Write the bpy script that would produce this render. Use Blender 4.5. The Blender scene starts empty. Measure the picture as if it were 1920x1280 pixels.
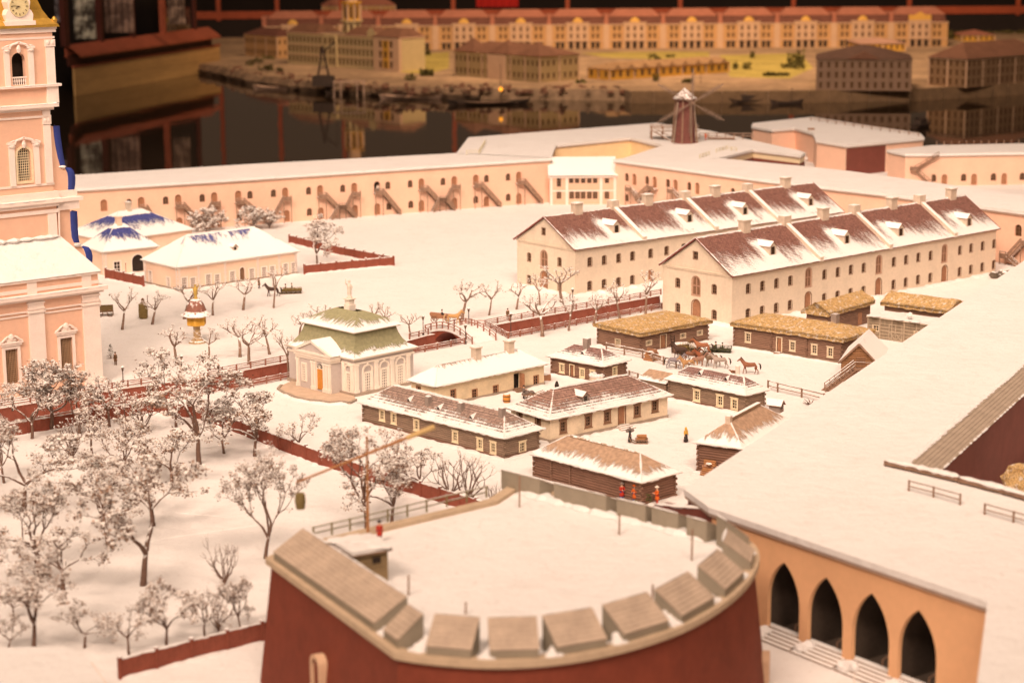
import bpy, bmesh, math, random
from mathutils import Vector, Matrix
from mathutils.geometry import tessellate_polygon
from mathutils import noise as mnoise

# ------------------------------------------------------------------ camera, world, lamps
SC = bpy.context.scene
COL = SC.collection
HC = 60.0                      # eye height above the snow, in metres of the fortress
FPX, CX, CY = 3800.0, 960.0, 640.0
PITCH = math.atan((640.0 + 150.0) / FPX)
ROLL = 0.007
cam_d = bpy.data.cameras.new('camera')
cam = bpy.data.objects.new('camera', cam_d)
COL.objects.link(cam)
cam_d.sensor_width = 36.0
cam_d.lens = 36.0 * FPX / 1920.0
cam_d.clip_start = 1.0
cam_d.clip_end = 5000.0
CAMR = Matrix.Rotation(math.pi / 2 - PITCH, 3, 'X') @ Matrix.Rotation(-ROLL, 3, 'Z')
cam.matrix_world = Matrix.Translation((0, 0, HC)) @ CAMR.to_4x4()
cam_d.dof.use_dof = True
cam_d.dof.focus_distance = 262.0
cam_d.dof.aperture_fstop = 0.099
SC.camera = cam

world = bpy.data.worlds.new('World')
SC.world = world
world.use_nodes = True
bg = world.node_tree.nodes['Background']
bg.inputs[0].default_value = (1.0, 0.60, 0.36, 1)      # dim, warm exhibition hall
bg.inputs[1].default_value = 0.062

def area(name, loc, target, size, power, col, spread=180):
  d = bpy.data.lights.new(name, 'AREA')
  d.shape = 'DISK'
  d.size = size
  d.energy = power
  d.color = col
  d.spread = math.radians(spread)
  o = bpy.data.objects.new(name, d)
  COL.objects.link(o)
  o.location = loc
  v = Vector(target) - Vector(loc)
  o.rotation_euler = v.to_track_quat('-Z', 'Y').to_euler()
  return o
WARM = (1.0, 0.735, 0.565)
area('ceiling_lamp', (-240, -230, 520), (40, 420, 0), 260, 0.50e6, WARM, 58)
area('ceiling_lamp', (110, -250, 520), (30, 410, 0), 260, 0.38e6, WARM, 58)
area('ceiling_lamp', (-20, 255, 330), (20, 400, 0), 230, 0.32e6, WARM, 120)
area('ceiling_lamp', (60, 730, 250), (90, 930, 0), 120, 0.43e6, (1.0, 0.66, 0.40), 105)

SC.view_settings.view_transform = 'Standard'
SC.view_settings.look = 'None'
SC.view_settings.exposure = 0.29
SC.view_settings.gamma = 1.0

# ------------------------------------------------------------------ placing helpers
CAMP = Vector((0, 0, HC))
def ray(px, py):
  return CAMR @ Vector(((px - CX) / FPX, -(py - CY) / FPX, -1.0))
def P(px, py, z=0.0):
  d = ray(px, py)
  t = (z - HC) / d.z
  return CAMP + d * t
def PD(px, py, dist):
  """point on the viewing ray at ground distance y = dist"""
  d = ray(px, py)
  return CAMP + d * (dist / d.y)
def ppm(px, py, z=0.0):
  """pixels per metre at that spot"""
  return FPX / ((P(px, py, z) - CAMP).length)

# ------------------------------------------------------------------ materials
MATS = {}
class NT:
  def __init__(s, m):
    s.t = m.node_tree; s.n = s.t.nodes; s.l = s.t.links
  def node(s, typ, **kw):
    n = s.n.new(typ)
    for k, v in kw.items(): setattr(n, k, v)
    return n
  def put(s, sock, v):
    if hasattr(v, 'bl_idname') or isinstance(v, bpy.types.NodeSocket): s.l.new(v, sock)
    else: sock.default_value = v
  def math(s, op, a, b=0.0, c=None, clamp=False):
    n = s.node('ShaderNodeMath', operation=op, use_clamp=clamp)
    s.put(n.inputs[0], a); s.put(n.inputs[1], b)
    if c is not None: s.put(n.inputs[2], c)
    return n.outputs[0]
  def noise(s, vec, scale, detail=3.0, rough=0.55):
    n = s.node('ShaderNodeTexNoise')
    n.inputs['Scale'].default_value = scale
    n.inputs['Detail'].default_value = detail
    n.inputs['Roughness'].default_value = rough
    s.l.new(vec, n.inputs['Vector'])
    return n.outputs['Fac']
  def scalev(s, vec, x, y, z):
    n = s.node('ShaderNodeVectorMath', operation='MULTIPLY')
    s.l.new(vec, n.inputs[0]); n.inputs[1].default_value = (x, y, z)
    return n.outputs[0]
  def step(s, v, lo, hi):
    n = s.node('ShaderNodeMapRange', interpolation_type='SMOOTHSTEP')
    s.put(n.inputs[0], v); n.inputs[1].default_value = lo; n.inputs[2].default_value = hi
    return n.outputs[0]
  def mix(s, f, a, b):
    n = s.node('ShaderNodeMix', data_type='RGBA')
    s.put(n.inputs[0], f)
    for k, v in ((6, a), (7, b)):
      if isinstance(v, tuple): n.inputs[k].default_value = (v[0], v[1], v[2], 1)
      else: s.l.new(v, n.inputs[k])
    return n.outputs[2]
  def bump(s, h, dist, strength=1.0, prev=None):
    n = s.node('ShaderNodeBump')
    n.inputs['Strength'].default_value = strength
    n.inputs['Distance'].default_value = dist
    s.put(n.inputs['Height'], h)
    if prev is not None: s.l.new(prev, n.inputs['Normal'])
    return n.outputs[0]
SNOW = (0.86, 0.85, 0.84)
def newmat(name):
  m = bpy.data.materials.new(name); m.use_nodes = True
  t = NT(m)
  b = t.n['Principled BSDF']
  return m, t, b
def M(name, col=None, rough=0.75, var=0.16, scale=0.6, bump=0.0, bscale=6.0, snow=0.0, grain=None, metal=0.0, spec=0.3, rows=0.0, dirt=0.0):
  """general surface: tinted by two noises, optional fine relief, boards/logs in rows, and snow lying on what faces up"""
  if name in MATS: return MATS[name]
  m, t, b = newmat(name)
  tc = t.node('ShaderNodeTexCoord').outputs['Object']
  v = tc if grain is None else t.scalev(tc, *grain)
  n1 = t.noise(v, scale, 4.0)
  n2 = t.noise(v, scale * 7.0, 3.0)
  f = t.math('ADD', t.math('MULTIPLY', n1, 0.6), t.math('MULTIPLY', n2, 0.4))
  f = t.step(f, 0.3, 0.7)
  dk = tuple(c * (1 - var) for c in col); lt = tuple(min(c * (1 + var), 0.95) for c in col)
  c = t.mix(f, dk, lt)
  if dirt > 0:
    nd = t.noise(tc, 0.35, 5.0, 0.65)
    c = t.mix(t.math('MULTIPLY', t.step(nd, 0.5, 0.72), dirt), c, tuple(k * 0.55 for k in col))
  h = None
  nrm = None
  if rows > 0:                                   # horizontal logs or boards
    sx = t.node('ShaderNodeSeparateXYZ'); t.l.new(tc, sx.inputs[0])
    w = t.math('FRACT', t.math('DIVIDE', sx.outputs[2], rows))
    w2 = t.math('ABSOLUTE', t.math('SUBTRACT', w, 0.5))
    gap = t.step(w2, 0.36, 0.5)
    rid = t.math('FLOOR', t.math('DIVIDE', sx.outputs[2], rows))
    wn = t.node('ShaderNodeTexWhiteNoise', noise_dimensions='1D'); t.l.new(rid, wn.inputs['W'])
    c = t.mix(t.math('MULTIPLY', t.math('SUBTRACT', wn.outputs[0], 0.35, clamp=True), 0.5), c, tuple(k * 1.45 for k in col))
    c = t.mix(t.math('MULTIPLY', gap, 0.34), c, tuple(k * 0.42 for k in col))
    nrm = t.bump(t.math('SUBTRACT', 1.0, t.math('MULTIPLY', w2, t.math('MULTIPLY', w2, 4.0))), 0.12, 0.9)
  if bump > 0:
    nrm = t.bump(t.noise(v, bscale, 4.0), bump, 0.8, nrm)
  rgh = rough
  if snow > 0:
    g = t.node('ShaderNodeNewGeometry')
    sz = t.node('ShaderNodeSeparateXYZ'); t.l.new(g.outputs['Normal'], sz.inputs[0])
    nn = t.noise(g.outputs['Position'], 2.2, 4.0)
    k = t.math('ADD', sz.outputs[2], t.math('MULTIPLY', t.math('SUBTRACT', nn, 0.5), 1.3))
    f = t.step(k, 0.85 - 0.8 * snow, 1.1 - 0.8 * snow)
    c = t.mix(f, c, SNOW)
  t.put(b.inputs['Base Color'], c)
  b.inputs['Roughness'].default_value = rough
  b.inputs['Metallic'].default_value = metal
  b.inputs['Specular IOR Level'].default_value = spec
  if nrm is not None: t.l.new(nrm, b.inputs['Normal'])
  MATS[name] = m
  return m
def snow_mat(name='snow', fine=1.0, dirt=0.0, dcol=(0.5, 0.42, 0.36)):
  if name in MATS: return MATS[name]
  m, t, b = newmat(name)
  g = t.node('ShaderNodeNewGeometry').outputs['Position']
  n1 = t.noise(g, 0.12, 4.0); n2 = t.noise(g, 0.9, 5.0, 0.6); n3 = t.noise(g, 6.0, 3.0, 0.7)
  c = t.mix(t.step(n1, 0.3, 0.75), (0.80, 0.785, 0.775), SNOW)
  c = t.mix(t.math('MULTIPLY', t.step(n3, 0.3, 0.55), 0.6), (0.74, 0.725, 0.715), c)
  n4 = t.noise(g, 0.33, 7.0, 0.72); n5 = t.noise(t.scalev(g, 1.0, 0.45, 1.0), 1.9, 6.0, 0.7)
  c = t.mix(t.math('MULTIPLY', t.step(n4, 0.5, 0.68), 0.45), c, (0.70, 0.67, 0.65))
  c = t.mix(t.math('MULTIPLY', t.step(n5, 0.56, 0.68), 0.42 * fine), c, (0.60, 0.56, 0.535))
  if dirt > 0:
    st = t.noise(t.scalev(g, 0.5, 1.6, 1.0), 0.5, 6.0, 0.7)
    c = t.mix(t.math('MULTIPLY', t.step(st, 0.56, 0.74), dirt), c, dcol)
  t.put(b.inputs['Base Color'], c)
  b.inputs['Roughness'].default_value = 0.85
  b.inputs['Specular IOR Level'].default_value = 0.15
  h = t.math('ADD', t.math('MULTIPLY', n2, 1.0), t.math('MULTIPLY', n3, 0.22 * fine))
  t.l.new(t.bump(t.math('ADD', h, t.math('MULTIPLY', n4, 1.2)), 0.45, 0.42), b.inputs['Normal'])
  MATS[name] = m
  return m
def roof_mat(name, col, cover=0.5, low=0.6, streak=1.0, tile=0.0, tilew=0.5, ridge=0.05, patch=0.5, var=0.2, bias=0.0, drift=False):
  """roof whose snow cover is thick near the eaves and blown thin higher up; UV 'metres' runs along and up the slope, 'frac' is 0..1"""
  if name in MATS: return MATS[name]
  m, t, b = newmat(name)
  um = t.node('ShaderNodeUVMap', uv_map='metres').outputs[0]
  uf = t.node('ShaderNodeUVMap', uv_map='frac').outputs[0]
  sf = t.node('ShaderNodeSeparateXYZ'); t.l.new(uf, sf.inputs[0])
  sm = t.node('ShaderNodeSeparateXYZ'); t.l.new(um, sm.inputs[0])
  fu, fv = sf.outputs[0], sf.outputs[1]
  oi = t.node('ShaderNodeObjectInfo').outputs['Random']
  off = t.node('ShaderNodeVectorMath', operation='ADD'); t.l.new(um, off.inputs[0])
  cmb = t.node('ShaderNodeCombineXYZ'); t.l.new(t.math('MULTIPLY', oi, 57.0), cmb.inputs[0]); t.l.new(cmb.outputs[0], off.inputs[1])
  uo = off.outputs[0]
  big = t.noise(t.scalev(uo, 0.28, 0.14, 1), 1.0, 3.0)
  mid = t.noise(t.scalev(uo, 1.5, 0.5 / max(streak, .2), 1), 1.0, 5.0, 0.65)
  fin = t.noise(t.scalev(uo, 5.0, 2.6 / max(streak, .2), 1), 1.0, 4.0, 0.75)
  k = t.math('MULTIPLY', big, patch * 1.6)
  k = t.math('ADD', k, t.math('MULTIPLY', mid, 0.8))
  k = t.math('ADD', k, t.math('MULTIPLY', fin, 0.85))
  lowk = t.math('MULTIPLY', t.math('SUBTRACT', 1.0, t.math('DIVIDE', fv, max(low, .05)), clamp=False), 0.5)
  lowk = t.math('MAXIMUM', lowk, -0.32)
  if drift:
    sd_ = t.node('ShaderNodeSeparateXYZ'); t.l.new(t.node('ShaderNodeUVMap', uv_map='drift').outputs[0], sd_.inputs[0]); lowk = t.math('ADD', lowk, sd_.outputs[0])
  k = t.math('ADD', k, lowk)
  rd = t.step(t.math('ADD', fv, t.math('MULTIPLY', t.math('SUBTRACT', mid, .5), .06)), 1.0 - ridge, 1.0 - ridge * 0.5)
  k = t.math('ADD', k, t.math('MULTIPLY', rd, 0.8))
  if tile > 0:                                    # the bare lower lip of each course shows through
    w = t.math('FRACT', t.math('DIVIDE', sm.outputs[1], tile))
    k = t.math('ADD', k, t.math('MULTIPLY', t.math('SUBTRACT', w, 0.5), 0.34))
  thr = 0.82 + (0.5 - cover) * 1.5 + 0.8 * patch - bias
  f = t.step(k, thr - 0.11, thr + 0.11)
  n1 = t.noise(t.scalev(uo, 2.0, 2.0, 1), 1.0, 4.0)
  c = t.mix(t.step(n1, .3, .7), tuple(x * (1 - var) for x in col), tuple(x * (1 + var) for x in col))
  nrm = None
  if tile > 0:
    br = t.node('ShaderNodeTexBrick', offset=0.5)
    br.inputs['Scale'].default_value = 1.0
    br.inputs['Brick Width'].default_value = tilew
    br.inputs['Row Height'].default_value = tile
    br.inputs['Mortar Size'].default_value = 0.035
    br.inputs['Mortar Smooth'].default_value = 0.3
    t.l.new(uo, br.inputs['Vector'])
    br.inputs['Color1'].default_value = (0.75, 0.75, 0.75, 1); br.inputs['Color2'].default_value = (1.15, 1.15, 1.15, 1)
    br.inputs['Mortar'].default_value = (0.35, 0.35, 0.35, 1)
    mm = t.node('ShaderNodeMix', data_type='RGBA', blend_type='MULTIPLY'); mm.inputs[0].default_value = 0.8
    t.l.new(c, mm.inputs[6]); t.l.new(br.outputs['Color'], mm.inputs[7]); c = mm.outputs[2]
    nrm = t.bump(t.math('SUBTRACT', 1.0, br.outputs['Fac']), 0.05, 0.6)
  c = t.mix(f, c, SNOW)
  t.put(b.inputs['Base Color'], c)
  b.inputs['Roughness'].default_value = 0.8
  b.inputs['Specular IOR Level'].default_value = 0.2
  nrm = t.bump(t.math('MULTIPLY', f, t.math('ADD', 0.6, t.math('MULTIPLY', fin, 0.5))), 0.14, 0.8, nrm)
  t.l.new(nrm, b.inputs['Normal'])
  MATS[name] = m
  return m
def thatch_mat():
  if 'thatch' in MATS: return MATS['thatch']
  m, t, b = newmat('thatch')
  tc = t.node('ShaderNodeTexCoord').outputs['Object']
  n1 = t.noise(tc, 0.7, 5.0, .7); n2 = t.noise(t.scalev(tc, 9, 2.2, 5), 1.0, 5.0, .75); n3 = t.noise(tc, 1.6, 5.0, .7)
  c = t.mix(t.step(n2, .36, .62), (0.36, 0.21, 0.075), (0.86, 0.60, 0.27))
  c = t.mix(t.math('MULTIPLY', t.step(n1, .5, .66), .4), c, (0.52, 0.31, 0.12))
  f = t.step(t.math('ADD', t.math('MULTIPLY', n3, .7), t.math('MULTIPLY', n2, .35)), .545, .64)
  c = t.mix(t.math('MULTIPLY', f, .75), c, SNOW)
  t.put(b.inputs['Base Color'], c)
  b.inputs['Roughness'].default_value = 0.95
  t.l.new(t.bump(t.math('ADD', n2, n3), 0.3, 0.9), b.inputs['Normal'])
  MATS['thatch'] = m
  return m
def water_mat():
  m, t, b = newmat('water')
  g = t.node('ShaderNodeNewGeometry').outputs['Position']
  b.inputs['Base Color'].default_value = (0.026, 0.016, 0.009, 1)
  b.inputs['Roughness'].default_value = 0.04
  b.inputs['IOR'].default_value = 1.45
  b.inputs['Specular IOR Level'].default_value = 0.5
  n = t.noise(t.scalev(g, 0.05, 0.02, 1), 1.0, 3.0)
  t.l.new(t.bump(n, 0.35, 0.25), b.inputs['Normal'])
  MATS['water'] = m
  return m
def glass_mat(name, col, rough=0.15):
  if name in MATS: return MATS[name]
  m, t, b = newmat(name)
  tc = t.node('ShaderNodeTexCoord').outputs['Object']
  n = t.noise(tc, 0.8, 2.0)
  t.put(b.inputs['Base Color'], t.mix(n, tuple(c * .6 for c in col), tuple(c * 1.4 for c in col)))
  b.inputs['Roughness'].default_value = rough
  MATS[name] = m
  return m
def glow_mat(name, col, e):
  m, t, b = newmat(name)
  b.inputs['Base Color'].default_value = (*col, 1)
  b.inputs['Emission Color'].default_value = (*col, 1)
  b.inputs['Emission Strength'].default_value = e
  return m

# ------------------------------------------------------------------ mesh builder and object helpers
class MB:
  def __init__(s): s.v = []; s.f = []; s.m = []; s.uv = None
  def add(s, vs, fs, mi=0):
    o = len(s.v); s.v.extend(Vector(v) for v in vs)
    for f in fs:
      s.f.append(tuple(i + o for i in f)); s.m.append(mi)
    return o
  def box(s, x0, x1, y0, y1, z0, z1, mi=0):
    s.add([(x0, y0, z0), (x1, y0, z0), (x1, y1, z0), (x0, y1, z0), (x0, y0, z1), (x1, y0, z1), (x1, y1, z1), (x0, y1, z1)],
       [(0, 3, 2, 1), (4, 5, 6, 7), (0, 1, 5, 4), (1, 2, 6, 5), (2, 3, 7, 6), (3, 0, 4, 7)], mi)
  def bar(s, a, b, w, h=None, mi=0, up=(0, 0, 1)):
    """square bar from a to b, w wide and h high"""
    a = Vector(a); b = Vector(b); h = h or w
    d = (b - a)
    if d.length < 1e-6: return
    d.normalize(); up = Vector(up)
    sd = d.cross(up)
    if sd.length < 1e-4: sd = d.cross(Vector((0, 1, 0)))
    sd.normalize(); u = sd.cross(d)
    sd *= w / 2; u *= h / 2
    s.add([a - sd - u, a + sd - u, a + sd + u, a - sd + u, b - sd - u, b + sd - u, b + sd + u, b - sd + u],
       [(0, 1, 2, 3), (7, 6, 5, 4), (0, 4, 5, 1), (1, 5, 6, 2), (2, 6, 7, 3), (3, 7, 4, 0)], mi)
  def tube(s, pts, rad, n=6, mi=0, cap=True):
    pts = [Vector(p) for p in pts]
    if not isinstance(rad, (list, tuple)): rad = [rad] * len(pts)
    rings = []
    for i, p in enumerate(pts):
      d = (pts[min(i + 1, len(pts) - 1)] - pts[max(i - 1, 0)])
      if d.length < 1e-7: d = Vector((0, 0, 1))
      d.normalize()
      a = d.cross(Vector((0.31, 0.17, 0.93)))
      if a.length < 1e-3: a = d.cross(Vector((1, 0, 0)))
      a.normalize(); c = d.cross(a)
      rings.append([p + (a * math.cos(2 * math.pi * k / n) + c * math.sin(2 * math.pi * k / n)) * rad[i] for k in range(n)])
    o = len(s.v)
    for r in rings: s.v.extend(r)
    for i in range(len(pts) - 1):
      for k in range(n):
        s.f.append((o + i * n + k, o + i * n + (k + 1) % n, o + (i + 1) * n + (k + 1) % n, o + (i + 1) * n + k)); s.m.append(mi)
    if cap:
      s.f.append(tuple(o + k for k in reversed(range(n)))); s.m.append(mi)
      e = o + (len(pts) - 1) * n
      s.f.append(tuple(e + k for k in range(n))); s.m.append(mi)
  def lathe(s, prof, n=12, c=(0, 0), mi=0, sx=1.0, sy=1.0, a0=0.0):
    o = len(s.v)
    for r, z in prof:
      for k in range(n):
        a = a0 + 2 * math.pi * k / n
        s.v.append(Vector((c[0] + r * sx * math.cos(a), c[1] + r * sy * math.sin(a), z)))
    for i in range(len(prof) - 1):
      for k in range(n):
        s.f.append((o + i * n + k, o + i * n + (k + 1) % n, o + (i + 1) * n + (k + 1) % n, o + (i + 1) * n + k)); s.m.append(mi)
    s.f.append(tuple(o + k for k in reversed(range(n)))); s.m.append(mi)
    e = o + (len(prof) - 1) * n
    s.f.append(tuple(e + k for k in range(n))); s.m.append(mi)
  def flat(s, poly, z, mi=0):
    tri = tessellate_polygon([[Vector((p[0], p[1], 0)) for p in poly]])
    s.add([(p[0], p[1], z) for p in poly], [tuple(t) for t in tri], mi)
  def prism(s, poly, z0, z1, mi=0, mt=None, skip=(), bottom=False):
    n = len(poly)
    s.flat(poly, z1, mi if mt is None else mt)
    if bottom: s.flat(poly, z0, mi)
    for i in range(n):
      if i in skip: continue
      a, b = poly[i], poly[(i + 1) % n]
      s.add([(a[0], a[1], z0), (b[0], b[1], z0), (b[0], b[1], z1), (a[0], a[1], z1)], [(0, 1, 2, 3)], mi)
  def face(s, o, U, N, outline, holes=(), reveal=0.25, mi=0, mr=None):
    """upright face through o along U; openings get real reveals running inwards along N"""
    o = Vector(o); U = Vector(U); N = Vector(N)
    pt = lambda q, d=0.0: o + U * q[0] + Vector((0, 0, q[1])) + N * d
    loops = [outline] + list(holes)
    tri = tessellate_polygon([[Vector((q[0], q[1], 0)) for q in lp] for lp in loops])
    flat = [q for lp in loops for q in lp]
    s.add([pt(q) for q in flat], [tuple(t) for t in tri], mi)
    for h in holes:
      k = len(h)
      s.add([pt(q) for q in h] + [pt(q, reveal) for q in h],
         [(i, (i + 1) % k, k + (i + 1) % k, k + i) for i in range(k)], mi if mr is None else mr)
  def lump(s, c, rx, ry, rz, seed=0, rough=0.25, mi=0, n=7, half=False):
    """small irregular rounded lump"""
    r = random.Random(seed); o = len(s.v); m = 4
    ph = r.random() * 6
    for i in range(m + 1):
      t = (math.pi / 2 if half else math.pi) * i / m
      for k in range(n):
        a = 2 * math.pi * k / n + ph
        q = 1 + rough * (r.random() * 2 - 1)
        s.v.append(Vector((c[0] + rx * q * math.sin(t) * math.cos(a), c[1] + ry * q * math.sin(t) * math.sin(a), c[2] + rz * math.cos(t))))
    for i in range(m):
      for k in range(n):
        s.f.append((o + i * n + k, o + (i + 1) * n + k, o + (i + 1) * n + (k + 1) % n, o + i * n + (k + 1) % n)); s.m.append(mi)
  def mesh(s, name, mats, smooth=False):
    me = bpy.data.meshes.new(name)
    me.from_pydata([tuple(v) for v in s.v], [], s.f)
    for m in (mats if isinstance(mats, (list, tuple)) else [mats]): me.materials.append(m)
    if any(s.m): me.polygons.foreach_set('material_index', s.m)
    if smooth: me.polygons.foreach_set('use_smooth', [True] * len(s.f))
    me.update()
    return me
  def build(s, name, mats, parent=None, smooth=False, loc=None, rz=0.0):
    return link(name, s.mesh(name, mats, smooth), parent, loc, rz)
def link(name, data, parent=None, loc=None, rz=0.0):
  o = bpy.data.objects.new(name, data)
  COL.objects.link(o)
  if parent is not None: o.parent = parent
  if loc is not None: o.location = loc
  if rz: o.rotation_euler = (0, 0, rz)
  return o
def tag(o, label=None, cat=None, group=None, kind=None):
  if label: o['label'] = label
  if cat: o['category'] = cat
  if group: o['group'] = group
  if kind: o['kind'] = kind
  return o
def thing(name, label, cat, loc=(0, 0, 0), rz=0.0, group=None):
  return tag(link(name, None, None, loc, rz), label, cat, group)
def copytree(o, label=None, parent=None, loc=None, rz=None, scale=None):
  c = o.copy(); COL.objects.link(c)
  if parent is not None: c.parent = parent
  if label: c['label'] = label
  if loc is not None: c.location = loc
  if rz is not None: c.rotation_euler = (0, 0, rz)
  if scale is not None: c.scale = (scale,) * 3 if not isinstance(scale, tuple) else scale
  for ch in list(o.children): copytree(ch, None, c)
  return c
def shape(kind, w, h, n=8):
  a = w / 2
  if kind == 'rect': return [(-a, 0), (a, 0), (a, h), (-a, h)]
  if kind == 'arch':
    s = h - a
    return [(-a, 0), (a, 0)] + [(a * math.cos(math.pi * i / n), s + a * math.sin(math.pi * i / n)) for i in range(n + 1)]
  if kind == 'seg':
    r = w * 0.28; s = h - r
    return [(-a, 0), (a, 0)] + [(a * math.cos(math.pi * i / n), s + r * math.sin(math.pi * i / n)) for i in range(n + 1)]
  if kind == 'point':
    s = h - w * .95
    pts = [(-a, 0), (a, 0)]
    q = [(-a + w * math.cos(t), s + (h - s) * math.sin(t) / math.sin(math.pi / 3)) for t in (math.pi / 3 * i / n for i in range(n + 1))]
    pts += q + [(-x, z) for x, z in reversed(q[:-1])]
    return pts
def grow(pts, k, base=True):
  """offset an opening outline outwards by k"""
  cx = 0; zs = [p[1] for p in pts]; cz = (max(zs) + min(zs)) / 2
  hw = max(p[0] for p in pts); hh = (max(zs) - min(zs)) / 2
  return [(p[0] * (hw + k) / hw, cz + (p[1] - cz) * (hh + k) / hh) for p in pts]
WCACHE = {}
def window(parent, loc, rz, kind, w, h, frame, pane, nx=2, ny=3, case=0.0, proud=0.06, depth=0.16, bar=0.07, name='window', cap=False):
  """window part (casing, frame and glazing bars) with its pane as a sub-part; local y runs into the wall"""
  key = (kind, round(w, 2), round(h, 2), frame.name, pane.name, nx, ny, case, proud, depth, bar, cap)
  if key not in WCACHE:
    b = MB(); sh = shape(kind, w, h)
    def ring(outer, inner, y0, y1):
      n = len(outer)
      b.add([(p[0], y0, p[1]) for p in outer] + [(p[0], y0, p[1]) for p in inner] + [(p[0], y1, p[1]) for p in outer] + [(p[0], y1, p[1]) for p in inner],
         [(i, (i + 1) % n, n + (i + 1) % n, n + i) for i in range(n)] + [(i, 2 * n + i, 2 * n + (i + 1) % n, (i + 1) % n) for i in range(n)]
         + [(n + i, n + (i + 1) % n, 3 * n + (i + 1) % n, 3 * n + i) for i in range(n)])
    if case > 0:
      ring(grow(sh, case), sh, -proud, 0.02)
      if cap:
        b.box(-w / 2 - case * 1.6, w / 2 + case * 1.6, -proud * 1.6, 0.02, h + case, h + case * 1.7)
        b.box(-w / 2 - case * 1.5, w / 2 + case * 1.5, -proud * 1.5, 0.02, -case * 1.5, -case)
    ring([(p[0] * .995, p[1]) for p in sh], grow(sh, -bar * 1.1), depth - 0.1, depth)
    for i in range(1, nx):
      x = -w / 2 + w * i / nx
      top = h if kind == 'rect' else h - w * (.55 if kind in ('arch', 'point') else .28) * (abs(x) / (w / 2)) ** 2
      b.box(x - bar / 2, x + bar / 2, depth - 0.07, depth + .005, 0.02, top - .02)
    for j in range(1, ny):
      z = h * j / ny
      hw = w / 2 if kind == 'rect' or z < h - w / 2 else max(0.05, math.sqrt(max(0, (w / 2) ** 2 - (z - h + w / 2) ** 2)))
      b.box(-hw, hw, depth - 0.065, depth + .004, z - bar / 2, z + bar / 2)
    p = MB()
    n = len(sh); p.add([(q[0], depth + .01, q[1]) for q in sh] + [(q[0], depth + .04, q[1]) for q in sh], [tuple(range(n)), tuple(range(2 * n - 1, n - 1, -1))])
    WCACHE[key] = (b.mesh(name, frame), p.mesh('pane', pane))
  a, p = WCACHE[key]
  o = link(name, a, parent, loc, rz)
  link('pane', p, o)
  return o
def door(parent, loc, rz, kind, w, h, leaf, case_m=None, case=0.0, depth=0.2, boards=3, name='door', proud=.06):
  key = ('door', kind, round(w, 2), round(h, 2), leaf.name, case_m.name if case_m else '', case, depth, boards)
  if key not in WCACHE:
    sh = shape(kind, w, h); n = len(sh)
    p = MB()
    p.add([(q[0], depth, q[1]) for q in sh] + [(q[0], depth + .08, q[1]) for q in sh], [tuple(range(n)), tuple(range(2 * n - 1, n - 1, -1))])
    for i in range(boards):
      x0 = -w / 2 + w * i / boards + .025; x1 = -w / 2 + w * (i + 1) / boards - .025
      zt = h - (0 if kind == 'rect' else w * .52 * (max(abs(x0), abs(x1)) / (w / 2)) ** 2)
      p.box(x0, x1, depth - .05, depth, .03, zt - .03)
    p.box(-w / 2 + .05, w / 2 - .05, depth - .08, depth - .045, h * .2, h * .2 + .12)
    p.box(-w / 2 + .05, w / 2 - .05, depth - .08, depth - .045, h * .62, h * .62 + .12)
    c = None
    if case > 0:
      c = MB(); g = grow(sh, case)
      c.add([(q[0], -proud, max(q[1], 0)) for q in g] + [(q[0], -proud, q[1]) for q in sh] + [(q[0], .02, max(q[1], 0)) for q in g] + [(q[0], .02, q[1]) for q in sh],
         [(i, (i + 1) % n, n + (i + 1) % n, n + i) for i in range(n)] + [(i, 2 * n + i, 2 * n + (i + 1) % n, (i + 1) % n) for i in range(n)]
         + [(n + i, n + (i + 1) % n, 3 * n + (i + 1) % n, 3 * n + i) for i in range(n)])
      c = c.mesh('door_frame', case_m)
    WCACHE[key] = (p.mesh(name, leaf), c)
  a, c = WCACHE[key]
  o = link(name, a, parent, loc, rz)
  if c: link('door_frame', c, o)
  return o

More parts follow.
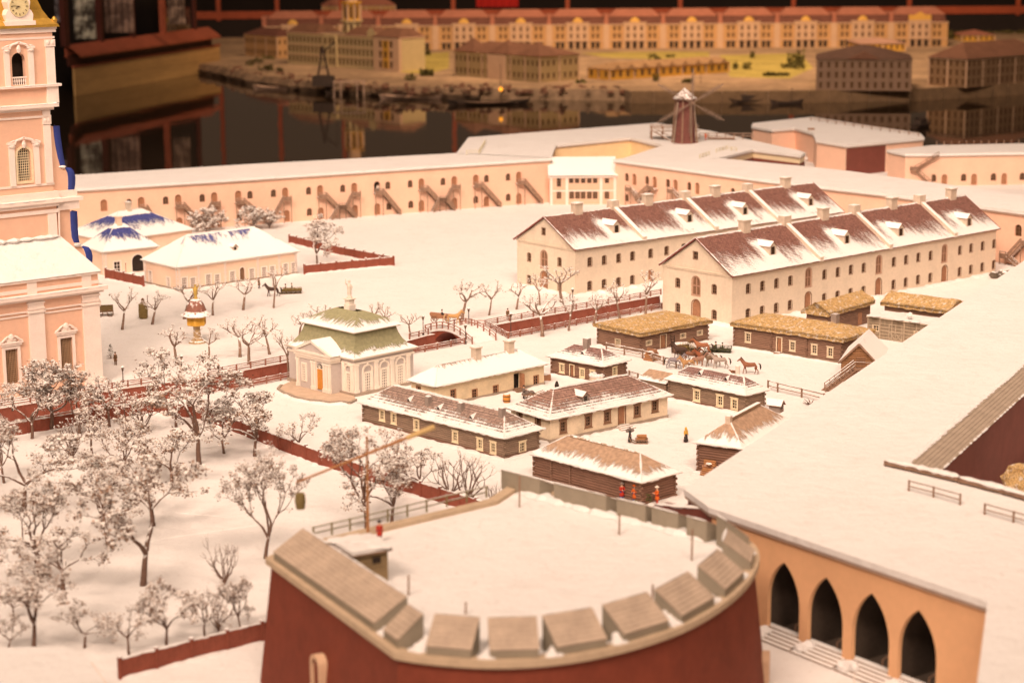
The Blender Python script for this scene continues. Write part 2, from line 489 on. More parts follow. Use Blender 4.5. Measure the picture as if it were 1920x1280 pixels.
class Bld:
  """a rectangular house standing on its near corner: x runs along the right-hand face, y along the left-hand face"""
  def __init__(s, name, label, cat, B, A, C, z=0.0, ov=0.0, group=None, zb=0.0, W=None, L=None, rect=True):
    b, a, c = P(*B, z), P(*A, z), P(*C, z)
    a1 = math.atan2(c.y - b.y, c.x - b.x); a2 = math.atan2(a.y - b.y, a.x - b.x)
    d = (a2 - a1) - math.pi / 2
    s.rz = a1 + d / 2
    s.L = (c - b).length - 2 * ov; s.W = (a - b).length - 2 * ov
    if L: s.L = L
    if W: s.W = W
    ex = Vector((math.cos(s.rz), math.sin(s.rz), 0)); ey = Vector((-ex.y, ex.x, 0))
    o = b + (ex + ey) * ov
    s.o = Vector((o.x, o.y, zb))
    s.root = thing(name, label, cat, s.o, s.rz, group)
    s.holes = {k: [] for k in 'FLRB'}
    s.Mi = (Matrix.Translation(s.o) @ Matrix.Rotation(s.rz, 4, 'Z')).inverted()
  def fc(s, f):
    return {'F': ((0, 0), 0.0, s.L), 'L': ((0, s.W), -math.pi / 2, s.W), 'R': ((s.L, 0), math.pi / 2, s.W), 'B': ((s.L, s.W), math.pi, s.L)}[f]
  def at(s, f, px, py, inset=0.0):
    (ox, oy), an, ln = s.fc(f)
    c = s.Mi @ CAMP; d = s.Mi.to_3x3() @ ray(px, py)
    N = Vector((-math.sin(an), math.cos(an), 0)); U = Vector((math.cos(an), math.sin(an), 0))
    o = Vector((ox, oy, 0)) + N * inset
    t = (o - c).dot(N) / d.dot(N)
    q = c + d * t - o
    return q.dot(U), q.z
  def pos(s, f, u, z, out=0.0):
    (ox, oy), an, ln = s.fc(f)
    return Vector((ox + u * math.cos(an) + math.sin(an) * out, oy + u * math.sin(an) - math.cos(an) * out, z)), an
  def win(s, f, px, py, w, h, kind='rect', frame=None, pane=None, hole=True, z=None, u=None, out=0.0, **kw):
    uu, zz = s.at(f, px, py) if px is not None else (u, z)
    zz = (zz - h / 2) if z is None else z
    loc, an = s.pos(f, uu, zz, out)
    if hole: s.holes[f].append([(uu + q[0], zz + q[1]) for q in shape(kind, w, h)])
    return window(s.root, loc, an, kind, w, h, frame, pane, **kw)
  def dr(s, f, px, py, w, h, kind='rect', leaf=None, hole=True, z=None, u=None, **kw):
    uu, zz = s.at(f, px, py) if px is not None else (u, z)
    zz = (zz - h / 2) if z is None else z
    loc, an = s.pos(f, uu, zz)
    if hole: s.holes[f].append([(uu + q[0], zz + q[1]) for q in shape(kind, w, h)])
    return door(s.root, loc, an, kind, w, h, leaf, **kw)
  def walls(s, mat, H, gables=(), gh=0.0, reveal=0.22, name='wall', z0=0.0):
    b = MB()
    for f in 'FLRB':
      (ox, oy), an, ln = s.fc(f)
      out = [(0, z0), (ln, z0), (ln, H)] + ([(ln / 2, H + gh)] if f in gables else []) + [(0, H)]
      b.face((ox, oy, 0), (math.cos(an), math.sin(an), 0), (-math.sin(an), math.cos(an), 0), out, s.holes[f], reveal)
    return b.build(name, mat, s.root)
def slope(b, uvs, p0, p1, q1, q0, rows, lift, mi=0, cols=1):
  """one roof slope in courses; p0-p1 is the eave, q0-q1 the ridge"""
  p0, p1, q1, q0 = (Vector(x) for x in (p0, p1, q1, q0))
  e = (p1 - p0); el = e.length; e.normalize()
  mid = (q0 + q1) / 2 - (p0 + p1) / 2
  up = mid - e * mid.dot(e); sl = up.length; up.normalize()
  n = e.cross(up);
  if n.z < 0: n = -n
  for i in range(rows):
   t0, t1 = i / rows, (i + 1) / rows
   A0, A1 = p0.lerp(q0, t0), p1.lerp(q1, t0)
   C0, C1 = p0.lerp(q0, t1), p1.lerp(q1, t1)
   for j in range(cols):
    a0, a1 = A0.lerp(A1, j / cols), A0.lerp(A1, (j + 1) / cols)
    c0, c1 = C0.lerp(C1, j / cols), C0.lerp(C1, (j + 1) / cols)
    nl = n * lift
    fs = [(0, 1, 3, 2)]
    if rows > 1: fs.append((4, 5, 1, 0))
    vs = [a0 + nl, a1 + nl, c0, c1, a0, a1]
    if (c1 - c0).length < 1e-5: fs[0] = (0, 1, 2)
    o = b.add(vs, fs, mi)
    for f in fs:
      for k in f:
        v = vs[k]; u = (v - p0).dot(e); w = (v - p0).dot(up)
        uvs.append(((u, w), (u / el, max(0, min(1, w / sl)))))
def roof_obj(b, uvs, name, mats, parent, wake=None):
  me = b.mesh(name, mats)
  l1 = me.uv_layers.new(name='metres'); l2 = me.uv_layers.new(name='frac')
  l1.data.foreach_set('uv', [c for u in uvs for c in u[0]])
  l2.data.foreach_set('uv', [c for u in uvs for c in u[1]])
  if wake:                                            # how much snow the dormers have caught, per corner
    l3 = me.uv_layers.new(name='drift')
    co = [me.vertices[l.vertex_index].co for l in me.loops]
    l3.data.foreach_set('uv', [c for p in co for c in (wake(p), 0.0)])
  return link(name, me, parent)
def ribbon(b, pts, r, seed=0, mi=0, flat=0.6, stepl=0.5, jit=0.4, n=6):
  """irregular ridge of snow along a polyline"""
  rnd = random.Random(seed)
  out = []
  for i in range(len(pts) - 1):
    a, c = Vector(pts[i]), Vector(pts[i + 1])
    k = max(1, int((c - a).length / stepl))
    for j in range(k): out.append(a.lerp(c, j / k))
  out.append(Vector(pts[-1]))
  o = len(b.v)
  for i, p in enumerate(out):
    d = out[min(i + 1, len(out) - 1)] - out[max(i - 1, 0)]
    d.normalize()
    sd = d.cross(Vector((0, 0, 1)))
    if sd.length < 1e-3: sd = Vector((1, 0, 0))
    sd.normalize(); u = sd.cross(d)
    rr = r * (1 + jit * (rnd.random() * 2 - 1))
    if i in (0, len(out) - 1): rr *= .5
    for k in range(n):
      an = 2 * math.pi * k / n
      b.v.append(p + sd * rr * math.cos(an) + u * rr * flat * math.sin(an))
  for i in range(len(out) - 1):
    for k in range(n):
      b.f.append((o + i * n + k, o + i * n + (k + 1) % n, o + (i + 1) * n + (k + 1) % n, o + (i + 1) * n + k)); b.m.append(mi)
def hip_roof(s, mat, z0, h, ov=0.6, ins=None, rows=10, lift=0.05, eave=0.12, name='roof', snowm=None, seed=1, insL=None, edge_m=None, gableL=False, gableR=False, drop=0.0):
  """hip or gable roof over Bld s with ridge along its longer side"""
  x0, x1, y0, y1 = -ov, s.L + ov, -ov, s.W + ov
  along_x = s.L >= s.W
  b, uv = MB(), []
  if along_x:
    i = ins if ins is not None else (y1 - y0) / 2
    i0 = 0 if gableL else i; i1 = 0 if gableR else i
    ym = (y0 + y1) / 2
    r0, r1 = (x0 + i0, ym, z0 + h), (x1 - i1, ym, z0 + h)
  else:
    i = ins if ins is not None else (x1 - x0) / 2
    i0 = 0 if gableL else i; i1 = 0 if gableR else i
    xm = (x0 + x1) / 2
    r0, r1 = (xm, y0 + i0, z0 + h), (xm, y1 - i1, z0 + h)
  c = [(x0, y0, z0), (x1, y0, z0), (x1, y1, z0), (x0, y1, z0)]
  if along_x:
    slope(b, uv, c[0], c[1], r1, r0, rows, lift); slope(b, uv, c[2], c[3], r0, r1, rows, lift)
    if i1 > 0: slope(b, uv, c[1], c[2], r1, r1, rows, lift)
    if i0 > 0: slope(b, uv, c[3], c[0], r0, r0, rows, lift)
  else:
    slope(b, uv, c[1], c[2], r1, r0, rows, lift); slope(b, uv, c[3], c[0], r0, r1, rows, lift)
    if i0 > 0: slope(b, uv, c[0], c[1], r0, r0, rows, lift)
    if i1 > 0: slope(b, uv, c[2], c[3], r1, r1, rows, lift)
  o = roof_obj(b, uv, name, mat, s.root)
  f = MB(); f.box(x0 + .06, x1 - .06, y0 + .06, y1 - .06, z0 - eave, z0 - .005)
  if edge_m: f.build('soffit', edge_m, s.root)
  if snowm:
    g = MB()
    ring = [Vector(q) + Vector((0, 0, .05)) for q in c]
    ribbon(g, ring + [ring[0]], .13, seed, flat=.9, stepl=.45, jit=.6)
    ribbon(g, [Vector(r0) + Vector((0, 0, .02)), Vector(r1) + Vector((0, 0, .02))], .13, seed + 1, jit=.5)
    if not gableL:
      for q in ((c[0], c[3]) if along_x else (c[0], c[1])): ribbon(g, [q, r0], .1, seed + 3, jit=.5)
    if not gableR:
      for q in ((c[1], c[2]) if along_x else (c[2], c[3])): ribbon(g, [q, r1], .1, seed + 5, jit=.5)
    g.build('roof_snow', snowm, o)
  return o, r0, r1
# ------------------------------------------------------------------ palette
m_snow = snow_mat('snow')
m_deck = snow_mat('deck_snow', 0.8, 0.34, (0.62, 0.56, 0.52))
m_pink = M('pink_plaster', (0.80, 0.52, 0.385), 0.85, 0.05, 0.25, 0.01, 3)
m_peach = M('peach_plaster', (0.72, 0.44, 0.25), 0.85, 0.06, 0.25, 0.01, 3)
m_white = M('white_trim', (0.78, 0.68, 0.62), 0.8, 0.07, 0.7)
m_cream = M('cream_plaster', (0.70, 0.595, 0.475), 0.9, 0.10, 0.35, 0.015, 4, dirt=0.25)
m_stone = M('stained_plaster', (0.70, 0.58, 0.43), 0.9, 0.14, 0.5, 0.02, 4, dirt=0.4)
m_red = M('red_paint', (0.25, 0.06, 0.034), 0.75, 0.16, 0.35, 0.02, 3)
m_redw = M('red_wood', (0.24, 0.068, 0.042), 0.8, 0.18, 0.8, 0.02, 4, snow=0.25)
m_mar = M('maroon_plaster', (0.19, 0.058, 0.042), 0.85, 0.12, 0.4)
m_log = M('brown_logs', (0.25, 0.145, 0.10), 0.85, 0.22, 1.2, 0.02, 5, grain=(0.5, 0.5, 3), rows=0.25)
m_logg = M('grey_logs', (0.275, 0.19, 0.135), 0.85, 0.22, 1.2, 0.02, 5, grain=(0.5, 0.5, 3), rows=0.25)
m_logd = M('dark_logs', (0.20, 0.108, 0.075), 0.85, 0.22, 1.2, 0.02, 5, grain=(0.5, 0.5, 3), rows=0.30)
m_wood = M('weathered_wood', (0.25, 0.155, 0.105), 0.85, 0.25, 1.5, 0.01, 8)
m_woods = M('snowy_wood', (0.26, 0.165, 0.115), 0.85, 0.25, 1.5, 0.01, 8, snow=0.55)
m_rail = M('snowy_rail', (0.30, 0.13, 0.09), 0.85, 0.25, 1.5, 0.01, 8, snow=0.7)
m_grey = M('grey_boards', (0.37, 0.30, 0.235), 0.8, 0.12, 0.8, 0.01, 5)
m_gold_w = M('window_casing', (0.80, 0.68, 0.47), 0.7, 0.12, 2)
m_trimw = M('pale_casing', (0.70, 0.58, 0.42), 0.7, 0.12, 2)
m_brown = M('brown_paint', (0.22, 0.12, 0.07), 0.7, 0.2, 2)
m_door = M('door_wood', (0.36, 0.18, 0.10), 0.7, 0.2, 2)
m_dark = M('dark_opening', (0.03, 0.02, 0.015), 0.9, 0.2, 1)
m_iron = M('black_iron', (0.075, 0.05, 0.04), 0.6, 0.2, 2)
m_pane = glass_mat('dark_glass', (0.035, 0.022, 0.016))
m_pane2 = glass_mat('brown_glass', (0.10, 0.055, 0.03))
m_blue = M('blue_paint', (0.045, 0.07, 0.33), 0.5, 0.12, 1)
m_gold = M('gilding', (0.50, 0.30, 0.055), 0.35, 0.2, 1, metal=0.6)
m_chim = M('chimney_plaster', (0.62, 0.52, 0.42), 0.9, 0.15, 1.2, snow=0.4)
m_chimg = M('grey_chimney', (0.30, 0.245, 0.215), 0.9, 0.2, 1.5, snow=0.4)
m_base = M('stone_base', (0.36, 0.29, 0.23), 0.9, 0.15, 1)

# ------------------------------------------------------------------ water and ground
WZ = -4.0
b = MB(); b.add([(-900, -50, WZ), (1200, -50, WZ), (1200, 1400, WZ), (-900, 1400, WZ)], [(0, 1, 2, 3)])
tag(b.build('river_water', water_mat()), kind='structure')

def ground_poly(pxs, z=0.0): return [P(x, y, z) for x, y in pxs]
gpoly = [Vector((-150, 40, 0)), Vector((170, 40, 0))] + ground_poly([(2500, 560), (2500, 360), (1930, 338), (1735, 312), (1530, 290), (1420, 318), (1240, 318), (1035, 345), (870, 372), (480, 395), (145, 415), (-420, 445)])
b = MB()

DR = random.Random(5)
GROUND = b
def drift(pxs, r=0.8, seed=0, z=0.0):
  """low bank of blown snow along a line on the ground"""
  ribbon(GROUND, [P(x, y, z) for x, y in pxs], r, seed, flat=0.35, stepl=0.8, jit=0.5)
def drift_w(pts, r=0.8, seed=0):
  ribbon(GROUND, pts, r, seed, flat=0.35, stepl=0.8, jit=0.5)

# ------------------------------------------------------------------ fortress walls
H = 9.2
def xy(pxs, z): return [(P(x, y, z).x, P(x, y, z).y) for x, y in pxs]
def inset_poly(poly, k):
  """move each edge outwards by k"""
  n = len(poly); out = []
  for i in range(n):
    p0, p1, p2 = Vector(poly[i - 1]), Vector(poly[i]), Vector(poly[(i + 1) % n])
    d0 = (p1 - p0).normalized(); d1 = (p2 - p1).normalized()
    n0 = Vector((d0.y, -d0.x)); n1 = Vector((d1.y, -d1.x))
    m = (n0 + n1)
    if m.length < 1e-3: m = n0
    m.normalize(); c = max(0.5, m.dot(n0))
    out.append(tuple(p1 + m * (k / c)))
  return out
class Wall:
  """thick rampart: upright walls with openings, and a snow-covered top slab that juts out a little"""
  def __init__(s, name, label, cat, poly, h=H, group=None):
    s.poly = poly; s.h = h
    s.root = thing(name, label, cat, group=group)
    s.holes = {}
  def ed(s, i):
    a = Vector(s.poly[i]); c = Vector(s.poly[(i + 1) % len(s.poly)])
    d = c - a
    return a, math.atan2(d.y, d.x), d.length
  def at(s, i, px, py):
    a, an, ln = s.ed(i)
    U = Vector((math.cos(an), math.sin(an), 0)); N = Vector((-U.y, U.x, 0))
    d = ray(px, py); o = Vector((a.x, a.y, 0))
    t = (o - CAMP).dot(N) / d.dot(N)
    q = CAMP + d * t - o
    return q.dot(U), q.z
  def pos(s, i, u, z, out=0.0):
    a, an, ln = s.ed(i)
    return Vector((a.x + u * math.cos(an) + out * math.sin(an), a.y + u * math.sin(an) - out * math.cos(an), z)), an
  def opening(s, i, u, z, kind, w, h, what, **kw):
    s.holes.setdefault(i, []).append([(u + q[0], z + q[1]) for q in shape(kind, w, h)])
    loc, an = s.pos(i, u, z)
    if what == 'w': return window(s.root, loc, an, kind, w, h, m_brown, m_pane2, depth=.35, **kw)
    if what == 'd': return door(s.root, loc, an, kind, w, h, m_door, depth=.35, boards=2)
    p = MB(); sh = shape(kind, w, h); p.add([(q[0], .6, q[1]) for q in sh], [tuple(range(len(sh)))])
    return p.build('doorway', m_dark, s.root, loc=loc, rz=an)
  def finish(s, mat, mats={}, top=None, deck=True, over=0.35, z0=-4.5, skip=(), sub=()):
    groups = {}
    for i in range(len(s.poly)):
      if i in skip: continue
      groups.setdefault(mats.get(i, ('wall', mat)), []).append(i)
    for (nm, mt), idx in groups.items():
      b = MB()
      for i in idx:
        a, an, ln = s.ed(i)
        U = Vector((math.cos(an), math.sin(an), 0)); N = Vector((-U.y, U.x, 0))
        zz = z0 if i not in s.holes else -0.5
        b.face((a.x, a.y, 0), U, N, [(0, zz), (ln, zz), (ln, s.h), (0, s.h)], s.holes.get(i, ()), .4)
      b.build(nm, mt, s.root)
    if deck:
      b = MB(); b.prism(inset_poly(s.poly, over), s.h - .12, s.h + .42, bottom=True)
      b.build('snowy_top', top or m_deck, s.root)
      c = MB(); q = inset_poly(s.poly, over * .75); c.prism(q, s.h - .42, s.h - .125, bottom=True)
      c.build('coping', M('coping_stone', (0.42, 0.31, 0.25), .85, .12), s.root)

def stair(wall, i, u0, z0, u1, z1, wd=1.25, land=0.9, mat=None):
  """open wooden stair: landing at u0,z0 then a flight to u1,z1"""
  mat = mat or m_woods
  sg = 1 if u1 > u0 else -1
  b = MB()
  L0 = land
  b.box(-L0, L0, -wd, -.02, -.14, 0)
  x0 = sg * L0; x1 = u1 - u0; dz = z1 - z0
  n = max(3, int(abs(dz) / .24))
  for k in range(n):
    t = (k + .5) / n
    xx = x0 + (x1 - x0) * t; z = dz * (k + 1) / (n + 1)
    w = abs(x1 - x0) / n * .6
    b.box(xx - w, xx + w, -wd + .06, -.08, z - .05, z)
  for y in (-wd + .03, -.05): b.bar((x0, y, -.1), (x1, y, dz - .1), .09, .34)
  b.box(-L0 - .05, L0 + .05, -wd - .04, -wd + .04, -.3, .62)          # boarded landing front
  for x in (-L0 * .9, L0 * .9): b.box(x - .06, x + .06, -wd, -wd + .12, -z0 + .02, .9)
  o = b.build('staircase', mat, wall.root, loc=wall.pos(i, u0, z0)[0], rz=wall.ed(i)[1])
  r = MB()
  y = -wd + .02
  r.bar((-L0, y, .92), (x0, y, .92), .1, .12)
  r.bar((x0, y, .92), (x1, y, dz + .92), .1, .14)
  r.bar((x0, y, .5), (x1, y, dz + .5), .06, .3)
  k = max(2, int(abs(dz) / .8))
  for j in range(k + 1):
    t = j / k; xx = x0 + (x1 - x0) * t
    r.box(xx - .05, xx + .05, y - .05, y + .05, dz * t - .05, dz * t + .95)
  r.build('handrail', mat, o)
  return o

# far curtain wall on the left with its rows of casemate doors and timber stairs
poly = xy([(-420, 391), (145, 357), (480, 336), (1031, 300), (858, 291), (480, 311), (145, 332), (-420, 366)], H)
cur = Wall('curtain_wall', 'long pink fortress wall with arched windows and timber stairs, behind the open snowy square', 'wall', poly)
def seg_at(w, idxs, px, py):
  for i in idxs:
    u, z = w.at(i, px, py)
    if 0 <= u <= w.ed(i)[2]: return i, min(max(u, 1.1), w.ed(i)[2] - 1.1), z
  return None
ZU, ZL = 4.75, 0.1
def cu(px):
  y = 380 - (px - 300) * 0.055
  r = seg_at(cur, (0, 1, 2), px, y)
  return r
for px in (242, 311, 379.5, 469, 513, 579, 643, 727.5, 769.5, 831, 912.5, 953):
  i, u, z = cu(px); cur.opening(i, u, ZU + .55, 'arch', 1.15, 1.6, 'w', nx=2, ny=2)
for px in (195, 265, 334.5, 402, 447, 535, 600.5, 664.5, 790.5, 852, 892.5, 973):
  i, u, z = cu(px); cur.opening(i, u, ZU, 'arch', 1.35, 2.35, 'd')
i, u, z = cu(707); cur.opening(i, u, ZU, 'arch', 1.35, 2.35, 'o')
for px in (335, 405, 537, 601, 665, 707, 790, 852, 973):
  i, u, z = cu(px); cur.opening(i, u, ZL, 'arch', 1.35, 2.4, 'd')
for px in (448, 579.5, 729, 770, 892, 953):
  i, u, z = cu(px); cur.opening(i, u, .95, 'arch', 1.2, 1.6, 'w', nx=2, ny=2)
i, u, z = cu(912); cur.opening(i, u, ZL, 'arch', 1.35, 2.2, 'd')
def fl(px0, px1, z1=0.0, z0=ZU):
  i, u0, _ = cu(px0); j, u1, _ = cu(px1)
  if i != j: u1 = u0 + (6 if px1 > px0 else -6)
  return stair(cur, i, u0, z0, u1, z1)
fl(265, 298); fl(334.5, 362, 2.2); fl(402, 378, 2.2); fl(447, 492); fl(535, 500); fl(600.5, 628, 2.3); fl(664.5, 646, 2.3)
fl(707, 747); fl(790.5, 816, 2.3); fl(852, 834, 2.3); fl(892.5, 935); fl(973, 1013)
def midland(pa, pb, za, ends):
  i, u, _ = cu((pa + pb) / 2)
  for q in ends:
    stair(cur, i, u, za, cu(q)[1], 0.0, wd=1.5, land=.8)
midland(334.5, 402, 2.2, (352, 388)); midland(628, 646, 2.3, (616, 663)); midland(816, 834, 2.3, (807, 848))
cur.finish(m_pink, skip=(3,))

# bastion behind the corner, with its sunken court
bpoly = xy([(1031, 300), (1041, 275), (1182, 261), (1246, 276), (1172, 300), (1333, 302), (1345, 300), (1412, 283), (1500, 294), (1508, 290), (1498, 286), (1420, 269), (1330, 249), (1230, 234), (880, 261), (858, 291)], H)
bas = Wall('bastion', 'snow topped corner bastion with a peach walled inner court, below the windmill', 'bastion', bpoly)
m_lemon = M('lemon_plaster', (0.80, 0.60, 0.36), .85, .06, .3)
bas.finish(m_pink, mats={0: ('court_wall', m_lemon), 1: ('court_wall', m_lemon), 2: ('court_wall', m_lemon), 6: ('parapet_face', M('cream_wall', (0.74, 0.62, 0.42), .85, .06, .3)), 7: ('parapet_face', MATS['cream_wall']), 8: ('parapet_face', MATS['cream_wall'])}, skip=(4, 15), over=.25)
# red-brown lower part of the orillon face, set just proud of the cream
b = MB()
oo = xy([(1345, 300), (1412, 283), (1500, 294), (1508, 290)], H)
for k in range(3):
  a, c = Vector((*oo[k], 0)), Vector((*oo[k + 1], 0)); d = (c - a).normalized(); n = Vector((d.y, -d.x, 0)) * .12
  b.add([a + n + Vector((0, 0, -1)), c + n + Vector((0, 0, -1)), c + n + Vector((0, 0, 7.7)), a + n + Vector((0, 0, 7.7)), a + Vector((0, 0, 7.7)), c + Vector((0, 0, 7.7))], [(0, 1, 2, 3), (3, 2, 5, 4)])
b.build('lower_wall', m_mar, bas.root)

# right-hand curtain
rpoly = xy([(1153, 302.5), (1440, 341), (1665, 367), (1920, 401), (2400, 466), (2400, 430), (1920, 371), (1752, 347), (1592, 325), (1510, 316), (1345, 300.5), (1333, 302.5), (1172, 300.5)], H)
rc = Wall('curtain_wall', 'pink fortress wall running to the right behind the two long barracks', 'wall', rpoly)
def ru(px, py): return seg_at(rc, (0, 1, 2, 3), px, py)
for px, py, k in ((1175, 335, 'w'), (1189, 338, 'd'), (1213, 339, 'w'), (1227, 342, 'd'), (1252, 345, 'w'), (1266, 348, 'd'), (1292, 351, 'w'), (1307, 354, 'd'), (1374, 357, 'w')):
  r = ru(px, py)
  if r:
    i, u, z = r
    if k == 'w': rc.opening(i, u, ZU + .5, 'arch', 1.3, 1.75, 'w', nx=2, ny=2)
    else: rc.opening(i, u, ZU - .1, 'arch', 1.4, 2.45, 'd')
r = ru(1175, 369)
rc.opening(r[0], r[1], .9, 'arch', 1.25, 1.6, 'w', nx=2, ny=2)
r = ru(1912, 434); rc.opening(r[0], r[1], r[2] - .9, 'arch', 1.5, 2.1, 'w', nx=2, ny=3)
i, u0, _ = ru(1183, 350); stair(rc, i, u0 + .6, 3.7, u0 + 5.5, 0.0, wd=1.4)
i, u0, _ = ru(1227, 355); stair(rc, i, u0 + .3, ZU - .1, u0 - 4.5, 1.8, wd=1.4)
i, u0, _ = ru(1266, 360); stair(rc, i, u0, ZU - .1, u0 + 6, 1.5, wd=1.5)
i, u0, _ = ru(1918, 470); stair(rc, i, u0 + .5, 4.2, u0 - 3.2, 1.2, wd=1.5); stair(rc, i, u0 - 4.2, 1.4, u0 - .8, 0.0, wd=1.5, land=.7)
rc.finish(m_pink, skip=(10, 11, 12))

# outer ravelins beyond the right-hand curtain
RZ = 7.0
p1 = xy([(1411, 239.5), (1447.5, 246), (1491, 242.5), (1526, 253), (1532, 266), (1587, 275), (1661, 268.5), (1731, 262), (1724, 254), (1523, 222.5), (1414, 234)], RZ)
w1 = Wall('ravelin', 'detached outer fort with snowy top and a maroon wall face, right of the windmill', 'fort', p1, RZ)
w1.finish(m_pink, mats={5: ('maroon_wall', m_mar)}, over=.3)
b = MB(); q = xy([(1520, 229.0), (1722, 258.5)], RZ)
for k in range(13):
  t = k / 12; x = q[0][0] + (q[1][0] - q[0][0]) * t; y = q[0][1] + (q[1][1] - q[0][1]) * t
  b.box(x - .12, x + .12, y - .12, y + .12, RZ + .4, RZ + 1.35)
b.bar((*q[0], RZ + 1.2), (*q[1], RZ + 1.2), .12); b.bar((*q[0], RZ + .85), (*q[1], RZ + .85), .1)
b.build('railing', m_woods, w1.root)
b = MB()
a = P(1521, 247, RZ); c = P(1512, 302, 0)
b.bar(a, c, .9, .35); b.bar(a + Vector((.5, 0, .9)), c + Vector((.5, 0, .9)), .12)
b.box(a.x - .8, a.x + .8, a.y - .4, a.y + .8, RZ - .2, RZ + 1)
b.build('staircase', m_woods, w1.root)
p2 = xy([(1665, 284.5), (1698, 291.5), (1748, 291.5), (1925, 288.5), (2300, 283), (2300, 268), (1925, 272.5), (1750, 276), (1689, 282)], RZ)
w2 = Wall('ravelin', 'outer pink fort wall with arched doors and a zigzag stair, at the right edge', 'fort', p2, RZ)
for px, k in ((1750.6, 'w'), (1771, 'd'), (1807, 'w'), (1826.5, 'd'), (1863, 'w'), (1883, 'd'), (1917, 'w')):
  u, z = w2.at(2, px, 332)
  if k == 'w': w2.opening(2, u, .95, 'arch', 1.3, 1.75, 'w', nx=2, ny=2)
  else: w2.opening(2, u, .05, 'arch', 1.35, 2.6, 'd')
u0, _ = w2.at(2, 1758, 290); u1, z1 = w2.at(1, 1714, 318)
b = MB()
pa, an = w2.pos(2, u0, RZ, .6); pb, _ = w2.pos(1, u1, z1, .6); pc, _ = w2.pos(2, w2.at(2, 1748, 340)[0], 0, .6)
for s0, s1 in ((pa, pb), (pb, pc)):
  b.bar(s0, s1, 1.0, .3); b.bar(s0 + Vector((0, -.5, .9)), s1 + Vector((0, -.5, .9)), .12)
  for k in range(5):
    q = s0.lerp(s1, k / 4); b.bar(q + Vector((0, -.5, 0)), q + Vector((0, -.5, .9)), .1)
b.box(pb.x - .9, pb.x + .6, pb.y - .6, pb.y + .5, pb.z - .25, pb.z + .7)
b.build('staircase', m_wood, w2.root)
w2.finish(m_pink, over=.3)
b = MB()
for px in range(1756, 2000, 14):
  q = P(px, 275.5 - (px - 1750) * .02, RZ); b.box(q.x - .1, q.x + .1, q.y - .1, q.y + .1, RZ + .4, RZ + 1.2)
b.build('railing_posts', m_woods, w2.root)

# gatehouse in the corner
g = Bld('gatehouse', 'pale gatehouse with two rows of small square windows, in the corner of the fortress walls', 'building', (1031, 384), (1033, 372), (1155, 382))
g.W = 9.0
HG = g.at('F', 1092, 331)[1]
for px in (1071, 1082, 1093.5, 1105, 1116, 1138): g.win('F', px, 339, .95, 1.05, 'rect', m_brown, m_pane, nx=2, ny=2)
g.win('F', 1048, 342, .95, 1.9, 'rect', m_brown, m_pane, nx=2, ny=3)
for px in (1048, 1072, 1083, 1093.5, 1105, 1116, 1138): g.win('F', px, 366, 1.05, 1.6, 'rect', m_brown, m_pane2, nx=2, ny=3)
g.walls(m_cream if False else M('pale_plaster', (0.63, 0.43, 0.31), .85, .05, .3), HG)
b = MB()
for px in (1031.5, 1063, 1127, 1153):
  u, _ = g.at('F', px, 360); u = min(max(u, .3), g.L - .3)
  b.box(u - .28, u + .28, -.1, -.002, 0, HG - .02)
b.box(0.6, g.L - .6, -.08, -.003, HG * .47, HG * .47 + .25)
b.build('pilasters', m_white, g.root)
uv = []; b = MB(); slope(b, uv, (-.4, -.4, HG), (g.L + .4, -.4, HG), (g.L + .2, 7.0, H + .3), (-.2, 7.0, H + .3), 1, .25)
roof_obj(b, uv, 'roof', roof_mat('gate_roof', (0.30, 0.25, 0.22), cover=0.86, low=.5, patch=.3), g.root)
b = MB(); b.box(-.38, g.L + .38, -.38, 0, HG - .25, HG - .01); b.build('cornice', m_white, g.root)

# ------------------------------------------------------------------ windmill on the bastion
HD = H + .42
def at_deck(px, py): return P(px, py, HD)
c = at_deck(1283, 268)
t = thing('windmill', 'red timber post windmill with a snowy cap and four bare sails, on the corner bastion', 'windmill', c, math.radians(8))
k = ppm(1283, 268, HD)
b = MB(); hb = 103 / k
prof = [(3.0, 0), (2.8, .5), (2.15, hb - 4.3), (2.2, hb - 4.2), (2.35, hb - 3.6), (2.35, hb - 2.6)]
b.lathe([(r * .93, z) for r, z in prof], 8, a0=.39)
b.build('tower', M('mill_boards', (0.15, 0.055, 0.045), .85, .2, 1.5, .02, 6), t)
b = MB()
for q in range(8):
  a = .39 + q * math.pi / 4
  b.bar((2.92 * math.cos(a), 2.92 * math.sin(a), 0), (2.05 * math.cos(a), 2.05 * math.sin(a), hb - 2.7), .3, .3, up=(math.cos(a), math.sin(a), 0))
b.build('corner_posts', m_wood, t)
b = MB(); b.lathe([(2.9, hb - 2.75), (2.8, hb - 2.5), (0.25, hb - .3), (0.1, hb - .2)], 8, a0=.39)
b.build('cap', roof_mat('x_cap', (.2, .1, .07), .6) if False else M('snowy_cap', (.24, .15, .12), .8, .2, 1.5, snow=.34), t)
hub = Vector((1.0, -2.6, hb - 3.4))
b = MB(); b.bar(hub + Vector((-.5, 2.2, .2)), hub + Vector((.05, -.5, 0)), .5); b.build('windshaft', m_wood, t)
L = 8.6
for q, an in enumerate((math.radians(22), math.radians(205 - 3), math.radians(92), math.radians(-25), math.radians(150))):
  if q == 4: continue
for an in (28, 155, -30, -152, 90, -90):
  pass
sails = [(30, 8.4), (151, 9.0), (-28, 8.6), (208, 9.2), (88, 7.8), (-92, 7.6)]
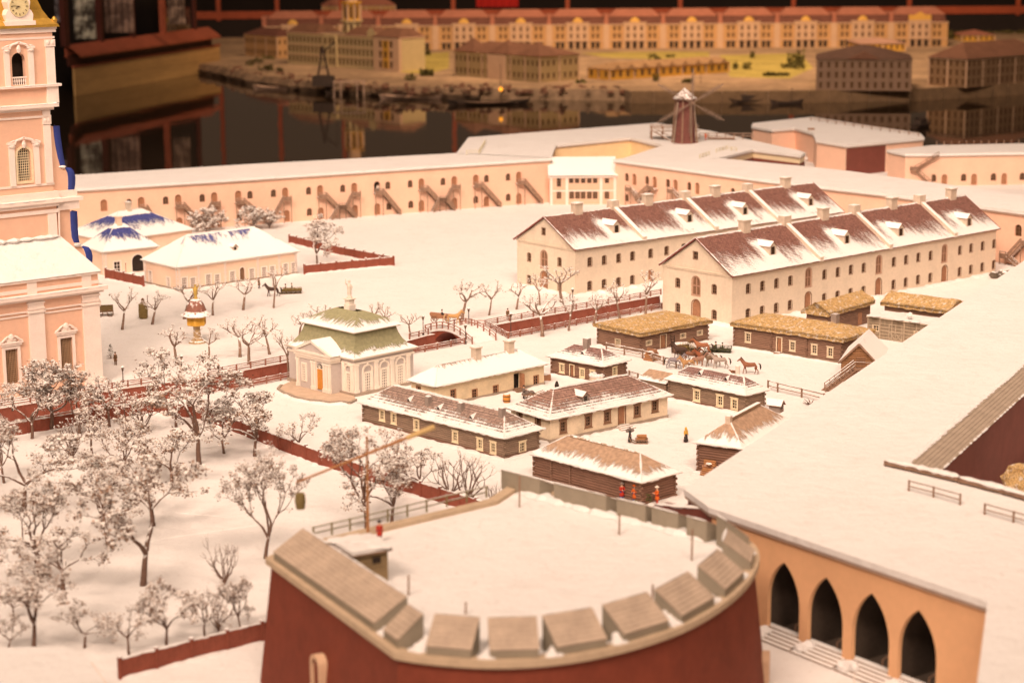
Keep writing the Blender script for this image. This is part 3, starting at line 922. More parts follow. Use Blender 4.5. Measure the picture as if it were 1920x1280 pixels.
for an, ln in sails:
  a = math.radians(an); d = Vector((math.cos(a), 0, math.sin(a))); n = Vector((-d.z, 0, d.x))
  b = MB(); b.bar(hub + Vector((0, -.3, 0)), hub + Vector((0, -.3, 0)) + d * ln, .22)
  for j in range(6):
    q = hub + Vector((0, -.3, 0)) + d * (ln * (.32 + .11 * j)); b.bar(q - n * .42, q + n * .42, .1, .06)
  b.bar(hub + Vector((0, -.3, 0)) + d * ln * .32 + n * .42, hub + Vector((0, -.3, 0)) + d * ln * .9 + n * .42, .08)
  b.bar(hub + Vector((0, -.3, 0)) + d * ln * .32 - n * .42, hub + Vector((0, -.3, 0)) + d * ln * .9 - n * .42, .08)
  b.build('sail', M('sail_lath', (.20, .14, .105), .85, .2, 1), t)
b = MB()
for x in (-2.9, 2.9): b.bar((x, -1.5, .1), (x * .62, -1.2, hb - 3.2), .16)
b.build('brace', m_grey, t)
# timber gallery round the mill
t = thing('timber_platform', 'snowy timber stair and gallery left of the windmill', 'platform', at_deck(1243, 262))
b = MB()
for x in (-2.6, 0, 2.6, 5):
  for y in (0, 3.5): b.box(x - .15, x + .15, y - .15, y + .15, 0, 3.2)
b.box(-2.8, 8.5, -.2, 3.7, 1.9, 2.1)
for z in (2.6, 3.1): b.bar((-2.6, 0, z), (8.5, 0, z), .14); b.bar((-2.6, 3.5, z), (8.5, 3.5, z), .14)
b.build('deck', m_woods, t)
b = MB(); b.bar((-2.2, -.6, 2.1), (1.6, -1.4, 0), 1.2, .25); b.bar((-2.2, -1.2, 3), (1.6, -2, .9), .12); b.build('steps', m_woods, t)
t = thing('timber_railing', 'timber railing and stacked beams to the right of the windmill', 'railing', at_deck(1312, 262))
b = MB()
for k in range(7): b.box(k * 2 - .12, k * 2 + .12, 1 - k * .28 - .1, 1 - k * .28 + .1, 0, 1.5)
for z in (.8, 1.4): b.bar((0, 1, z), (12.5, -.7, z), .16)
b.build('rails', m_woods, t)
b = MB()
for k in range(4): b.bar((2, .5 - k * .3, .2 + .25 * (k % 2)), (8, -.6 - k * .3, .2 + .25 * (k % 2)), .3)
b.build('beams', m_woods, t)
def deck_rail(label, pxs, z, cat='railing', name='railing', hh=1.0, mat=None, step=2.0):
  t = thing(name, label, cat, P(*pxs[0], z)); o = P(*pxs[0], z)
  pts = [P(x, y, z) - o for x, y in pxs]
  for i in range(len(pts) - 1):
    a, c = pts[i], pts[i + 1]; n = max(1, round((c - a).length / step))
    for k in range(n + (1 if i == len(pts) - 2 else 0)):
      q = a.lerp(c, k / n); b = MB(); b.box(-.08, .08, -.08, .08, 0, hh + .1); b.build('post', mat or m_woods, t, loc=q)
  for hz in (hh * .5, hh):
    b = MB()
    for i in range(len(pts) - 1): b.bar(pts[i] + Vector((0, 0, hz)), pts[i + 1] + Vector((0, 0, hz)), .09, .11)
    b.build('rail', mat or m_woods, t)
  return t
m_green = M('green_rail', (0.56, 0.50, 0.34), .8, .2, 1, snow=.7)
deck_rail('small green railing round a hatch on the left end of the bastion top', [(875, 290), (898, 289), (910, 268)], HD, mat=m_green, hh=.9)
deck_rail('low green railing on the bastion top in front of the windmill', [(1312, 297), (1330, 291)], HD, mat=m_green, hh=.8)
deck_rail('second low green railing on the bastion top, nearer the parapet', [(1343, 286), (1362, 281), (1381, 284)], HD, mat=m_green, hh=.8)
# ------------------------------------------------------------------ roofs
rf_bar = roof_mat('barrack_roof', (0.275, 0.138, 0.112), cover=0.42, low=0.45, streak=2.4, tile=0.33, tilew=.4, ridge=.04, patch=.5, drift=True)
rf_tile = roof_mat('grey_tile_roof', (0.34, 0.245, 0.205), cover=0.43, low=0.45, streak=.7, tile=0.42, tilew=.9, ridge=.08, patch=.55)
rf_tile2 = roof_mat('snowy_tile_roof', (0.29, 0.175, 0.155), cover=0.50, low=0.5, streak=.7, tile=0.36, tilew=.8, ridge=.08, patch=.5)
rf_stone = roof_mat('brown_tile_roof', (0.34, 0.215, 0.175), cover=0.42, low=0.42, streak=.5, tile=0.45, tilew=1.1, ridge=.06, patch=.5)
rf_snow = roof_mat('deep_snow_roof', (0.40, 0.27, 0.21), cover=0.74, low=0.6, streak=1.5, ridge=.03, patch=.4)
rf_blue = roof_mat('blue_roof', (0.10, 0.11, 0.29), cover=0.66, low=0.62, streak=1.6, ridge=.06, patch=1.0)
rf_board = roof_mat('board_roof', (0.40, 0.275, 0.19), cover=0.40, low=0.5, streak=1.8, ridge=.04, patch=.45)
m_shaft = M('timber_trim', (0.36, 0.26, 0.17), .85, .2, 1.5, snow=.35)

def chimney(bl, x, y, z, w=.9, d=.7, h=1.7, mat=None, cap=True):
  b = MB(); mat = mat or m_chim
  b.box(-w / 2, w / 2, -d / 2, d / 2, -1.2, h)
  if cap: b.box(-w / 2 - .12, w / 2 + .12, -d / 2 - .12, d / 2 + .12, h, h + .2)
  o = b.build('chimney', mat, bl.root, loc=(x, y, z))
  s = MB(); s.lump((0, 0, h + (.2 if cap else 0)), w * .55, d * .55, .16, int(x * 7), .15, half=True)
  s.build('snow_cap', m_snow, o)
  return o
def onroof(bl, px, py, axis='F'):
  """where the viewing ray meets the right-hand roof slope"""
  (x0, z0), (x1, z1), f = bl.rs
  c = bl.Mi @ CAMP; d = bl.Mi.to_3x3() @ ray(px, py)
  # plane through eave line (perp coordinate x0 at height z0) and ridge line (x1 at z1); f = index of perpendicular axis
  k = (z1 - z0) / (x1 - x0)
  # z - z0 = k (p - x0)
  t = (k * (c[f] - x0) - (c.z - z0)) / (d.z - k * d[f])
  return c + d * t
def dormer(bl, px, py, w=1.1, h=1.0, wall=None, roof=None, pane=None, deep=2.4, snow=False):
  """small gabled dormer on the slope that faces its eave"""
  q = onroof(bl, px, py); f = bl.rs[2]
  kk = (bl.rs[1][1] - bl.rs[0][1]) / (bl.rs[1][0] - bl.rs[0][0])
  rz = 0 if f == 1 else -math.pi / 2
  dp = min(deep, h / max(kk, .2) + .6)
  b = MB()
  b.add([(-w / 2, 0, -.3), (w / 2, 0, -.3), (w / 2, 0, h), (0, 0, h + w * .42), (-w / 2, 0, h), (-w / 2, dp, -.3), (w / 2, dp, -.3), (w / 2, dp, h), (0, dp, h + w * .42), (-w / 2, dp, h)],
     [(0, 1, 2, 3, 4), (1, 6, 7, 2), (5, 0, 4, 9)])
  o = b.build('dormer', wall or m_chim, bl.root, loc=q, rz=rz)
  r = MB(); e = .18; dl = dp + w * .42 / max(kk, .2)
  for sx in (-1, 1):
    r.add([(sx * (w / 2 + e), -e, h - e * .8), (0, -e, h + w * .42 + .03), (0, dl, h + w * .42 + .03), (sx * (w / 2 + e), dp + .2, h - e * .8),
               (sx * (w / 2 + e), -e, h - e * .8 + .1), (0, -e, h + w * .42 + .15), (0, dl, h + w * .42 + .15), (sx * (w / 2 + e), dp + .2, h - e * .8 + .1)],
       [(0, 1, 2, 3), (4, 5, 6, 7), (0, 1, 5, 4), (1, 2, 6, 5), (2, 3, 7, 6), (3, 0, 4, 7)])
  r.build('dormer_roof', roof or M('snowy_board', (.3, .17, .13), .85, .2, 1.5, snow=.7), o)
  p = MB(); p.box(-w * .28, w * .28, -.03, .02, .1, h * .92); p.build('dormer_window', pane or m_pane, o)
  return o
def vent(bl, px, py, s=.55):
  """little triangular roof vent with snow piled behind"""
  q = onroof(bl, px, py); f = bl.rs[2]; rz = 0 if f == 1 else -math.pi / 2
  b = MB(); b.add([(-s / 2, 0, 0), (s / 2, 0, 0), (0, 0, s * .8), (0, s * 1.6, s * .75)], [(0, 1, 2), (1, 3, 2), (3, 0, 2)])
  o = b.build('roof_vent', m_dark, bl.root, loc=q, rz=rz)
  g = MB(); g.add([(-s / 2 - .08, -.06, .02), (s / 2 + .08, -.06, .02), (0, -.1, s * .86), (0, s * 2.4, s * 1.3), (-s * .7, s * 2.0, s * .7), (s * .7, s * 2.0, s * .7)], [(0, 2, 3, 4), (1, 5, 3, 2)])
  g.build('vent_snow', m_snow, o)

m_archf = M('arch_frame', (.44, .27, .19), .8, .15, 1)
# ------------------------------------------------------------------ the two barracks
def barracks(name, label, B, A, C, H, apex, wins, bigs, lows, lbigs, gab, leftw, divs, chims, dorms, door=None):
  s = Bld(name, label, 'barracks', B, A, C, z=H, group='long barracks with brown tiled roofs')
  gh = s.at('L', *apex)[1] - H
  zu = None
  for px, py in wins: s.win('F', px, py, .9, 1.45, 'seg', m_brown, m_pane, nx=2, ny=3, depth=.22, case=.09, proud=.015)
  for px, py in bigs: s.win('F', px, py, 1.5, 3.0, 'arch', m_archf, m_brown, nx=2, ny=2, depth=.18, case=.1, proud=.02, bar=.14)
  for px, py in lows: s.win('F', px, py, .9, 1.45, 'seg', m_brown, m_pane, nx=2, ny=3, depth=.22, case=.09, proud=.015)
  for px, py in lbigs:
    u, z = s.at('F', px, py); s.dr('F', None, None, 1.5, 2.9, 'arch', m_door, z=0.05, u=u, depth=.2, case_m=m_brown, case=.1, boards=2)
  if door:
    u, z = s.at('F', *door); s.dr('F', None, None, 1.1, 2.3, 'rect', m_door, z=0.05, u=u)
  for (px, py, k) in leftw:
    if k == 's': s.win('L', px, py, .9, 1.4, 'seg', m_brown, m_pane, nx=2, ny=3, depth=.22, case=.09, proud=.015)
    elif k == 'b': s.win('L', px, py, 1.75, 3.0, 'arch', m_archf, m_brown, nx=2, ny=2, depth=.18, case=.1, proud=.02, bar=.16)
    else:
      u, z = s.at('L', px, py); s.dr('L', None, None, 1.75, 3.0, 'arch', m_door, z=.05, u=u, case_m=m_brown, case=.1, boards=2)
  s.win('L', *gab, .95, 1.15, 'rect', m_brown, m_pane, nx=2, ny=2, depth=.2, case=.07, proud=.02)
  s.walls(m_cream, H, gables='LR', gh=gh)
  ov = .5
  s.rs = ((-ov, H - .05), (s.W / 2, H + gh + .25), 1)
  b, uv = MB(), []
  zr = H + gh + .25; x0, x1 = -.45, s.L + .45
  us = [s.at('F', *d)[0] for d in divs]
  cuts = [x0] + us + [x1]
  ds = [onroof(s, *q) for q in dorms]; cs_ = math.hypot(s.W / 2 + ov, zr - H) / (s.W / 2 + ov)
  def wake(p):
    if p.y > s.W / 2 - .05: return 0.0
    v = 0.0
    for q in ds:
      w = (p.y - q.y) * cs_; u = p.x - q.x + .3 * max(0, w - 1.5)
      if w > -1.6: v += .8 * math.exp(-(u / (1.15 + .30 * max(0, w))) ** 2) * (math.exp(-max(0, w - 3.0) / 1.3)) + .45 * math.exp(-((abs(u) - 1.2) / .6) ** 2) * math.exp(-max(0, w - .8))
    return min(v, 1.0)
  for i in range(len(cuts) - 1):
    a, c = cuts[i], cuts[i + 1]
    slope(b, uv, (a, -ov, H - .05), (c, -ov, H - .05), (c, s.W / 2, zr), (a, s.W / 2, zr), 26, .035, cols=max(8, int((c - a) / .5)))
    slope(b, uv, (c, s.W + ov, H - .05), (a, s.W + ov, H - .05), (a, s.W / 2, zr), (c, s.W / 2, zr), 26, .035)
  ro = roof_obj(b, uv, 'roof', rf_bar, s.root, wake)
  g = MB(); ribbon(g, [(x0, -ov - .02, H + .0), (x1, -ov - .02, H + .0)], .13, 3, stepl=.5, jit=.6)
  ribbon(g, [(x0, s.W / 2, zr + .02), (x1, s.W / 2, zr + .02)], .12, 4, jit=.5)
  ribbon(g, [(x0, -ov, H), (x0, s.W / 2, zr), (x0, s.W + ov, H)], .10, 5, jit=.4)
  g.build('roof_snow', m_snow, ro)
  f = MB()                                            # verge boards and eaves
  for x in (x0 + .05, x1 - .05):
    f.bar((x, -ov, H - .14), (x, s.W / 2, zr - .1), .12, .3); f.bar((x, s.W + ov, H - .14), (x, s.W / 2, zr - .1), .12, .3)
  f.box(x0 + .1, x1 - .1, -ov + .05, 0, H - .22, H - .1)
  f.build('verge', M('verge_board', (.22, .06, .045), .8, .2, 1), s.root)
  c = MB(); c.box(-.14, -.003, -.1, s.W + .1, H - .35, H - .02); c.box(-.2, -.003, -.15, s.W + .15, H - .1, H - .03)
  c.box(-.1, s.L + .1, -.12, -.003, H - .42, H - .22); c.build('cornice', m_cream, s.root)
  for u in us:                                        # fire walls standing above the roof
    d = MB(); w = .42
    d.add([(u - w, -ov - .1, H - .2), (u + w, -ov - .1, H - .2), (u + w, -ov - .1, H + .55), (u - w, -ov - .1, H + .55), (u - w, s.W / 2, zr - .3), (u + w, s.W / 2, zr - .3), (u + w, s.W / 2, zr + .55), (u - w, s.W / 2, zr + .55),
               (u - w, s.W + ov, H - .2), (u + w, s.W + ov, H - .2), (u + w, s.W + ov, H + .5), (u - w, s.W + ov, H + .5)],
       [(0, 1, 2, 3), (3, 2, 6, 7), (7, 6, 10, 11), (1, 5, 6, 2), (4, 0, 3, 7), (5, 9, 10, 6), (8, 4, 7, 11)])
    d.box(u - .8, u + .8, s.W / 2 - .7, s.W / 2 + .7, zr - .3, zr + 1.25)
    o = d.build('fire_wall', m_chim, s.root)
    k = MB(); k.box(u + .55, u + .82, s.W / 2 - .45, s.W / 2 + .45, zr + .25, zr + .95); k.build('flue_opening', m_brown, o)
  for px, py in chims:
    # chimney stands on the ridge
    c0 = s.Mi @ CAMP; dd = s.Mi.to_3x3() @ ray(px, py); t = (s.W / 2 - c0.y) / dd.y; x = (c0 + dd * t).x
    chimney(s, x, s.W / 2 - .1, zr, 1.6, 1.2, 1.4)
  for px, py in dorms: dormer(s, px, py, 1.45, 1.4)
  base = [s.Mi.inverted() @ Vector(v) for v in ((s.L, -.5, 0), (-.4, -.5, 0), (-.4, s.W, 0))]
  drift_w(base, .8, int(B[0]))
  return s
up = [(1403, 541), (1429.7, 536), (1456, 531), (1482, 526), (1546, 514.5), (1571, 510), (1595.5, 505.5), (1619.5, 502), (1676, 491), (1699, 487), (1722, 482.5), (1745, 479), (1800, 469), (1821, 465), (1842.5, 461), (1864, 457)]
lo = [(x - .7, y + 47 - (x - 1400) * .017) for x, y in up]
barr1 = barracks('barracks', 'near long two storey barracks with brown tiled roof, its gable behind the straw roofed sheds', (1373, 516.3), (1239.7, 495.6), (1887, 430), 7.7, (1303.5, 447),
  up, [(1516, 520), (1648, 496), (1771, 475)], lo, [(1515, 565), (1647, 538), (1770.5, 523)], (1304, 479),
  [(1270.7, 530, 's'), (1305, 536, 'b'), (1339, 542, 's'), (1270.7, 577, 's'), (1305, 583, 'd'), (1339, 590, 's')],
  [(1536, 479), (1666, 458), (1787.5, 438)], [(1395, 425), (1542.5, 404), (1671, 387), (1782, 370)], [(1449, 478), (1588, 457), (1689, 443), (1817, 424)])
up2 = [(1106, 491), (1133, 487.5), (1160, 484), (1186, 480), (1220, 475), (1250, 470)]
barr2 = barracks('barracks', 'far long two storey barracks with brown tiled roof, its gable facing the snowy square', (1078.3, 466.7), (966.7, 447.5), (1588, 398), 7.7, (1018.5, 407),
  up2 + [(1282, 465), (1310, 460)], [], [(x - .3, y + 44.5) for x, y in up2[:4]], [], (1019, 434),
  [(992, 482, 's'), (1020, 486, 'b'), (1049, 491, 's'), (992, 524, 's'), (1020, 530, 'd'), (1049, 536, 's')],
  [(1205, 446), (1340, 426), (1457, 411)], [(1081, 384), (1213, 367), (1340, 357), (1472, 343)], [(1156, 437), (1293, 417), (1397, 403), (1520, 386)], door=(1220, 524))

# ------------------------------------------------------------------ timber and stone houses
def trimwin(s, f, px, py, w=.68, h=1.05, case=.17, mat=None, **kw):
  return s.win(f, px, py, w, h, 'rect', mat or m_gold_w, m_pane, nx=2, ny=3, case=case, proud=.07, depth=.14, bar=.05, cap=True, **kw)
def logends(s, H, faces=('A', 'B', 'C'), pitch=.3, mat=None, xs=()):
  """log ends sticking out at the corners, one small stub per course"""
  b = MB()
  spots = {'A': (0, s.W), 'B': (0, 0), 'C': (s.L, 0)}
  n = int(H / pitch)
  for f in faces:
    x, y = spots[f]
    for i in range(n):
      z = pitch * (i + .5)
      if i % 2: b.box(x - .22, x + .02, y - .1 if f != 'A' else y - .1, y + .1, z - .12, z + .12)
      else: b.box(x - .1, x + .1, y - .22 if f != 'A' else y - .02, y + .02 if f != 'A' else y + .22, z - .12, z + .12)
  for f, u in xs:
    (ox, oy), an, ln = s.fc(f)
    for i in range(n):
      z = pitch * (i + .5); q, _ = s.pos(f, u, z, .07)
      b.box(q.x - .11, q.x + .11, q.y - .11, q.y + .11, z - .11, z + .11)
  b.build('log_ends', mat or m_logd, s.root)
def house_base(s, r=.5, seed=0, mat=None, h=.35):
  b = MB(); b.box(-.1, s.L + .1, -.1, -.003, 0, h); b.box(-.1, -.003, -.003, s.W + .1, 0, h)
  b.build('plinth', mat or m_base, s.root)
  I = s.Mi.inverted()
  drift_w([I @ Vector(v) for v in ((s.L + .3, -.35, 0), (-.4, -.4, 0), (-.35, s.W + .3, 0))], r, seed)

# long log house in front
s = Bld('log_house', 'longest grey log house with three chimneys and cream framed windows, left of the plastered house', 'house', (945, 823), (686, 751), (1017.5, 803), z=2.5, ov=.5)
for px, py in ((716.6, 778), (738.5, 784), (781, 796.6), (853.5, 818), (900, 832), (925, 839)): trimwin(s, 'L', px, py)
trimwin(s, 'F', 979.5, 838, .8)
s.walls(m_logg, 2.5); house_base(s, .45, 11, m_logd, .3); logends(s, 2.5, mat=m_logg)
o, r0, r1 = hip_roof(s, rf_tile, 2.5, 2.2, .5, rows=12, lift=.05, snowm=m_snow, seed=21, edge_m=m_shaft)
s.rs = ((-.5, 2.5), (s.L / 2, 4.7), 0)
for px, py in ((800, 762), (861, 774), (938, 784)):
  q = onroof(s, px, py); chimney(s, q.x + .3, q.y, q.z + .2, .62, .62, 1.0, m_chimg, cap=False)
for px, py in ((766, 752.5), (822, 767.6), (883, 785)): vent(s, px, py)

# plastered house with the door steps
s = Bld('plastered_house', 'stained cream plaster house with a brown door, stone steps and rows of brown roof tiles', 'house', (1030, 788), (948, 764), (1260.5, 740), z=2.9, ov=.5)
for px, py in ((1056, 799.5), (1103, 789), (1138.7, 781), (1194.5, 769.4), (1228, 760.6)): s.win('F', px, py, .72, 1.15, 'rect', m_brown, m_pane, nx=2, ny=3, case=.2, proud=.06, depth=.15, bar=.06, cap=True)
for px, py in ((974.5, 782.7), (1009, 791.6)): s.win('L', px, py, .72, 1.15, 'rect', m_brown, m_pane, nx=2, ny=3, case=.2, proud=.06, depth=.15, bar=.06, cap=True)
u, z = s.at('F', 1166, 781); s.dr('F', None, None, 1.05, 2.1, 'rect', m_door, z=.45, u=u, case_m=m_brown, case=.12, boards=3)
s.walls(m_stone, 2.9); house_base(s, .45, 12, m_base, .4)
b = MB()
for k in range(3): b.box(u - .9 - k * .12, u + .9 + k * .12, -.5 - k * .38, -.11, 0.02, .42 - k * .14)
b.build('door_steps', M('snowy_stone', (.4, .32, .26), .9, .15, 1, snow=.5), s.root)
hip_roof(s, rf_stone, 2.9, 2.5, .5, rows=14, lift=.07, snowm=m_snow, seed=31, edge_m=m_shaft)
s.rs = ((-.5, 2.9), (s.W / 2, 5.4), 1)
dormer(s, 1098, 753, .9, .75, m_chimg)

# ochre plaster house behind it
s = Bld('ochre_house', 'ochre plaster house with a snow covered roof, brown windows and an open dark doorway', 'house', (816, 726), (758.7, 713), (1037.5, 684), z=2.8, ov=.45)
for px, py in ((849.7, 742), (890, 741), (929.4, 733.7), (1005, 715)): s.win('F', px, py, .8, 1.55, 'rect', m_door, m_pane, nx=2, ny=4, case=.1, proud=.04, depth=.15, bar=.05)
s.win('L', 785, 733, .7, 1.1, 'rect', m_brown, m_pane, nx=2, ny=3, case=.12)
u, z = s.at('F', 968.7, 724); s.holes['F'].append([(u + q[0], .3 + q[1]) for q in shape('rect', 1.0, 2.0)])
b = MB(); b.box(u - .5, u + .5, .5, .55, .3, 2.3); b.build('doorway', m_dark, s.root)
b = MB(); b.box(0, .08, -.9, 0, 0, 1.95); b.build('open_door', m_door, s.root, loc=(u + .52, -.02, .32))
b = MB()
for k in range(3): b.box(u - .8, u + .8, -.4 - k * .35, -.11, 0.02, .38 - k * .12)
b.build('door_steps', m_wood, s.root)
s.walls(M('ochre_plaster', (0.70, 0.565, 0.38), 0.9, 0.12, 0.5, 0.02, 4, dirt=0.3), 2.8); house_base(s, .4, 13)
o, r0, r1 = hip_roof(s, rf_snow, 2.8, 2.0, .45, rows=1, lift=.02, snowm=m_snow, seed=41, edge_m=m_shaft)
for px in (893, 955):
  c0 = s.Mi @ CAMP; dd = s.Mi.to_3x3() @ ray(px, 683 - (px - 893) * .2); t = (s.W / 2 - c0.y) / dd.y; x = (c0 + dd * t).x
  chimney(s, x, s.W / 2, 4.7, 1.0, .9, 1.3)

# small log cottage
s = Bld('log_cottage', 'small brown log cottage with a tall grey chimney and a cream framed door', 'house', (1132.5, 687.5), (1033.7, 666), (1177.5, 673.7), z=2.4, ov=.5)
for px, py in ((1053.7, 690), (1091.7, 699), (1111, 702.5)): trimwin(s, 'L', px, py, .62, .95, .15)
u, z = s.at('L', 1072.5, 697); s.dr('L', None, None, .65, 1.55, 'rect', m_door, z=.15, u=u, case_m=m_gold_w, case=.13, boards=2)
trimwin(s, 'F', 1152.5, 696, .7, .95, .15)
s.walls(m_log, 2.4); house_base(s, .4, 14, m_logd, .25); logends(s, 2.4, mat=m_log)
hip_roof(s, rf_tile2, 2.4, 1.7, .5, rows=10, lift=.05, snowm=m_snow, seed=51, edge_m=m_shaft)
s.rs = ((-.5, 2.4), (s.L / 2, 4.1), 0)
vent(s, 1092, 664)
q = onroof(s, 1095, 657); chimney(s, q.x + .6, q.y, q.z + .2, .8, .8, 1.4, m_chimg, cap=False)

# log house by the horse yard
s = Bld('log_house', 'grey log house with three cream framed windows and patchy snow roof, below the horse yard', 'house', (1398.6, 742), (1250, 709), (1442, 730), z=2.5, ov=.5)
for px, py in ((1306.5, 741), (1350, 751), (1377, 757.5)): trimwin(s, 'L', px, py, .78, 1.15, .18)
s.walls(m_logg, 2.5); house_base(s, .45, 15, m_logd, .3); logends(s, 2.5, mat=m_logg)
hip_roof(s, rf_tile2, 2.5, 1.75, .5, rows=11, lift=.05, snowm=m_snow, seed=61, edge_m=m_shaft)
s.rs = ((-.5, 2.5), (s.L / 2, 4.25), 0)
for px, py in ((1312, 702), (1361, 713)): vent(s, px, py)
b = MB(); b.lathe([(.3, 0), (.28, 1.1), (.34, 1.15), (.3, 1.4)], 10); q = onroof(s, 1383, 700)
b.build('chimney', M('white_chimney', (.75, .66, .58), .9, .1, 1, snow=.4), s.root, loc=q + Vector((0, 0, -.4)))

# plain log stable in the foreground
s = Bld('log_stable', 'windowless brown log stable with a bare board hip roof, just behind the tower parapet', 'stable', (1203, 906), (984, 852), (1280.6, 885.8), z=2.6, ov=.45)
s.walls(m_logd, 2.6)
ul = s.W * .24
logends(s, 2.6, mat=m_log, xs=(('L', s.W * .17), ('L', s.W * .35)))
house_base(s, .4, 16, m_logd, .25)
o, r0, r1 = hip_roof(s, rf_board, 2.6, 2.1, .45, rows=1, lift=.02, snowm=m_snow, seed=71, edge_m=m_shaft)
b = MB(); ribbon(b, [r0, r1], .2, 3, flat=.6)
b.build('ridge_board', m_shaft, s.root)

# log house half hidden by the rampart
s = Bld('log_house', 'brown log house with plank roof and thick ridge beam, cut off by the snowy rampart', 'house', (1394, 842), (1297, 831), (1500, 791), z=3.3, ov=.45)
s.walls(m_logd, 3.3); logends(s, 3.3, mat=m_log); house_base(s, .4, 17, m_logd, .25)
o, r0, r1 = hip_roof(s, rf_board, 3.3, 2.3, .45, rows=1, lift=.02, snowm=m_snow, seed=81, edge_m=m_shaft)
b = MB(); b.bar(Vector(r0) + Vector((-.2, 0, .1)), Vector(r1) + Vector((0, 0, .1)), .5, .3); b.build('ridge_beam', m_shaft, s.root)
s.rs = ((-.45, 3.3), (s.W / 2, 5.6), 1)
dormer(s, 1466, 768, 1.1, .6, m_chimg)
chimney(s, r0[0] - .2, r0[1], r0[2] - .2, .6, .6, .7, m_chim, cap=False)

# straw roofed sheds
def thatch_roof(s, z0, h, ov=.55, seed=0, gable=False, flat_end=False):
  """thick straw roof: a lumpy grid over the hip shape plus ragged straw along the eaves"""
  r = random.Random(seed); b = MB()
  x0, x1, y0, y1 = -ov, s.L + ov, -ov, s.W + ov
  nx, ny = max(8, int((x1 - x0) / .55)), max(8, int((y1 - y0) / .55))
  hw = min(x1 - x0, y1 - y0) / 2
  along_x = (x1 - x0) >= (y1 - y0)
  o = len(b.v)
  for i in range(nx + 1):
    for j in range(ny + 1):
      x = x0 + (x1 - x0) * i / nx; y = y0 + (y1 - y0) * j / ny
      d = min(y - y0, y1 - y) if (gable and along_x) else (min(x - x0, x1 - x) if gable else min(x - x0, x1 - x, y - y0, y1 - y))
      z = z0 + h * min(1, d / hw) ** .9 + .28
      e = i in (0, nx) or j in (0, ny)
      z += (r.random() - .5) * (.16 if not e else .22)
      b.v.append(Vector((x + (r.random() - .5) * .2, y + (r.random() - .5) * .2, z)))
  for i in range(nx):
    for j in range(ny):
      q = o + i * (ny + 1) + j
      b.f.append((q, q + ny + 1, q + ny + 2, q + 1)); b.m.append(0)
  edge = [(i, 0) for i in range(nx)] + [(nx, j) for j in range(ny)] + [(nx - i, ny) for i in range(nx)] + [(0, ny - j) for j in range(ny)]
  k = len(b.v)
  for i, j in edge:
    p = b.v[o + i * (ny + 1) + j]; b.v.append(Vector((p.x * 1, p.y, z0 - .12 - r.random() * .16)))
  n = len(edge)
  for a in range(n):
    i, j = edge[a]; i2, j2 = edge[(a + 1) % n]
    b.f.append((o + i * (ny + 1) + j, o + i2 * (ny + 1) + j2, k + (a + 1) % n, k + a)); b.m.append(0)
  ob = b.build('straw_roof', thatch_mat(), s.root, smooth=True)
  st = MB()                                                  # loose stalks
  for a in range(int((x1 - x0) * (y1 - y0) * 9)):
    x = r.uniform(x0, x1); y = r.uniform(y0, y1)
    if r.random() < .35:
      if r.random() < .5: x = r.choice((x0, x1)) + r.uniform(-.1, .1)
      else: y = r.choice((y0, y1)) + r.uniform(-.1, .1)
    d = min(y - y0, y1 - y) if (gable and along_x) else (min(x - x0, x1 - x) if gable else min(x - x0, x1 - x, y - y0, y1 - y))
    z = z0 + h * min(1, max(d, 0) / hw) ** .9 + .28
    an = r.uniform(0, 6.28); l = r.uniform(.25, .6); w = r.uniform(.03, .07)
    dx, dy = math.cos(an) * l, math.sin(an) * l
    z1 = z + r.uniform(-.05, .2)
    st.add([(x - dy * w, y + dx * w, z), (x + dy * w, y - dx * w, z), (x + dx, y + dy, z1)], [(0, 1, 2)])
  so = st.build('loose_straw', M('straw', (0.55, 0.36, 0.14), .95, .35, 3), ob); so['kind'] = 'stuff'
  return ob
s = Bld('thatched_shed', 'brown log shed with golden straw roof, beside the red canal and its row of trees', 'shed', (1200, 629.5), (1115, 610.6), (1332.5, 603), z=2.7, ov=.5)
s.win('L', 1158.5, 642.5, .95, 1.0, 'rect', m_trimw, m_pane, nx=5, ny=4, case=.1, bar=.035)
for px, py in ((1216.6, 642.5), (1280.4, 629.4), (1312, 623.7)): s.win('F', px, py, 1.0, .6, 'rect', m_trimw, m_pane, nx=3, ny=1, case=.1)
u, z = s.at('F', 1243.4, 644); s.dr('F', None, None, 1.1, 2.0, 'rect', m_door, z=.08, u=u, case_m=m_trimw, case=.1)
s.walls(m_log, 2.75); logends(s, 2.7, mat=m_log, xs=(('F', s.L * .46),)); thatch_roof(s, 2.75, 1.0, seed=1); house_base(s, .4, 18, m_logd, .2)
s = Bld('thatched_shed', 'long brown log shed with pale framed windows and snow flecked straw roof, facing the horses', 'shed', (1579.6, 640.6), (1371.5, 608), (1640, 622), z=3.2, ov=.5)
for px, py in ((1402.5, 632.6), (1486, 648.5), (1527, 654.7), (1556.6, 660)): trimwin(s, 'L', px, py, .72, 1.15, .15, m_trimw)
u, z = s.at('L', 1461, 650); s.dr('L', None, None, .75, 2.0, 'rect', m_door, z=.3, u=u, case_m=m_trimw, case=.14, boards=2)
s.walls(m_log, 3.25); logends(s, 3.2, mat=m_log, xs=(('L', s.W * .36), ('L', s.W * .69))); thatch_roof(s, 3.25, 1.15, seed=2); house_base(s, .45, 19, m_logg, .3)
q, _ = s.pos('L', u, .0, .35); b = MB(); b.box(-.5, .5, -.3, .3, 0, .3); b.build('door_step', m_woods, s.root, loc=q, rz=-math.pi / 2)
s.rs = ((-.5, 3.25), (s.L / 2, 4.4), 0)
b = MB(); b.box(-.4, .4, -.4, .4, -.5, .9)
for k in range(5): b.box(-.44 + k * .2, -.36 + k * .2, -.43, .43, -.5, .92)
q0 = onroof(s, 1566, 600)
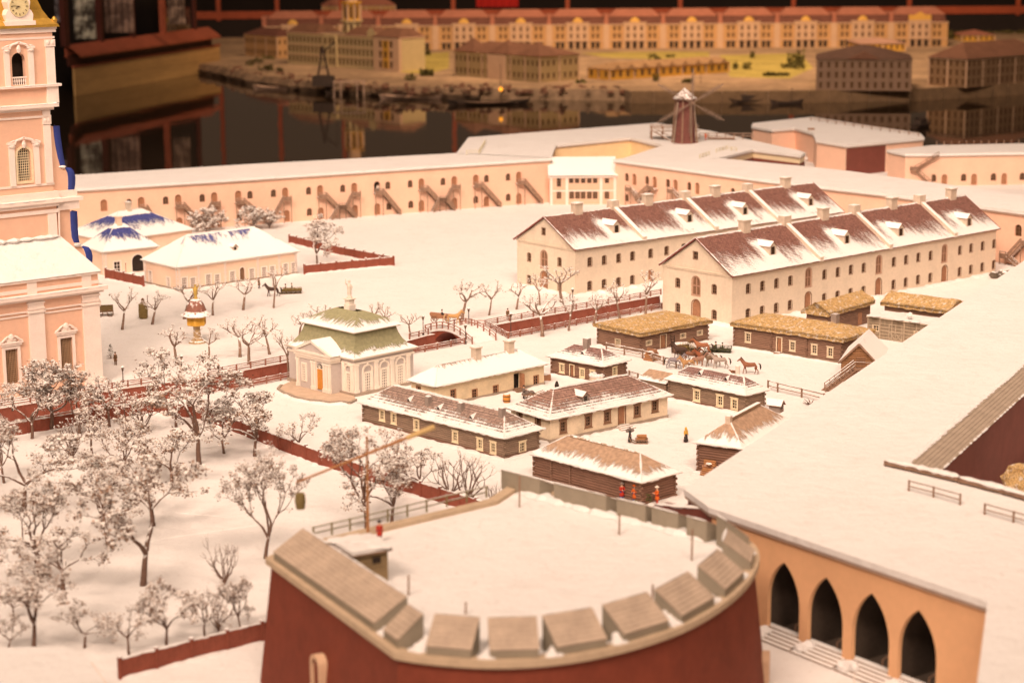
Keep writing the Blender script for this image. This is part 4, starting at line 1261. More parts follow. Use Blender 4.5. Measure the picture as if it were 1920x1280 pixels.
b.build('chimney', m_chimg, s.root, loc=q0)
s = Bld('thatched_barn', 'straw roofed barn wing with a plank gable, behind the long thatched shed', 'barn', (1553, 592), (1500, 587.4), (1668, 572), z=3.0, ov=.4)
gh = 1.5
s.walls(m_log, 3.05, gables='LR', gh=gh - .1)
thatch_roof(s, 3.05, gh - .1, seed=3, gable=True)
s.rs = ((-.4, 3.0), (s.W / 2, 4.5), 1)
u, z = s.at('F', 1612, 601); b = MB(); b.box(-.5, .5, -.05, -.002, 0, 1.9); b.build('door', m_door, s.root, loc=(u, 0, .1))
s2 = Bld('thatched_barn', 'second straw roofed barn wing turning forward to the right, behind the grey plank shed', 'barn', (1778, 588), (1655, 570), (1812, 577), z=3.0, ov=.4)
s2.walls(m_log, 3.05, gables='FB', gh=1.2); thatch_roof(s2, 3.08, 1.35, seed=4, gable=True)
# low grey plank shed
s = Bld('plank_shed', 'low grey plank shed with a flat snowy roof and cross braced double doors', 'shed', (1742, 610), (1625, 595), (1772, 602), z=3.0)
s.win('L', 1642, 615, .95, .8, 'rect', m_trimw, m_pane, nx=2, ny=2, case=.1)
s.win('L', 1720, 627, .95, .8, 'rect', m_trimw, m_pane, nx=2, ny=2, case=.1)
s.walls(M('grey_planks', (0.30, 0.235, 0.165), .85, .2, 1.2, .02, 6, grain=(3, 3, .5), rows=.5), 3.0)
u, z = s.at('L', 1679, 631); loc, an = s.pos('L', u, 0.05)
b = MB(); m_post = M('pale_timber', (.42, .34, .25), .85, .2, 1.5)
for x in (-1.05, 0, 1.05): b.box(x - .06, x + .06, -.1, -.005, 0, 2.35)
for z in (.05, 1.2, 2.3): b.box(-1.1, 1.1, -.09, -.004, z - .06, z + .06)
for sx in (-1, 1):
  b.bar((0, -.05, .1), (sx * 1.0, -.05, 1.15), .1, .1); b.bar((sx * 1.0, -.05, .1), (0, -.05, 1.15), .1, .1)
b.build('door_brace', m_post, s.root, loc=loc, rz=an)
b = MB()
for k in range(6): q, _ = s.pos('L', s.W * k / 5, 0, .04); b.box(q.x - .07, q.x + .07, q.y - .07, q.y + .07, 0, 3)
b.build('wall_posts', m_post, s.root)
b = MB(); b.box(-.25, s.L + .2, -.2, s.W + .2, 3.0, 3.14); b.build('roof', m_post, s.root)
b = MB(); b.box(-.2, s.L + .15, -.15, s.W + .15, 3.145, 3.32)
for k in range(14): b.lump((s.L * DR.random(), s.W * DR.random(), 3.3), .9, .9, .12, k, .3, half=True)
b.lump((.8, s.W * .36, 3.9), .45, .45, .5, 7); b.build('roof_snow', m_snow, s.root)

# gabled hut with the covered stair
s = Bld('stair_hut', 'brown gabled timber hut with a railed outside stair, beside the rampart edge', 'hut', (1644, 678), (1577, 677.5), (1692, 652), z=2.9)
s.walls(M('brown_planks', (0.30, 0.155, 0.075), .85, .25, 1.5, .02, 6, grain=(3, 3, .5), rows=.25), 2.9, gables='LR', gh=2.3)
b, uv = MB(), []
ov = .35; zr = 5.25
slope(b, uv, (-ov, -ov, 2.6), (s.L, -ov, 2.6), (s.L, s.W / 2, zr), (-ov, s.W / 2, zr), 1, .03); slope(b, uv, (s.L, s.W + ov, 2.6), (-ov, s.W + ov, 2.6), (-ov, s.W / 2, zr), (s.L, s.W / 2, zr), 1, .03)
roof_obj(b, uv, 'roof', roof_mat('hut_roof', (.28, .2, .15), cover=.86, low=.5, streak=2, patch=.5), s.root)
b = MB(); b.bar((-ov, -ov, 2.5), (-ov, s.W / 2, zr - .05), .1, .25); b.bar((-ov, s.W + ov, 2.5), (-ov, s.W / 2, zr - .05), .1, .25); b.build('verge', m_woods, s.root)
q, _ = s.pos('L', s.W * .55, 2.5); b = MB()
for k in range(4): b.box(-.6, .6, -.06, -.004, k * .3, k * .3 + .2)
b.build('shutter', m_brown, s.root, loc=q + Vector((0, 0, -.2)), rz=-math.pi / 2)
t0 = P(1547, 733, 0); top = s.Mi.inverted() @ Vector((-.9, s.W * .6, 2.0)); t1 = s.Mi.inverted() @ Vector((-.9, s.W * .05, 2.0))
b = MB(); b.bar(t0, top, 1.2, .15); n = 9
for k in range(n): q = t0.lerp(top, (k + .5) / n); b.bar(q + Vector((0, -.55, .1)), q + Vector((0, .55, .1)), .3, .06)
b.bar(top, t1, 1.3, .15)
I = s.Mi
def loc_mesh(b):
  b.v = [I @ v for v in b.v]; return b
o = loc_mesh(b).build('outside_stair', m_wood, s.root)
b = MB()
for dy in (-.55, .55):
  a, c = t0 + Vector((0, dy, 0)), top + Vector((0, dy, 0))
  b.bar(a + Vector((0, 0, 1)), c + Vector((0, 0, 1)), .1, .12); b.bar(a + Vector((0, 0, .55)), c + Vector((0, 0, .55)), .08)
  for k in range(7): q = a.lerp(c, k / 6); b.bar(q, q + Vector((0, 0, 1.05)), .1)
a, c = top + Vector((0, -.5, 0)), t1 + Vector((0, -.5, 0)); b.bar(a + Vector((0, 0, 1)), c + Vector((0, 0, 1)), .12); b.bar(c, c + Vector((0, 0, 1)), .12)
loc_mesh(b).build('stair_railing', m_woods, o)

# lean-to between two houses
s = Bld('lean_to', 'tiny plank lean-to with half bare roof between the plastered house and the grey log house', 'shed', (1249, 718), (1213, 706), (1262, 712), z=1.7)
s.walls(m_logg, 1.7); b, uv = MB(), []
slope(b, uv, (-.3, s.W + .2, 1.6), (-.3, -.2, 1.6), (s.L, -.2, 2.6), (s.L, s.W + .2, 2.6), 1, .04); roof_obj(b, uv, 'roof', rf_board, s.root)

# ------------------------------------------------------------------ pink houses with blue roofs
def quoin(s, f, u, H, w=.5, n=10, mat=None):
  b = MB(); (ox, oy), an, ln = s.fc(f)
  for k in range(n):
    ww = w if k % 2 else w * .72
    b.box(-ww / 2, ww / 2, -.07, -.003, H * k / n + .02, H * (k + 1) / n - .03)
  q, a = s.pos(f, u, 0); b.build('quoins', mat or m_white, s.root, loc=q, rz=a)
m_pinkh = M('pale_pink_plaster', (0.82, 0.60, 0.46), 0.85, 0.05, 0.3)
m_pwhite = M('white_glazing', (0.80, 0.71, 0.65), .7, .05, 1)
m_ppane = glass_mat('grey_glass', (0.30, 0.24, 0.21))
def pinkwin(s, f, px, py): return s.win(f, px, py, .95, 1.9, 'rect', m_pwhite, m_ppane, nx=3, ny=5, case=.18, proud=.07, depth=.12, bar=.06)
s = Bld('pink_house', 'nearest pale pink house with white quoins, deep snow over its blue hipped roof', 'house', (330.8, 502), (260.3, 487.4), (568, 472), z=4.0, ov=.4)
for px, py in ((346, 531), (362, 531), (391, 525), (408, 525), (436, 519), (472.5, 514), (495.5, 511), (511, 509), (536, 504.5), (551, 502.5)): pinkwin(s, 'F', px, py)
for px, py in ((282, 519), (316, 531)): pinkwin(s, 'L', px, py)
u, z = s.at('F', 454.5, 519); s.dr('F', None, None, 1.0, 2.4, 'arch', m_brown, z=.1, u=u, case_m=m_pwhite, case=.12)
s.walls(m_pinkh, 4.0)
for px in (372.5, 422.5, 484, 524): quoin(s, 'F', s.at('F', px, 520)[0], 3.7)
for u in (.3, s.L - .3): quoin(s, 'F', u, 3.7)
for u in (.3, s.W - .3): quoin(s, 'L', u, 3.7)
b = MB(); b.box(-.22, s.L + .2, -.22, -.003, 3.7, 3.98); b.box(-.22, -.003, -.003, s.W + .2, 3.7, 3.98); b.build('cornice', m_pwhite, s.root)
house_base(s, .4, 23)
hip_roof(s, rf_blue, 4.0, 4.3, .4, rows=1, lift=.12, snowm=m_snow, seed=91, edge_m=m_pwhite)
s.rs = ((-.4, 4.0), (s.W / 2, 8.3), 1); dormer(s, 441, 470, .8, .7, m_chim, deep=1.6)
s = Bld('pink_house', 'middle pink house with a steep blue roof showing bare patches, next to the church tower', 'house', (191.5, 473), (150, 461), (300, 462), z=4.2, ov=.4)
for px, py in ((220, 501),): s.win('F', px, py, 1.25, 2.0, 'rect', m_pwhite, m_pane, nx=2, ny=3, case=.15)
u, z = s.at('F', 258.6, 498); s.dr('F', None, None, 2.2, 3.0, 'arch', m_dark, z=.1, u=u, case_m=m_pwhite, case=.14)
s.walls(m_pinkh, 4.2); quoin(s, 'F', .35, 3.9); quoin(s, 'L', s.W * .0 + .35, 3.9); quoin(s, 'L', s.W - .35, 3.9)
b = MB(); b.box(-.22, s.L + .2, -.22, -.003, 3.9, 4.18); b.box(-.22, -.003, -.003, s.W + .2, 3.9, 4.18); b.build('cornice', m_pwhite, s.root)
rf_blue2 = roof_mat('bare_blue_roof', (0.055, 0.065, 0.23), cover=0.44, low=0.62, streak=1.8, ridge=.22, patch=.5)
o, r0, r1 = hip_roof(s, rf_blue2, 4.2, 4.0, .4, rows=1, lift=.12, snowm=m_snow, seed=92, edge_m=m_pwhite)
chimney(s, r0[0] + .8, r0[1], r0[2] - .2, .9, .9, 1.3, m_pinkh)
s = Bld('pink_house', 'farthest pink house with a long blue stripe of bare roof, near the fortress wall', 'house', (205, 452), (165, 445), (366, 430), z=4.0, ov=.4)
s.W = 13.0
s.walls(m_pinkh, 4.0)
rf_blue3 = roof_mat('striped_blue_roof', (0.06, 0.07, 0.23), cover=0.42, low=0.56, streak=.8, ridge=.26, patch=.25)
o, r0, r1 = hip_roof(s, rf_blue3, 4.0, 4.0, .4, rows=1, lift=.12, snowm=m_snow, seed=93, edge_m=m_pwhite)
chimney(s, r0[0] + (r1[0] - r0[0]) * .45, r0[1], r0[2], .9, .9, 1.3, m_chim)
# ------------------------------------------------------------------ church tower at the left edge
def free_bld(name, label, cat, b, c, W, zb=0.0):
  s = Bld.__new__(Bld)
  s.rz = math.atan2(c.y - b.y, c.x - b.x); s.L = (Vector((c.x, c.y)) - Vector((b.x, b.y))).length; s.W = W
  s.o = Vector((b.x, b.y, zb)); s.root = thing(name, label, cat, s.o, s.rz); s.holes = {k: [] for k in 'FLRB'}
  s.Mi = (Matrix.Translation(s.o) @ Matrix.Rotation(s.rz, 4, 'Z')).inverted()
  return s
m_chw = M('church_white', (0.85, 0.74, 0.68), 0.8, 0.05, 0.6, 0.01, 6)
m_chp = M('church_pink', (0.78, 0.50, 0.365), 0.85, 0.05, 0.3, 0.008, 6)
m_grille = M('bronze_grille', (0.34, 0.215, 0.125), .6, .15, 1)
ch = free_bld('church_tower', 'tall pink church tower with white pilasters, blue scroll shoulders, gilded roof and clock', 'church', P(-75, 761.5), P(193, 717), 20)
U = lambda px, py, i=0.0: ch.at('F', px, py, i)[0]
Zf = lambda px, py, i=0.0: ch.at('F', px, py, i)[1]
R = ch.root
z_ar, z_c0, z_c1, z_ev = Zf(100, 578), Zf(100, 558), Zf(100, 546), Zf(100, 519)
for px in (22.5, 125):
  u, z = ch.at('F', px, 687 if px < 50 else 665)
  w, h = 1.75, 4.6; z -= h / 2
  loc, an = ch.pos('F', u, z)
  ch.holes['F'].append([(u + q[0], z + q[1]) for q in shape('rect', w, h)])
  window(R, loc, an, 'rect', w, h, m_chw, m_pane2, nx=1, ny=1, case=.38, proud=.16, depth=.45, bar=.06)
  g = MB()
  for k in range(1, 8): g.box(-w / 2 + w * k / 8 - .045, -w / 2 + w * k / 8 + .045, .2, .24, 0, h)
  for k in range(1, 17): g.box(-w / 2, w / 2, .19, .25, h * k / 17 - .045, h * k / 17 + .045)
  g.build('window_grille', m_grille, R, loc=loc, rz=an)
  g = MB()                                               # carved head over the window
  g.box(-1.45, 1.45, -.3, -.003, h + .45, h + .75); g.box(-1.6, 1.6, -.42, -.003, h + .75, h + .95)
  for sx in (-1, 1):
    pts = [(sx * 1.55, -.2, h + 1.0), (sx * 1.2, -.22, h + 1.15), (sx * .8, -.25, h + 1.5), (sx * .45, -.25, h + 1.72)]
    g.tube(pts, [.13, .16, .16, .12], 6)
  g.lump((0, -.22, h + 1.55), .42, .22, .5, 3); g.lump((0, -.16, h + 1.15), .9, .14, .3, 5, .1)
  g.box(-1.35, 1.35, -.2, -.003, -.65, -.42)
  g.build('window_pediment', m_chw, R, loc=loc, rz=an)
b = MB(); b.face((0, 0, 0), (1, 0, 0), (0, 1, 0), [(0, -.2), (ch.L, -.2), (ch.L, z_ev), (0, z_ev)], ch.holes['F'], .5)
b.face((ch.L, 0, 0), (0, 1, 0), (-1, 0, 0), [(0, -.2), (ch.W, -.2), (ch.W, z_ev), (0, z_ev)])
b.face((0, ch.W, 0), (0, -1, 0), (1, 0, 0), [(0, -.2), (ch.W, -.2), (ch.W, z_ev), (0, z_ev)])
b.build('lower_wall', m_chp, R)
for x0, x1 in ((U(55, 640), U(84, 640)), (U(157, 640), U(188, 640)), (U(-45, 640), U(-18, 640))):
  b = MB(); b.box(x0, x1, -.3, -.003, .9, z_c0 - .05); b.box(x0 - .2, x1 + .2, -.45, -.003, 0, .9)
  for dz, e in ((0, .16), (.45, .1), (1.2, .14)): b.box(x0 - e, x1 + e, -.3 - e, -.004, z_ar - .2 + dz, z_ar + dz)
  b.build('pilaster', m_chw, R)
b = MB()
b.box(-.1, ch.L + .2, -.14, -.005, z_ar - .55, z_ar - .35); b.box(-.1, ch.L + .2, -.2, -.005, z_ar - .05, z_ar + .15)
b.build('architrave', m_chw, R)
for nm, zz0, zz1, e in (('cornice', z_c0, z_c0 + .35, .5), ('cornice', z_c0 + .35, z_c1, .95), ('attic_band', z_c1 + .3, z_c1 + .75, .12), ('cornice', z_ev - .3, z_ev, .3)):
  b = MB(); b.box(-.2, ch.L + e, -e, ch.W, zz0, zz1 - .004); b.build(nm, m_chw, R)
b = MB(); ribbon(b, [(-.2, -.85, z_c1), (ch.L + .8, -.85, z_c1), (ch.L + .8, 6, z_c1)], .14, 3, stepl=.5, jit=.6); b.build('cornice_snow', m_snow, R)
for x0, x1 in ((U(50, 536), U(68, 534)), (U(153, 525), U(170, 522))):
  b = MB(); b.box(x0, x1, -.16, -.003, z_c1 + .02, z_ev - .32); b.build('attic_pier', m_chw, R)
I2 = 6.0
uc = U(35, 300, I2)
z2 = Zf(60, 447, I2)
hw2 = U(108, 430, I2) - uc
b, uvl = MB(), []
e = .35
slope(b, uvl, (-.3, -e, z_ev), (ch.L + e, -e, z_ev), (uc + hw2 + .3, I2 + .1, z2), (uc - hw2 - 2, I2 + .1, z2), 1, .1)
slope(b, uvl, (ch.L + e, -e, z_ev), (ch.L + e, ch.W, z_ev), (uc + hw2 + .3, ch.W, z2), (uc + hw2 + .3, I2 + .1, z2), 1, .1)
o = roof_obj(b, uvl, 'lower_roof', snow_mat('roof_snow_dirty', 1.0, .25, (.45, .36, .3)), R)
b = MB(); ribbon(b, [(-.3, -e, z_ev + .08), (ch.L + e, -e, z_ev + .08)], .12, 8, stepl=.4, jit=.7)
ribbon(b, [(uc - hw2, I2 - .3, z2 + .0), (uc + hw2, I2 - .3, z2)], .45, 9, stepl=.6, jit=.5)
b.build('roof_snow', m_snow, o)
def storey(ins, hw, z0, z1, holes=(), mat=None, name='storey_wall', rv=.5):
  b = MB()
  b.face((uc - hw, ins, 0), (1, 0, 0), (0, 1, 0), [(0, z0), (2 * hw, z0), (2 * hw, z1), (0, z1)], [[(q[0] - uc + hw, q[1]) for q in h] for h in holes], rv)
  b.face((uc + hw, ins, 0), (0, 1, 0), (-1, 0, 0), [(0, z0), (2 * hw, z0), (2 * hw, z1), (0, z1)])
  b.face((uc - hw, ins + 2 * hw, 0), (0, -1, 0), (1, 0, 0), [(0, z0), (2 * hw, z0), (2 * hw, z1), (0, z1)])
  return b.build(name, mat or m_chp, R)
def band(ins, hw, z0, z1, e, name='cornice', mat=None):
  b = MB(); b.box(uc - hw - e, uc + hw + e, ins - e, ins + 2 * hw + e, z0, z1); return b.build(name, mat or m_chw, R)
def snowline(ins, hw, z, e, seed, r=.1):
  b = MB(); ribbon(b, [(uc - hw - e, ins - e, z), (uc + hw + e, ins - e, z), (uc + hw + e, ins + 3, z)], r, seed, stepl=.45, jit=.8); b.build('ledge_snow', m_snow, R)
# second storey
z3 = Zf(60, 376, I2)
storey(I2, hw2, z2 - 1.0, z3)
band(I2, hw2, Zf(60, 403, I2), Zf(60, 396, I2), .18, 'string_course'); band(I2, hw2, Zf(60, 390, I2), Zf(60, 383, I2), .35); band(I2, hw2, Zf(60, 383, I2), z3, .7)
snowline(I2, hw2, z3, .65, 11, .13)
for sx in (-1, 1):
  b = MB(); b.box(uc + sx * (hw2 - .75) - .6, uc + sx * (hw2 - .75) + .6, I2 - .22, I2 - .004, z2 - .6, Zf(60, 404, I2)); b.build('pilaster', m_chw, R)
# third storey with the round-headed window
I3 = I2 + .7; hw3 = U(97.5, 300, I3) - uc
z3b = Zf(60, 346, I3); z4 = Zf(60, 196, I3)
uw, zw0 = ch.at('F', 47, 340, I3); wh = Zf(47, 277, I3) - zw0
storey(I3, hw3, z3 - .5, z4, [[(uw + q[0], zw0 + q[1]) for q in shape('arch', 1.95, wh)]])
band(I3, hw3, z3, Zf(60, 362, I3), .5, 'plinth'); band(I3, hw3, Zf(60, 350, I3), z3b, .12, 'string_course')
loc = (uw, I3, zw0)
window(R, loc, 0, 'arch', 1.95, wh, m_gold_w, m_dark, nx=1, ny=1, case=.28, proud=.14, depth=.45)
g = MB()
for k in range(1, 7): x = -.975 + 1.95 * k / 7; g.box(x - .035, x + .035, .2, .25, 0, wh - .975 + math.sqrt(max(0, .975 ** 2 - x * x)))
for k in range(1, 13):
  z = wh * k / 13; q = .97 if z < wh - .975 else math.sqrt(max(.01, .975 ** 2 - (z - wh + .975) ** 2)); g.box(-q, q, .19, .26, z - .035, z + .035)
g.build('window_grille', m_gold_w, R, loc=loc)
def aedicule(uw, ins, z0, zt, x0, colw, zp):
  b = MB()
  for sx in (-1, 1):
    b.box(uw + sx * x0 - colw / 2, uw + sx * x0 + colw / 2, ins - .28, ins - .004, z0, zt - .5)
    b.box(uw + sx * x0 - colw / 2 - .08, uw + sx * x0 + colw / 2 + .08, ins - .36, ins - .005, zt - .5, zt - .1)
    b.lump((uw + sx * x0, ins - .36, zt - .3), colw * .55, .15, .22, 3)
    b.box(uw + sx * x0 - colw / 2 - .2, uw + sx * x0 + colw / 2 + .35 * 0 + .2, ins - .45, ins - .005, zt - .1, zt + .18)
    pts = [(uw + sx * (x0 - .4), ins - .3, zt + .14), (uw + sx * x0 * .55, ins - .3, zt + .45), (uw + sx * .12, ins - .3, zt + .62)]
    b.tube(pts, [.16, .17, .17], 6)
  b.lump((uw, ins - .3, zt - .15), .32, .22, .55, 4)
  b.build('window_aedicule', m_chw, R)
  s = MB(); ribbon(s, [(uw - x0 - .4, ins - .38, zt + .2), (uw - x0 * .6, ins - .32, zt + .5), (uw, ins - .32, zt + .8), (uw + x0 * .6, ins - .32, zt + .5), (uw + x0 + .4, ins - .38, zt + .2)], .09, 6, stepl=.3, jit=.8)
  s.build('ledge_snow', m_snow, R)
aedicule(uw, I3, z3b, Zf(47, 268, I3), 1.75, .75, 0)
for sx in (-1, 1):
  b = MB(); x = uc + sx * (hw3 - .55); b.box(x - .5, x + .5, I3 - .22, I3 - .004, z3b, Zf(60, 236, I3))
  b.build('pilaster', m_chw, R)
  b = MB(); b.box(x - .55, x + .6, I3 - .3, I3 + .3, Zf(60, 235, I3), Zf(60, 222, I3))
  for k in (-1, 1): b.lump((x + k * .3, I3 - .32, Zf(60, 227, I3)), .22, .12, .3, 4 + k)
  b.build('capital', m_chw, R)
  b = MB(); b.box(x - .5, x + .55, I3 - .22, I3 + .3, Zf(60, 221, I3), z4 - .9); b.build('frieze_block', m_chw, R)
band(I3, hw3, Zf(60, 222, I3), Zf(60, 218, I3), .15, 'string_course'); band(I3, hw3, Zf(60, 208, I3), Zf(60, 202, I3), .45); band(I3, hw3, Zf(60, 202, I3), z4, .95)
snowline(I3, hw3, z4, .9, 12)
# attic and fourth storey
I4 = I3 + .35; hw4 = U(104, 120, I4) - uc
z4b = Zf(60, 164, I4)
band(I4, hw4, z4, z4b, -.12, 'attic', m_chp)
for sx in (-1, 1):
  b = MB(); x = uc + sx * (hw4 - .65); b.box(x - .85, x + .8, I4 - .2, I4 + 1.3, z4 + .01, z4b - .02); b.build('attic_pier', m_chw, R)
band(I4, hw4, z4b, Zf(60, 160, I4), .5); snowline(I4, hw4, Zf(60, 160, I4), .45, 13, .08)
z5 = Zf(60, 52, I4); z4c = Zf(60, 160, I4)
uo, zo0 = ch.at('F', 37, 160, I4); oh = Zf(37, 99, I4) - zo0
storey(I4, hw4 - .25, z4c - .3, z5, [[(uo + q[0], zo0 + q[1]) for q in shape('arch', 1.9, oh)]], rv=.8)
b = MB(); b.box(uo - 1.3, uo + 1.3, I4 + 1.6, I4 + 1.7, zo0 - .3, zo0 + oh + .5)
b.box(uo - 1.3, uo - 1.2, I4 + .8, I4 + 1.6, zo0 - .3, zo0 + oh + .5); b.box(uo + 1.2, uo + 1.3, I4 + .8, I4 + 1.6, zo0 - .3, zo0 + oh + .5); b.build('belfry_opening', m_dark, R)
aedicule(uo, I4, z4c, Zf(37, 90, I4), 1.7, .7, 0)
for k in range(7):
  b = MB(); b.lathe([(.09, 0), (.09, .12), (.05, .2), (.11, .5), (.06, .8), (.09, .9)], 8); b.build('baluster', m_chw, R, loc=(uo - .9 + k * .3, I4 + .1, zo0))
b = MB(); b.box(uo - 1.1, uo + 1.1, I4 - .02, I4 + .22, zo0 + .9, zo0 + 1.08); b.build('balustrade_rail', m_chw, R)
for sx in (-1, 1):
  b = MB(); x = uc + sx * (hw4 - .75); b.box(x - .6, x + .6, I4 - .22, I4 + .9, z4c, Zf(60, 90, I4)); b.build('pilaster', m_chw, R)
  b = MB(); b.box(x - .7, x + .7, I4 - .32, I4 + .9, Zf(60, 89, I4), Zf(60, 76, I4))
  for q in (-1, 1): b.lump((x + q * .38, I4 - .34, Zf(60, 81, I4)), .26, .13, .32, 4 + q)
  b.build('capital', m_chw, R)
band(I4, hw4, Zf(60, 74, I4), Zf(60, 70, I4), .05, 'string_course'); band(I4, hw4, Zf(60, 62, I4), Zf(60, 56, I4), .2); band(I4, hw4, Zf(60, 56, I4), z5, .3)
# gilded roof and the clock
b = MB(); hg = hw4 + .35; n = 9
prof = [(hg + .25, z5), (hg + .1, z5 + .35), (hg - .75, z5 + 1.1), (hg - 1.35, z5 + 2.2), (hg - 1.8, z5 + 3.6), (hg - 2.3, z5 + 5.4), (hg - 3.2, z5 + 7.4)]
yc = I4 + hw4
for i in range(len(prof) - 1):
  (r0, a0), (r1, a1) = prof[i], prof[i + 1]
  for sx, sy in ((0, -1), (1, 0), (0, 1), (-1, 0)):
    q = [Vector((uc + (sx if sx else k) * r, yc + (sy if sy else k) * r, z)) for r, z in ((r0, a0), (r1, a1)) for k in (-1, 1)]
    b.add(q, [(0, 1, 3, 2)])
b.build('gilded_roof', m_gold, R, smooth=False)
b = MB(); b.lathe([(.05, 0), (.35, .2), (.42, .55), (.2, .9), (.05, 1.0)], 10); b.build('corner_ball', m_gold, R, loc=(uc + hg - .1, I4 + .2, z5 + .35))
b = MB(); yf = I4 - .25; zc = Zf(35, 12, yf); zb0 = Zf(35, 50, yf); zb1 = Zf(35, 40, yf)
uk = U(36, 20, yf)
b.box(uk - 2.15, uk + 2.15, yf - .2, yf + 2.2, zb0, zb1)
prof = [(-1.85, zb1), (1.85, zb1), (1.95, zb1 + .8), (1.7, zb1 + 1.3), (1.45, zb1 + 1.5), (1.5, zc - .2), (1.62, zc + .5), (1.25, zc + 1.7), (.5, zc + 2.3), (-.5, zc + 2.3), (-1.25, zc + 1.7), (-1.62, zc + .5), (-1.5, zc - .2), (-1.45, zb1 + 1.5), (-1.7, zb1 + 1.3), (-1.95, zb1 + .8)]
o = len(b.v); k = len(prof)
b.add([(uk + x, yf, z) for x, z in prof] + [(uk + x, yf + 2, z) for x, z in prof], [tuple(range(k))] + [(i, (i + 1) % k, k + (i + 1) % k, k + i) for i in range(k)])
for sx in (-1, 1): b.lathe([(.28, 0), (.28, .12)], 10)
b.build('clock_case', m_chw, R)
def disc(r, n=32): return [(r * math.cos(2 * math.pi * i / n), r * math.sin(2 * math.pi * i / n)) for i in range(n)]
b = MB(); d = disc(1.28); b.add([(x, -.02, z) for x, z in d], [tuple(range(32))]); d2 = disc(1.36); b.add([(x, .0, z) for x, z in d2] + [(x, -.1, z) for x, z in d2] + [(x, -.1, z) for x, z in disc(1.26)], [(i, (i + 1) % 32, 32 + (i + 1) % 32, 32 + i) for i in range(32)] + [(32 + i, 32 + (i + 1) % 32, 64 + (i + 1) % 32, 64 + i) for i in range(32)])
cf = b.build('clock_face', M('clock_face', (.70, .60, .34), .6, .06, 1), R, loc=(uk, yf - .05, zc))
b = MB()
for i in range(12):
  a = i * math.pi / 6; r0, r1 = .93, 1.16
  b.bar((r0 * math.cos(a), -.06, r0 * math.sin(a)), (r1 * math.cos(a), -.06, r1 * math.sin(a)), .05, .13, up=(0, 1, 0)) if i % 3 else b.bar((r0 * math.cos(a), -.06, r0 * math.sin(a)), (r1 * math.cos(a), -.06, r1 * math.sin(a)), .05, .2, up=(0, 1, 0))
b.build('hour_marks', m_iron, cf)
b = MB(); b.bar((.12, -.08, -.02), (-.95, -.08, .12), .03, .08, up=(0, 1, 0)); b.bar((0, -.09, 0), (-.55, -.09, -.28), .03, .12, up=(0, 1, 0)); b.build('clock_hands', m_iron, cf)
# scroll shoulders
def scroll(name, ins, outer, inner, dep=1.6):
  """outer: list of (px,py) of the blue outer edge, inner: matching inner edge"""
  po = [ch.at('F', x, y, ins) for x, y in outer]; pi = [ch.at('F', x, y, ins) for x, y in inner]
  b = MB(); n = len(po)
  b.add([(u, ins - .05, z) for u, z in po] + [(u, ins - .05, z) for u, z in pi] + [(u, ins + dep, z) for u, z in po], [(i, i + 1, n + i + 1, n + i) for i in range(n - 1)] + [(i, 2 * n + i, 2 * n + i + 1, i + 1) for i in range(n - 1)])
  b.build('scroll_roof', m_blue, R, smooth=True)
def scrollwall(ins, pts, dep=1.4):
  q = [ch.at('F', x, y, ins) for x, y in pts]; n = len(q); b = MB()
  tri = tessellate_polygon([[Vector((u, z, 0)) for u, z in q]])
  b.add([(u, ins, z) for u, z in q], [tuple(t) for t in tri]); b.add([(u, ins, z) for u, z in q] + [(u, ins + dep, z) for u, z in q], [(i, (i + 1) % n, n + (i + 1) % n, n + i) for i in range(n)])
  b.build('scroll_wall', m_chp, R)
IS = I3 + .3
scroll('a', IS, [(111.5, 236), (113, 255), (116, 275), (119, 295), (122.6, 312)], [(99, 237), (101, 255), (104, 275), (108, 295), (113, 312)])
scroll('b', IS, [(124, 314), (133, 315), (138, 321), (141, 331), (141, 344), (139, 356)], [(122, 317), (123, 318), (126, 324), (127, 331), (127.5, 344), (127, 356)])
scrollwall(IS, [(96, 236), (99.5, 237), (101, 255), (104, 275), (108, 295), (113, 312), (122.5, 316), (126, 323), (127.3, 331), (127.3, 357), (96, 357)])
b = MB(); u0, u1 = U(112, 364, IS), U(143, 364, IS); b.box(u0 - 1, u1, IS - .3, IS + 1.8, Zf(120, 371, IS), Zf(120, 357, IS)); b.build('scroll_plinth', m_chw, R)
b = MB(); b.lump((U(117, 313, IS), IS, Zf(117, 313, IS)), .5, .4, .22, 3); ribbon(b, [(u0, IS - .3, Zf(120, 372, IS)), (U(153, 370, IS), IS - .5, Zf(120, 372, IS))], .14, 4, jit=.6); b.build('scroll_snow', m_snow, R)
IT = I2 + .4
b = MB(); b.box(U(108, 376, IT), U(152, 372, IT), IT - .6, IT + 1.6, Zf(120, 377, IT), Zf(120, 370.5, IT)); b.box(U(108, 376, IT), U(146, 372, IT), IT - .35, IT + 1.6, Zf(120, 393, IT), Zf(120, 377.5, IT)); b.build('scroll_cornice', m_chw, R)
scroll('c', IT, [(144.5, 396), (145.5, 412), (146, 430), (147, 445), (149, 455)], [(131, 396), (131.5, 412), (132.5, 430), (134, 445), (138, 455)])
scroll('d', IT, [(156, 461), (166, 463), (171, 470), (173.5, 480), (173, 492), (171, 500)], [(152, 463), (156, 466), (159, 473), (161, 480), (161.5, 490), (161, 500)])
scrollwall(IT, [(108, 391), (131, 391), (131.5, 412), (132.5, 430), (134, 445), (138, 456), (145, 461), (153, 463), (158, 472), (161, 482), (161, 503), (150, 500), (130, 478), (108, 452)])
b = MB(); b.lump((U(145, 458, IT), IT - .1, Zf(145, 459, IT)), .7, .4, .25, 5); ribbon(b, [(U(109, 445, IT), IT - .1, Zf(109, 445, IT)), (U(133, 470, IT), IT - .1, Zf(133, 470, IT)), (U(165, 502, IT), IT - .2, Zf(165, 502, IT))], .16, 7, jit=.6); b.build('scroll_snow', m_snow, R)
